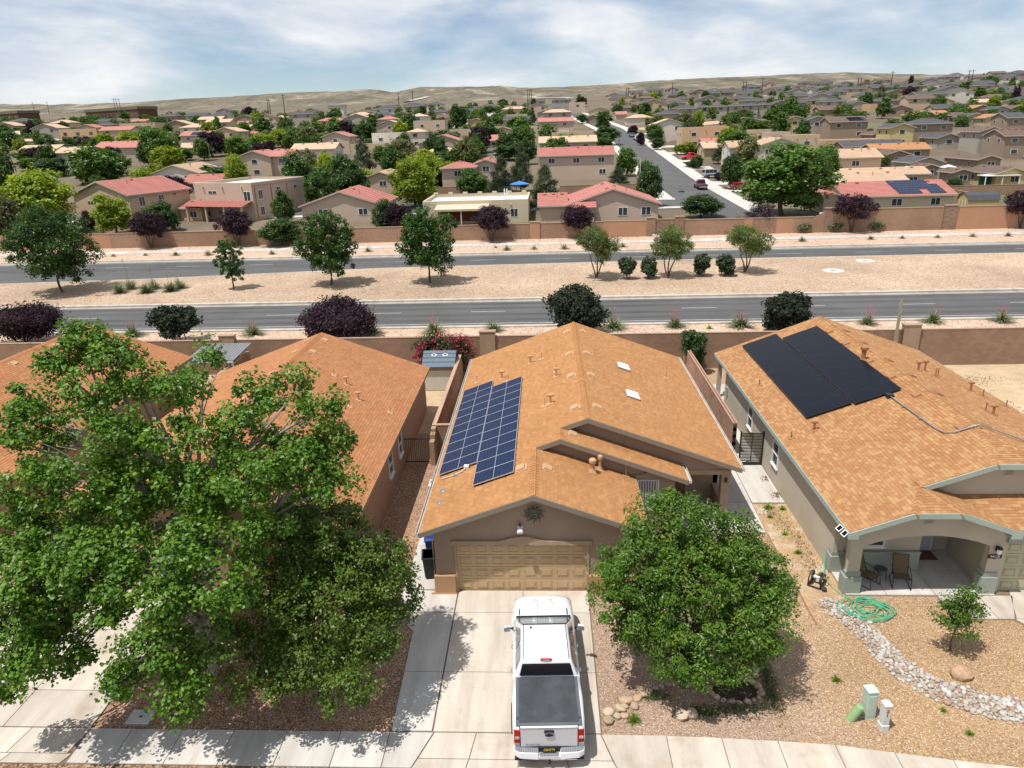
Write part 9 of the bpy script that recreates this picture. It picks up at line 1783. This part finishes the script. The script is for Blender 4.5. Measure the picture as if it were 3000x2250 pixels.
# --- the front row just behind the far wall
t = far_house(-74.8, 99.1, 13.2, 13, 'y', 2, 'T', 'R', 'big tan two-storey house with red gable at the left, just behind the far wall', math.radians(-20), det=True, front=False)
def wins(t, lst):
    for (a, pz, ww, hh, sd) in lst:
        q = bpy.data.objects.new('window', WIN); link(q, t); g = bpy.data.objects.new('pane', PANE); link(g, q); q.scale = (ww, 1, hh); g.scale = (.88, 1, .86); g.location = (0, -.04, 0); mu = bpy.data.objects.new('mullion', WIN); link(mu, q); mu.scale = (.05, .6, .9); mu.location = (0, -.035, 0)
        q.location = (a, -.003, pz) if sd == 0 else ((sd[0], a, pz)); q.rotation_euler = (0, 0, 0 if sd == 0 else math.pi / 2)
wins(t, [(-2.6, 4.0, 1.6, .45, 0), (4.8, 3.9, 1.3, 1.5, 0), (2.5, 4.0, 1.2, 1.7, (6.603,)), (6.6, 4.0, 1.2, 1.7, (6.603,)), (9.6, 4.6, .9, .4, (6.603,)), (3.0, 1.4, 1.6, 1.3, (6.603,))])
t2 = far_house(-62.2, 104.5, 5.0, 6, 'x', 1, 'O', 'R', 'small orange-tan wing with red roof beside the big tan house', math.radians(-20), det=True, z=1.9)
t = far_house(-55.8, 104.5, 12.8, 15.2, 'f', 2, 'P', 'L', 'large pinkish beige cube house with white roof, just behind the far wall', math.radians(-18), det=True, front=False)
wins(t, [(-2.3, 4.5, 2.0, .5, 0), (5.2, 3.8, 1.5, 1.9, 0), (2.0, 4.0, 1.1, 1.7, (6.403,)), (7.0, 4.2, 1.1, 1.6, (6.403,)), (12.0, 4.6, .9, .6, (6.403,)), (2.0, 1.2, 1.0, 1.6, (6.403,)), (8, 1.2, 1.3, 1.3, (6.403,))])
for k in (0.6, 5.0, 9.5): MB().box(6.42, 6.5, k - .05, k + .05, 0, 5.4).build('downpipe', mt['ventdark'], t, world=False)
r = MB(); slope(r, (-6.6, -3.2, 2.35), (6.4, -3.2, 2.35), (6.2, -.05, 3.1), (-6.2, -.05, 3.1), 8, .07); r.build('porch_roof', [RM['R'], mt['trimtan']], t, world=False)
for xx in (-6.0, -1.8, 2.2, 6.0): MB().box(xx - .15, xx + .15, -3.0, -2.7, -.5, 2.35).build('porch_post', WM['P'], t, world=False)
for k in range(9): MB().box(-5.8 + k * 1.4, -5.6 + k * 1.4, -3.0, -.06, 2.2, 2.36).build('rafter', WM['P'], t, world=False)
far_house(-33.3, 98.5, 13.5, 13, 'y', 1, 'P', 'R', 'beige house with red gable behind the plum, left of the cream flat roof', det=True)
t = far_house(-10.2, 94.2, 17.0, 12.5, 'f', 1, 'C', 'L', 'cream flat roofed house with bright white roof and patio awning', det=True, front=False)
WM['aw'] = M('patio_awning', (.55, .47, .36), var=.05)
MB().extr([(-6.2, -3.6, 2.35), (2.2, -3.6, 2.35), (2.2, 0, 2.75), (-6.2, 0, 2.75)], (0, 0, .12)).build('awning', WM['aw'], t, world=False)
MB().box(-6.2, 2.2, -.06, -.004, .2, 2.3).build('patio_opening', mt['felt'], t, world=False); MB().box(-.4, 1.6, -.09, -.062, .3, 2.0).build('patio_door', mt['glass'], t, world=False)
for xx in (-6.1, -2.0, 2.1): MB().box(xx - .1, xx + .1, -3.5, -3.3, -.3, 2.35).build('awning_post', WM['aw'], t, world=False)
MB().box(-6.2, 2.2, -3.62, -3.5, 2.15, 2.34).build('awning_beam', WM['O'], t, world=False)
for k in range(7): MB().box(-8.5 + k * 2.6, -7.7 + k * 2.6, 12.2, 12.52, 3.4, 3.75).build('parapet_step', WM['C'], t, world=False)
wins(t, [(6.2, 1.35, 1.2, 1.4, 0)])
for xx in (4.3, 4.7): MB().box(xx, xx + .2, 6, 6.2, 2.9, 4.6).build('flue', mt['white'], t, world=False)
t = far_house(11.5, 91.6, 14.2, 14, 'y', 1, 'P', 'R', 'beige house with wide red gable next to the side street corner', det=True, front=False)
wins(t, [(1.6, 1.5, 1.5, 1.3, 0), (5.2, 1.5, 1.5, 1.3, 0)])
r = MB(); slope(r, (-7.0, -1.6, 2.35), (-2.6, -1.6, 2.35), (-2.6, .02, 3.3), (-5.2, .02, 3.3), 4, .06); r.build('porch_roof', [RM['R'], mt['trimtan']], t, world=False); MB().box(-6.6, -3, -1.3, -.01, -1, 2.3).build('porch_room', WM['P'], t, world=False)
far_house(2.2, 93.6, 4.2, 9, 'x', 1, 'P', 'R', 'low red roofed wing left of the wide red gable', det=True, z=1.9, front=False)
t = far_house(56.3, 94.2, 16.6, 10.5, 'x', 1, 'C', 'R', 'cream house with red roof and solar panels behind the right stretch of wall', det=True, front=False)
wins(t, [(-.3, 1.55, 1.7, 1.15, 0), (5.6, 1.55, 1.5, 1.15, 0)])
far_house(46.9, 95.5, 3.4, 11, 'y', 1, 'C', 'R', 'narrow cream gabled wing at the left end of the solar panel house', det=True, z=1.9, front=False)
far_house(57.8, 112, 16, 9, 'x', 1, 'T', 'N', 'long tan tile ridge directly behind the red solar roof', det=True, front=False)
mt['far_cell'] = solar_mat('far_cells', (.010, .018, .05), (.16, .19, .24), 3, 2, False, .03)
def far_panels(label, x, y, z, rows, cols, pw, ph, tilt, skip=()):
    t = thing('solar_array', label, 'solar array', (x, y, z), 0, 'rooftop solar arrays beyond the far wall'); t.rotation_euler = (math.atan(tilt), 0, 0)
    me = MB().box(0, pw - .03, 0, ph - .03, .06, .10).mesh('panel', mt['far_cell'])
    for j in range(rows):
        for i in range(cols):
            if (j, i) not in skip: o = bpy.data.objects.new('panel', me); link(o, t); o.location = (i * pw - (j * .1), j * ph, 0)
zz = T(56.3, 99.4) + 2.6
far_panels('three rows of blue solar panels on the red roof by the far wall', 56.2, 94.2, zz + .2, 3, 6, 1.2, 1.75, .32, ((0, 3), (2, 5)))
def roof_solar(label, hx, hy, dx=0, cols=4, rows=2):
    b = min(HOUSES, key=lambda q: (q[0] - hx) ** 2 + (q[1] - hy) ** 2); hE_ = 2.6 if b[5] == 1 else 5.25; far_panels(label, b[0] + dx, b[1] - .1, T(b[0], b[1] + b[3] / 2) + hE_ + .13, rows, cols, 1.1, 1.7, .32)
roof_solar('dark solar panels on a brown roof past the big street tree', 98.4, 224, 0, 4); roof_solar('dark solar panels on a grey roof past the flat roofs', 104, 224, 0, 5); roof_solar('twin dark solar patches on the far brown roof', 113, 290, -3, 5); roof_solar('solar panels on the tan tile roof far left', -141, 263, -2, 4)
# garden shed, covers, umbrellas behind the wall
t = thing('wooden_shed', 'yellow wooden shed with grey gambrel roof behind the far wall', 'shed', (68.3, 92.5, T(68, 93)))
mt['shedy'] = M('shed_yellow', (.50, .40, .20), var=.06); MB().box(-2.3, 2.3, 0, 3, -.3, 2.0).build('wall', mt['shedy'], t, world=False); r = MB()
for s in (-1, 1): r.poly([(-2.45, 1.5 + s * 1.6, 1.95), (2.45, 1.5 + s * 1.6, 1.95), (2.45, 1.5 + s * 1.1, 2.7), (-2.45, 1.5 + s * 1.1, 2.7)]); r.poly([(-2.45, 1.5 + s * 1.1, 2.7), (2.45, 1.5 + s * 1.1, 2.7), (2.45, 1.5, 3.1), (-2.45, 1.5, 3.1)])
r.build('roof', RM['D'], t, world=False)
for s in (-1, 1): MB().extr([(s * 2.3, 0, 2.0), (s * 2.3, 3, 2.0), (s * 2.3, 2.6, 2.7), (s * 2.3, 1.5, 3.05), (s * 2.3, .4, 2.7)], (-.05 * s, 0, 0)).build('gable', mt['shedy'], t, world=False)
MB().box(-2.36, -2.3, .6, 2.4, .0, 1.9).build('door', mt['shedy'], t, world=False); MB().box(-2.40, -2.36, .6, .7, 0, 1.9).box(-2.40, -2.36, 2.3, 2.4, 0, 1.9).box(-2.4, -2.36, 1.45, 1.55, 0, 1.9).build('door_trim', mt['white'], t, world=False)
def umbrella(label, x, y, h, r_, col, cloth='canopy'):
    t = thing('patio_umbrella', label, 'umbrella', (x, y, T(x, y)), 0, 'patio umbrellas'); MB().tube([(0, 0, 0), (0, 0, h)], .03, 6).build('pole', mt['white'], t, world=False); c = M('umbrella_%d' % int(x * 3), col, var=.08)
    for k in range(8): a, b = k * math.pi / 4, (k + 1) * math.pi / 4; MB().poly([(0, 0, h), (r_ * math.cos(a), r_ * math.sin(a), h - .55), (r_ * math.cos(b), r_ * math.sin(b), h - .55)]).build('canopy_panel', c, t, world=False)
    MB().lathe([(.25, 0), (.22, .08)], (0, 0, 0), 10).build('base', mt['gutterconc'], t, world=False)
umbrella('bright blue patio umbrella behind the cream flat roof', -3.6, 112, 4.6, 1.9, (.06, .20, .55)); umbrella('pale teal patio umbrella behind the right houses', 76.5, 136, 3.0, 1.6, (.30, .55, .50)); umbrella('white patio umbrella behind the right houses', 84.5, 135, 3.2, 1.7, (.65, .66, .66))
t = thing('patio_cover', 'white patio cover with green screen behind the right houses', 'patio cover', (86.5, 119, T(86, 119)))
MB().box(-3.2, 3.2, 0, 3, 2.4, 2.55).build('roof_sheet', mt['white'], t, world=False); mt['screen'] = M('green_screen', (.03, .10, .07), var=.1); MB().box(-3.0, 3.0, 2.4, 2.5, 0, 2.4).build('screen', mt['screen'], t, world=False)
for xx in (-3.1, 0, 3.1): MB().box(xx - .07, xx + .07, .1, .24, -.5, 2.4).build('post', mt['white'], t, world=False)
sg = thing('street_sign', 'green street name sign at the side street corner', 'sign', (24.4, 104.5, T(24.4, 104.5)))
MB().tube([(0, 0, -.2), (0, 0, 3.0)], .04, 6).build('post', mt['galv'], sg, world=False); mt['sign_green'] = M('sign_green', (.02, .16, .07), var=.05, rough=.4); MB().box(-.55, .55, -.02, .02, 2.75, 3.0).build('name_plate', mt['sign_green'], sg, world=False); MB().box(-.02, .02, -.55, .55, 3.02, 3.27).build('name_plate', mt['sign_green'], sg, world=False)
for (x, y, lab) in ((-.9, 86.0, 'round dark condenser behind the far wall, left of the red gable'), (1.3, 86.4, 'pale square condenser behind the far wall, next to the red gable')):
    a = thing('ac_unit', lab, 'ac unit', (x, y, T(x, y))); MB().box(-.45, .45, -.45, .45, -.2, 1.1).build('cabinet', mt['gutterconc'] if x > 0 else mt['darkplastic'], a, world=False, bevel=.08); MB().lathe([(.38, 1.1), (.36, 1.14)], (0, 0, 0), 14).build('fan_ring', mt['darkplastic'], a, world=False)
aw = thing('blue_awning', 'bright blue awning in front of the grey house far left', 'awning', (-176, 301, T(-176, 301)))
mt['awn'] = M('awning_blue', (.03, .14, .55), var=.1)
for k in range(6): MB().extr([(-5 + k * 1.7, -2, 2.3), (-3.4 + k * 1.7, -2, 2.3), (-3.4 + k * 1.7, 2, 2.9), (-5 + k * 1.7, 2, 2.9)], (0, 0, .06)).build('canopy_panel', mt['awn'], aw, world=False)
for k in (-4.9, 5.0): MB().box(k, k + .12, -1.9, -1.78, -1, 2.3).build('post', mt['white'], aw, world=False)
small_vehicle('parked_car', 'white car in place of a boat trailer behind the stepped far wall', 41.5, 84.5, math.radians(80), 'suv', (.7, .71, .72))  # car shape added in place of a partly hidden boat trailer
# yard walls beyond
for i, (a, b, lab) in enumerate((((66.5, 112), (96, 112), 'tan yard wall beyond the yellow shed'), ((-26, 131), (-16, 131), 'tan yard wall left of the hipped red house'), ((-105, 150), (-88, 150), 'tan yard wall behind the two yellow-green trees'), ((4, 128), (22, 128), 'low yard wall by the street corner'), ((72, 112), (72, 96), 'tan yard wall running back from the shed'), ((-140, 128), (-84, 118), 'tan yard wall at far left among the trees'))):
    L_ = math.hypot(b[0] - a[0], b[1] - a[1]); t = thing('yard_wall', lab, 'wall', (a[0], a[1], T((a[0] + b[0]) / 2, (a[1] + b[1]) / 2)), math.atan2(b[1] - a[1], b[0] - a[0]), 'yard walls beyond the far wall'); MB().box(0, L_, -.1, .1, -1.5, 1.7).build('blockwork', mt['fw_block'], t, world=False); MB().box(0, L_, -.13, .13, 1.7, 1.76).build('coping', mt['capt'], t, world=False)
# street lamps, power poles
for i, (x, y, h) in enumerate(sorted(LAMPS, key=lambda q: q[0] / (q[1] + 22))):
    t = thing('street_lamp', 'pale street lamp in the far neighbourhood, %s from the left' % ordw(i), 'street lamp', (x, y, T(x, y)), 0, 'street lamps'); h = max(h, 5.5); s = -1 if x < 0 else 1
    MB().tube([(0, 0, -.3), (0, 0, h * .9), (0, 0, h)], [.09, .07, .06], 8).build('pole', mt['galv'] if False else mt['gutter'], t, world=False); MB().tube([(0, 0, h - .1), (-.4, 0, h + .15), (-1.2, 0, h + .2)], .045, 6).build('arm', mt['gutter'], t, world=False); MB().box(-1.75, -1.15, -.12, .12, h + .12, h + .24).build('lamp_head', mt['gutter'], t, world=False, bevel=.04)
mt['polewood'] = M('pole_dark_wood', (.055, .040, .032), var=.2)
POLES[0] = [-762.0, 1086.7, 16.0]
for i, (x, y, h) in enumerate(POLES):
    t = thing('power_pole', 'dark wooden power pole below the hills, %s from the left' % ordw(i), 'power pole', (x, y, TT(x, y)), 0, 'power poles below the hills'); MB().tube([(0, 0, -2), (0, 0, h)], [.38, .22], 6).build('pole', mt['polewood'], t, world=False); MB().box(-1.8, 1.8, -.12, .12, h - 1.3, h - 1.05).build('cross_arm', mt['polewood'], t, world=False)
# brown campus buildings at the far left
mt['campus'] = M('campus_brick', (.135, .065, .045), var=.15, sc=.1, fine=.1, bsc=1.0); mt['campus_top'] = M('campus_top', (.16, .145, .10), var=.1, sc=.1)
for i, (x, y, w, h, lab) in enumerate(((-500, 655, 74, 9, 'long dark brown campus building at the far left edge'), (-385, 640, 84, 9.5, 'longest dark brown campus building under the left hills'))):
    t = thing('campus_building', lab, 'building', (x, y, TT(x, y) - 1), math.radians(-30), 'campus buildings'); MB().box(-w / 2, w / 2, 0, 18, -3, h * .75).build('wall', mt['campus'], t, world=False); MB().box(-w / 2 - .6, w / 2 + .6, -.6, 18.6, h * .75, h).build('upper_band', mt['campus_top'], t, world=False)
    for k in range(int(w / 6)): MB().box(-w / 2 + 1.5 + k * 6, -w / 2 + 4.5 + k * 6, -.1, 0, 1.2, 4.2).build('window', mt['glass'], t, world=False)
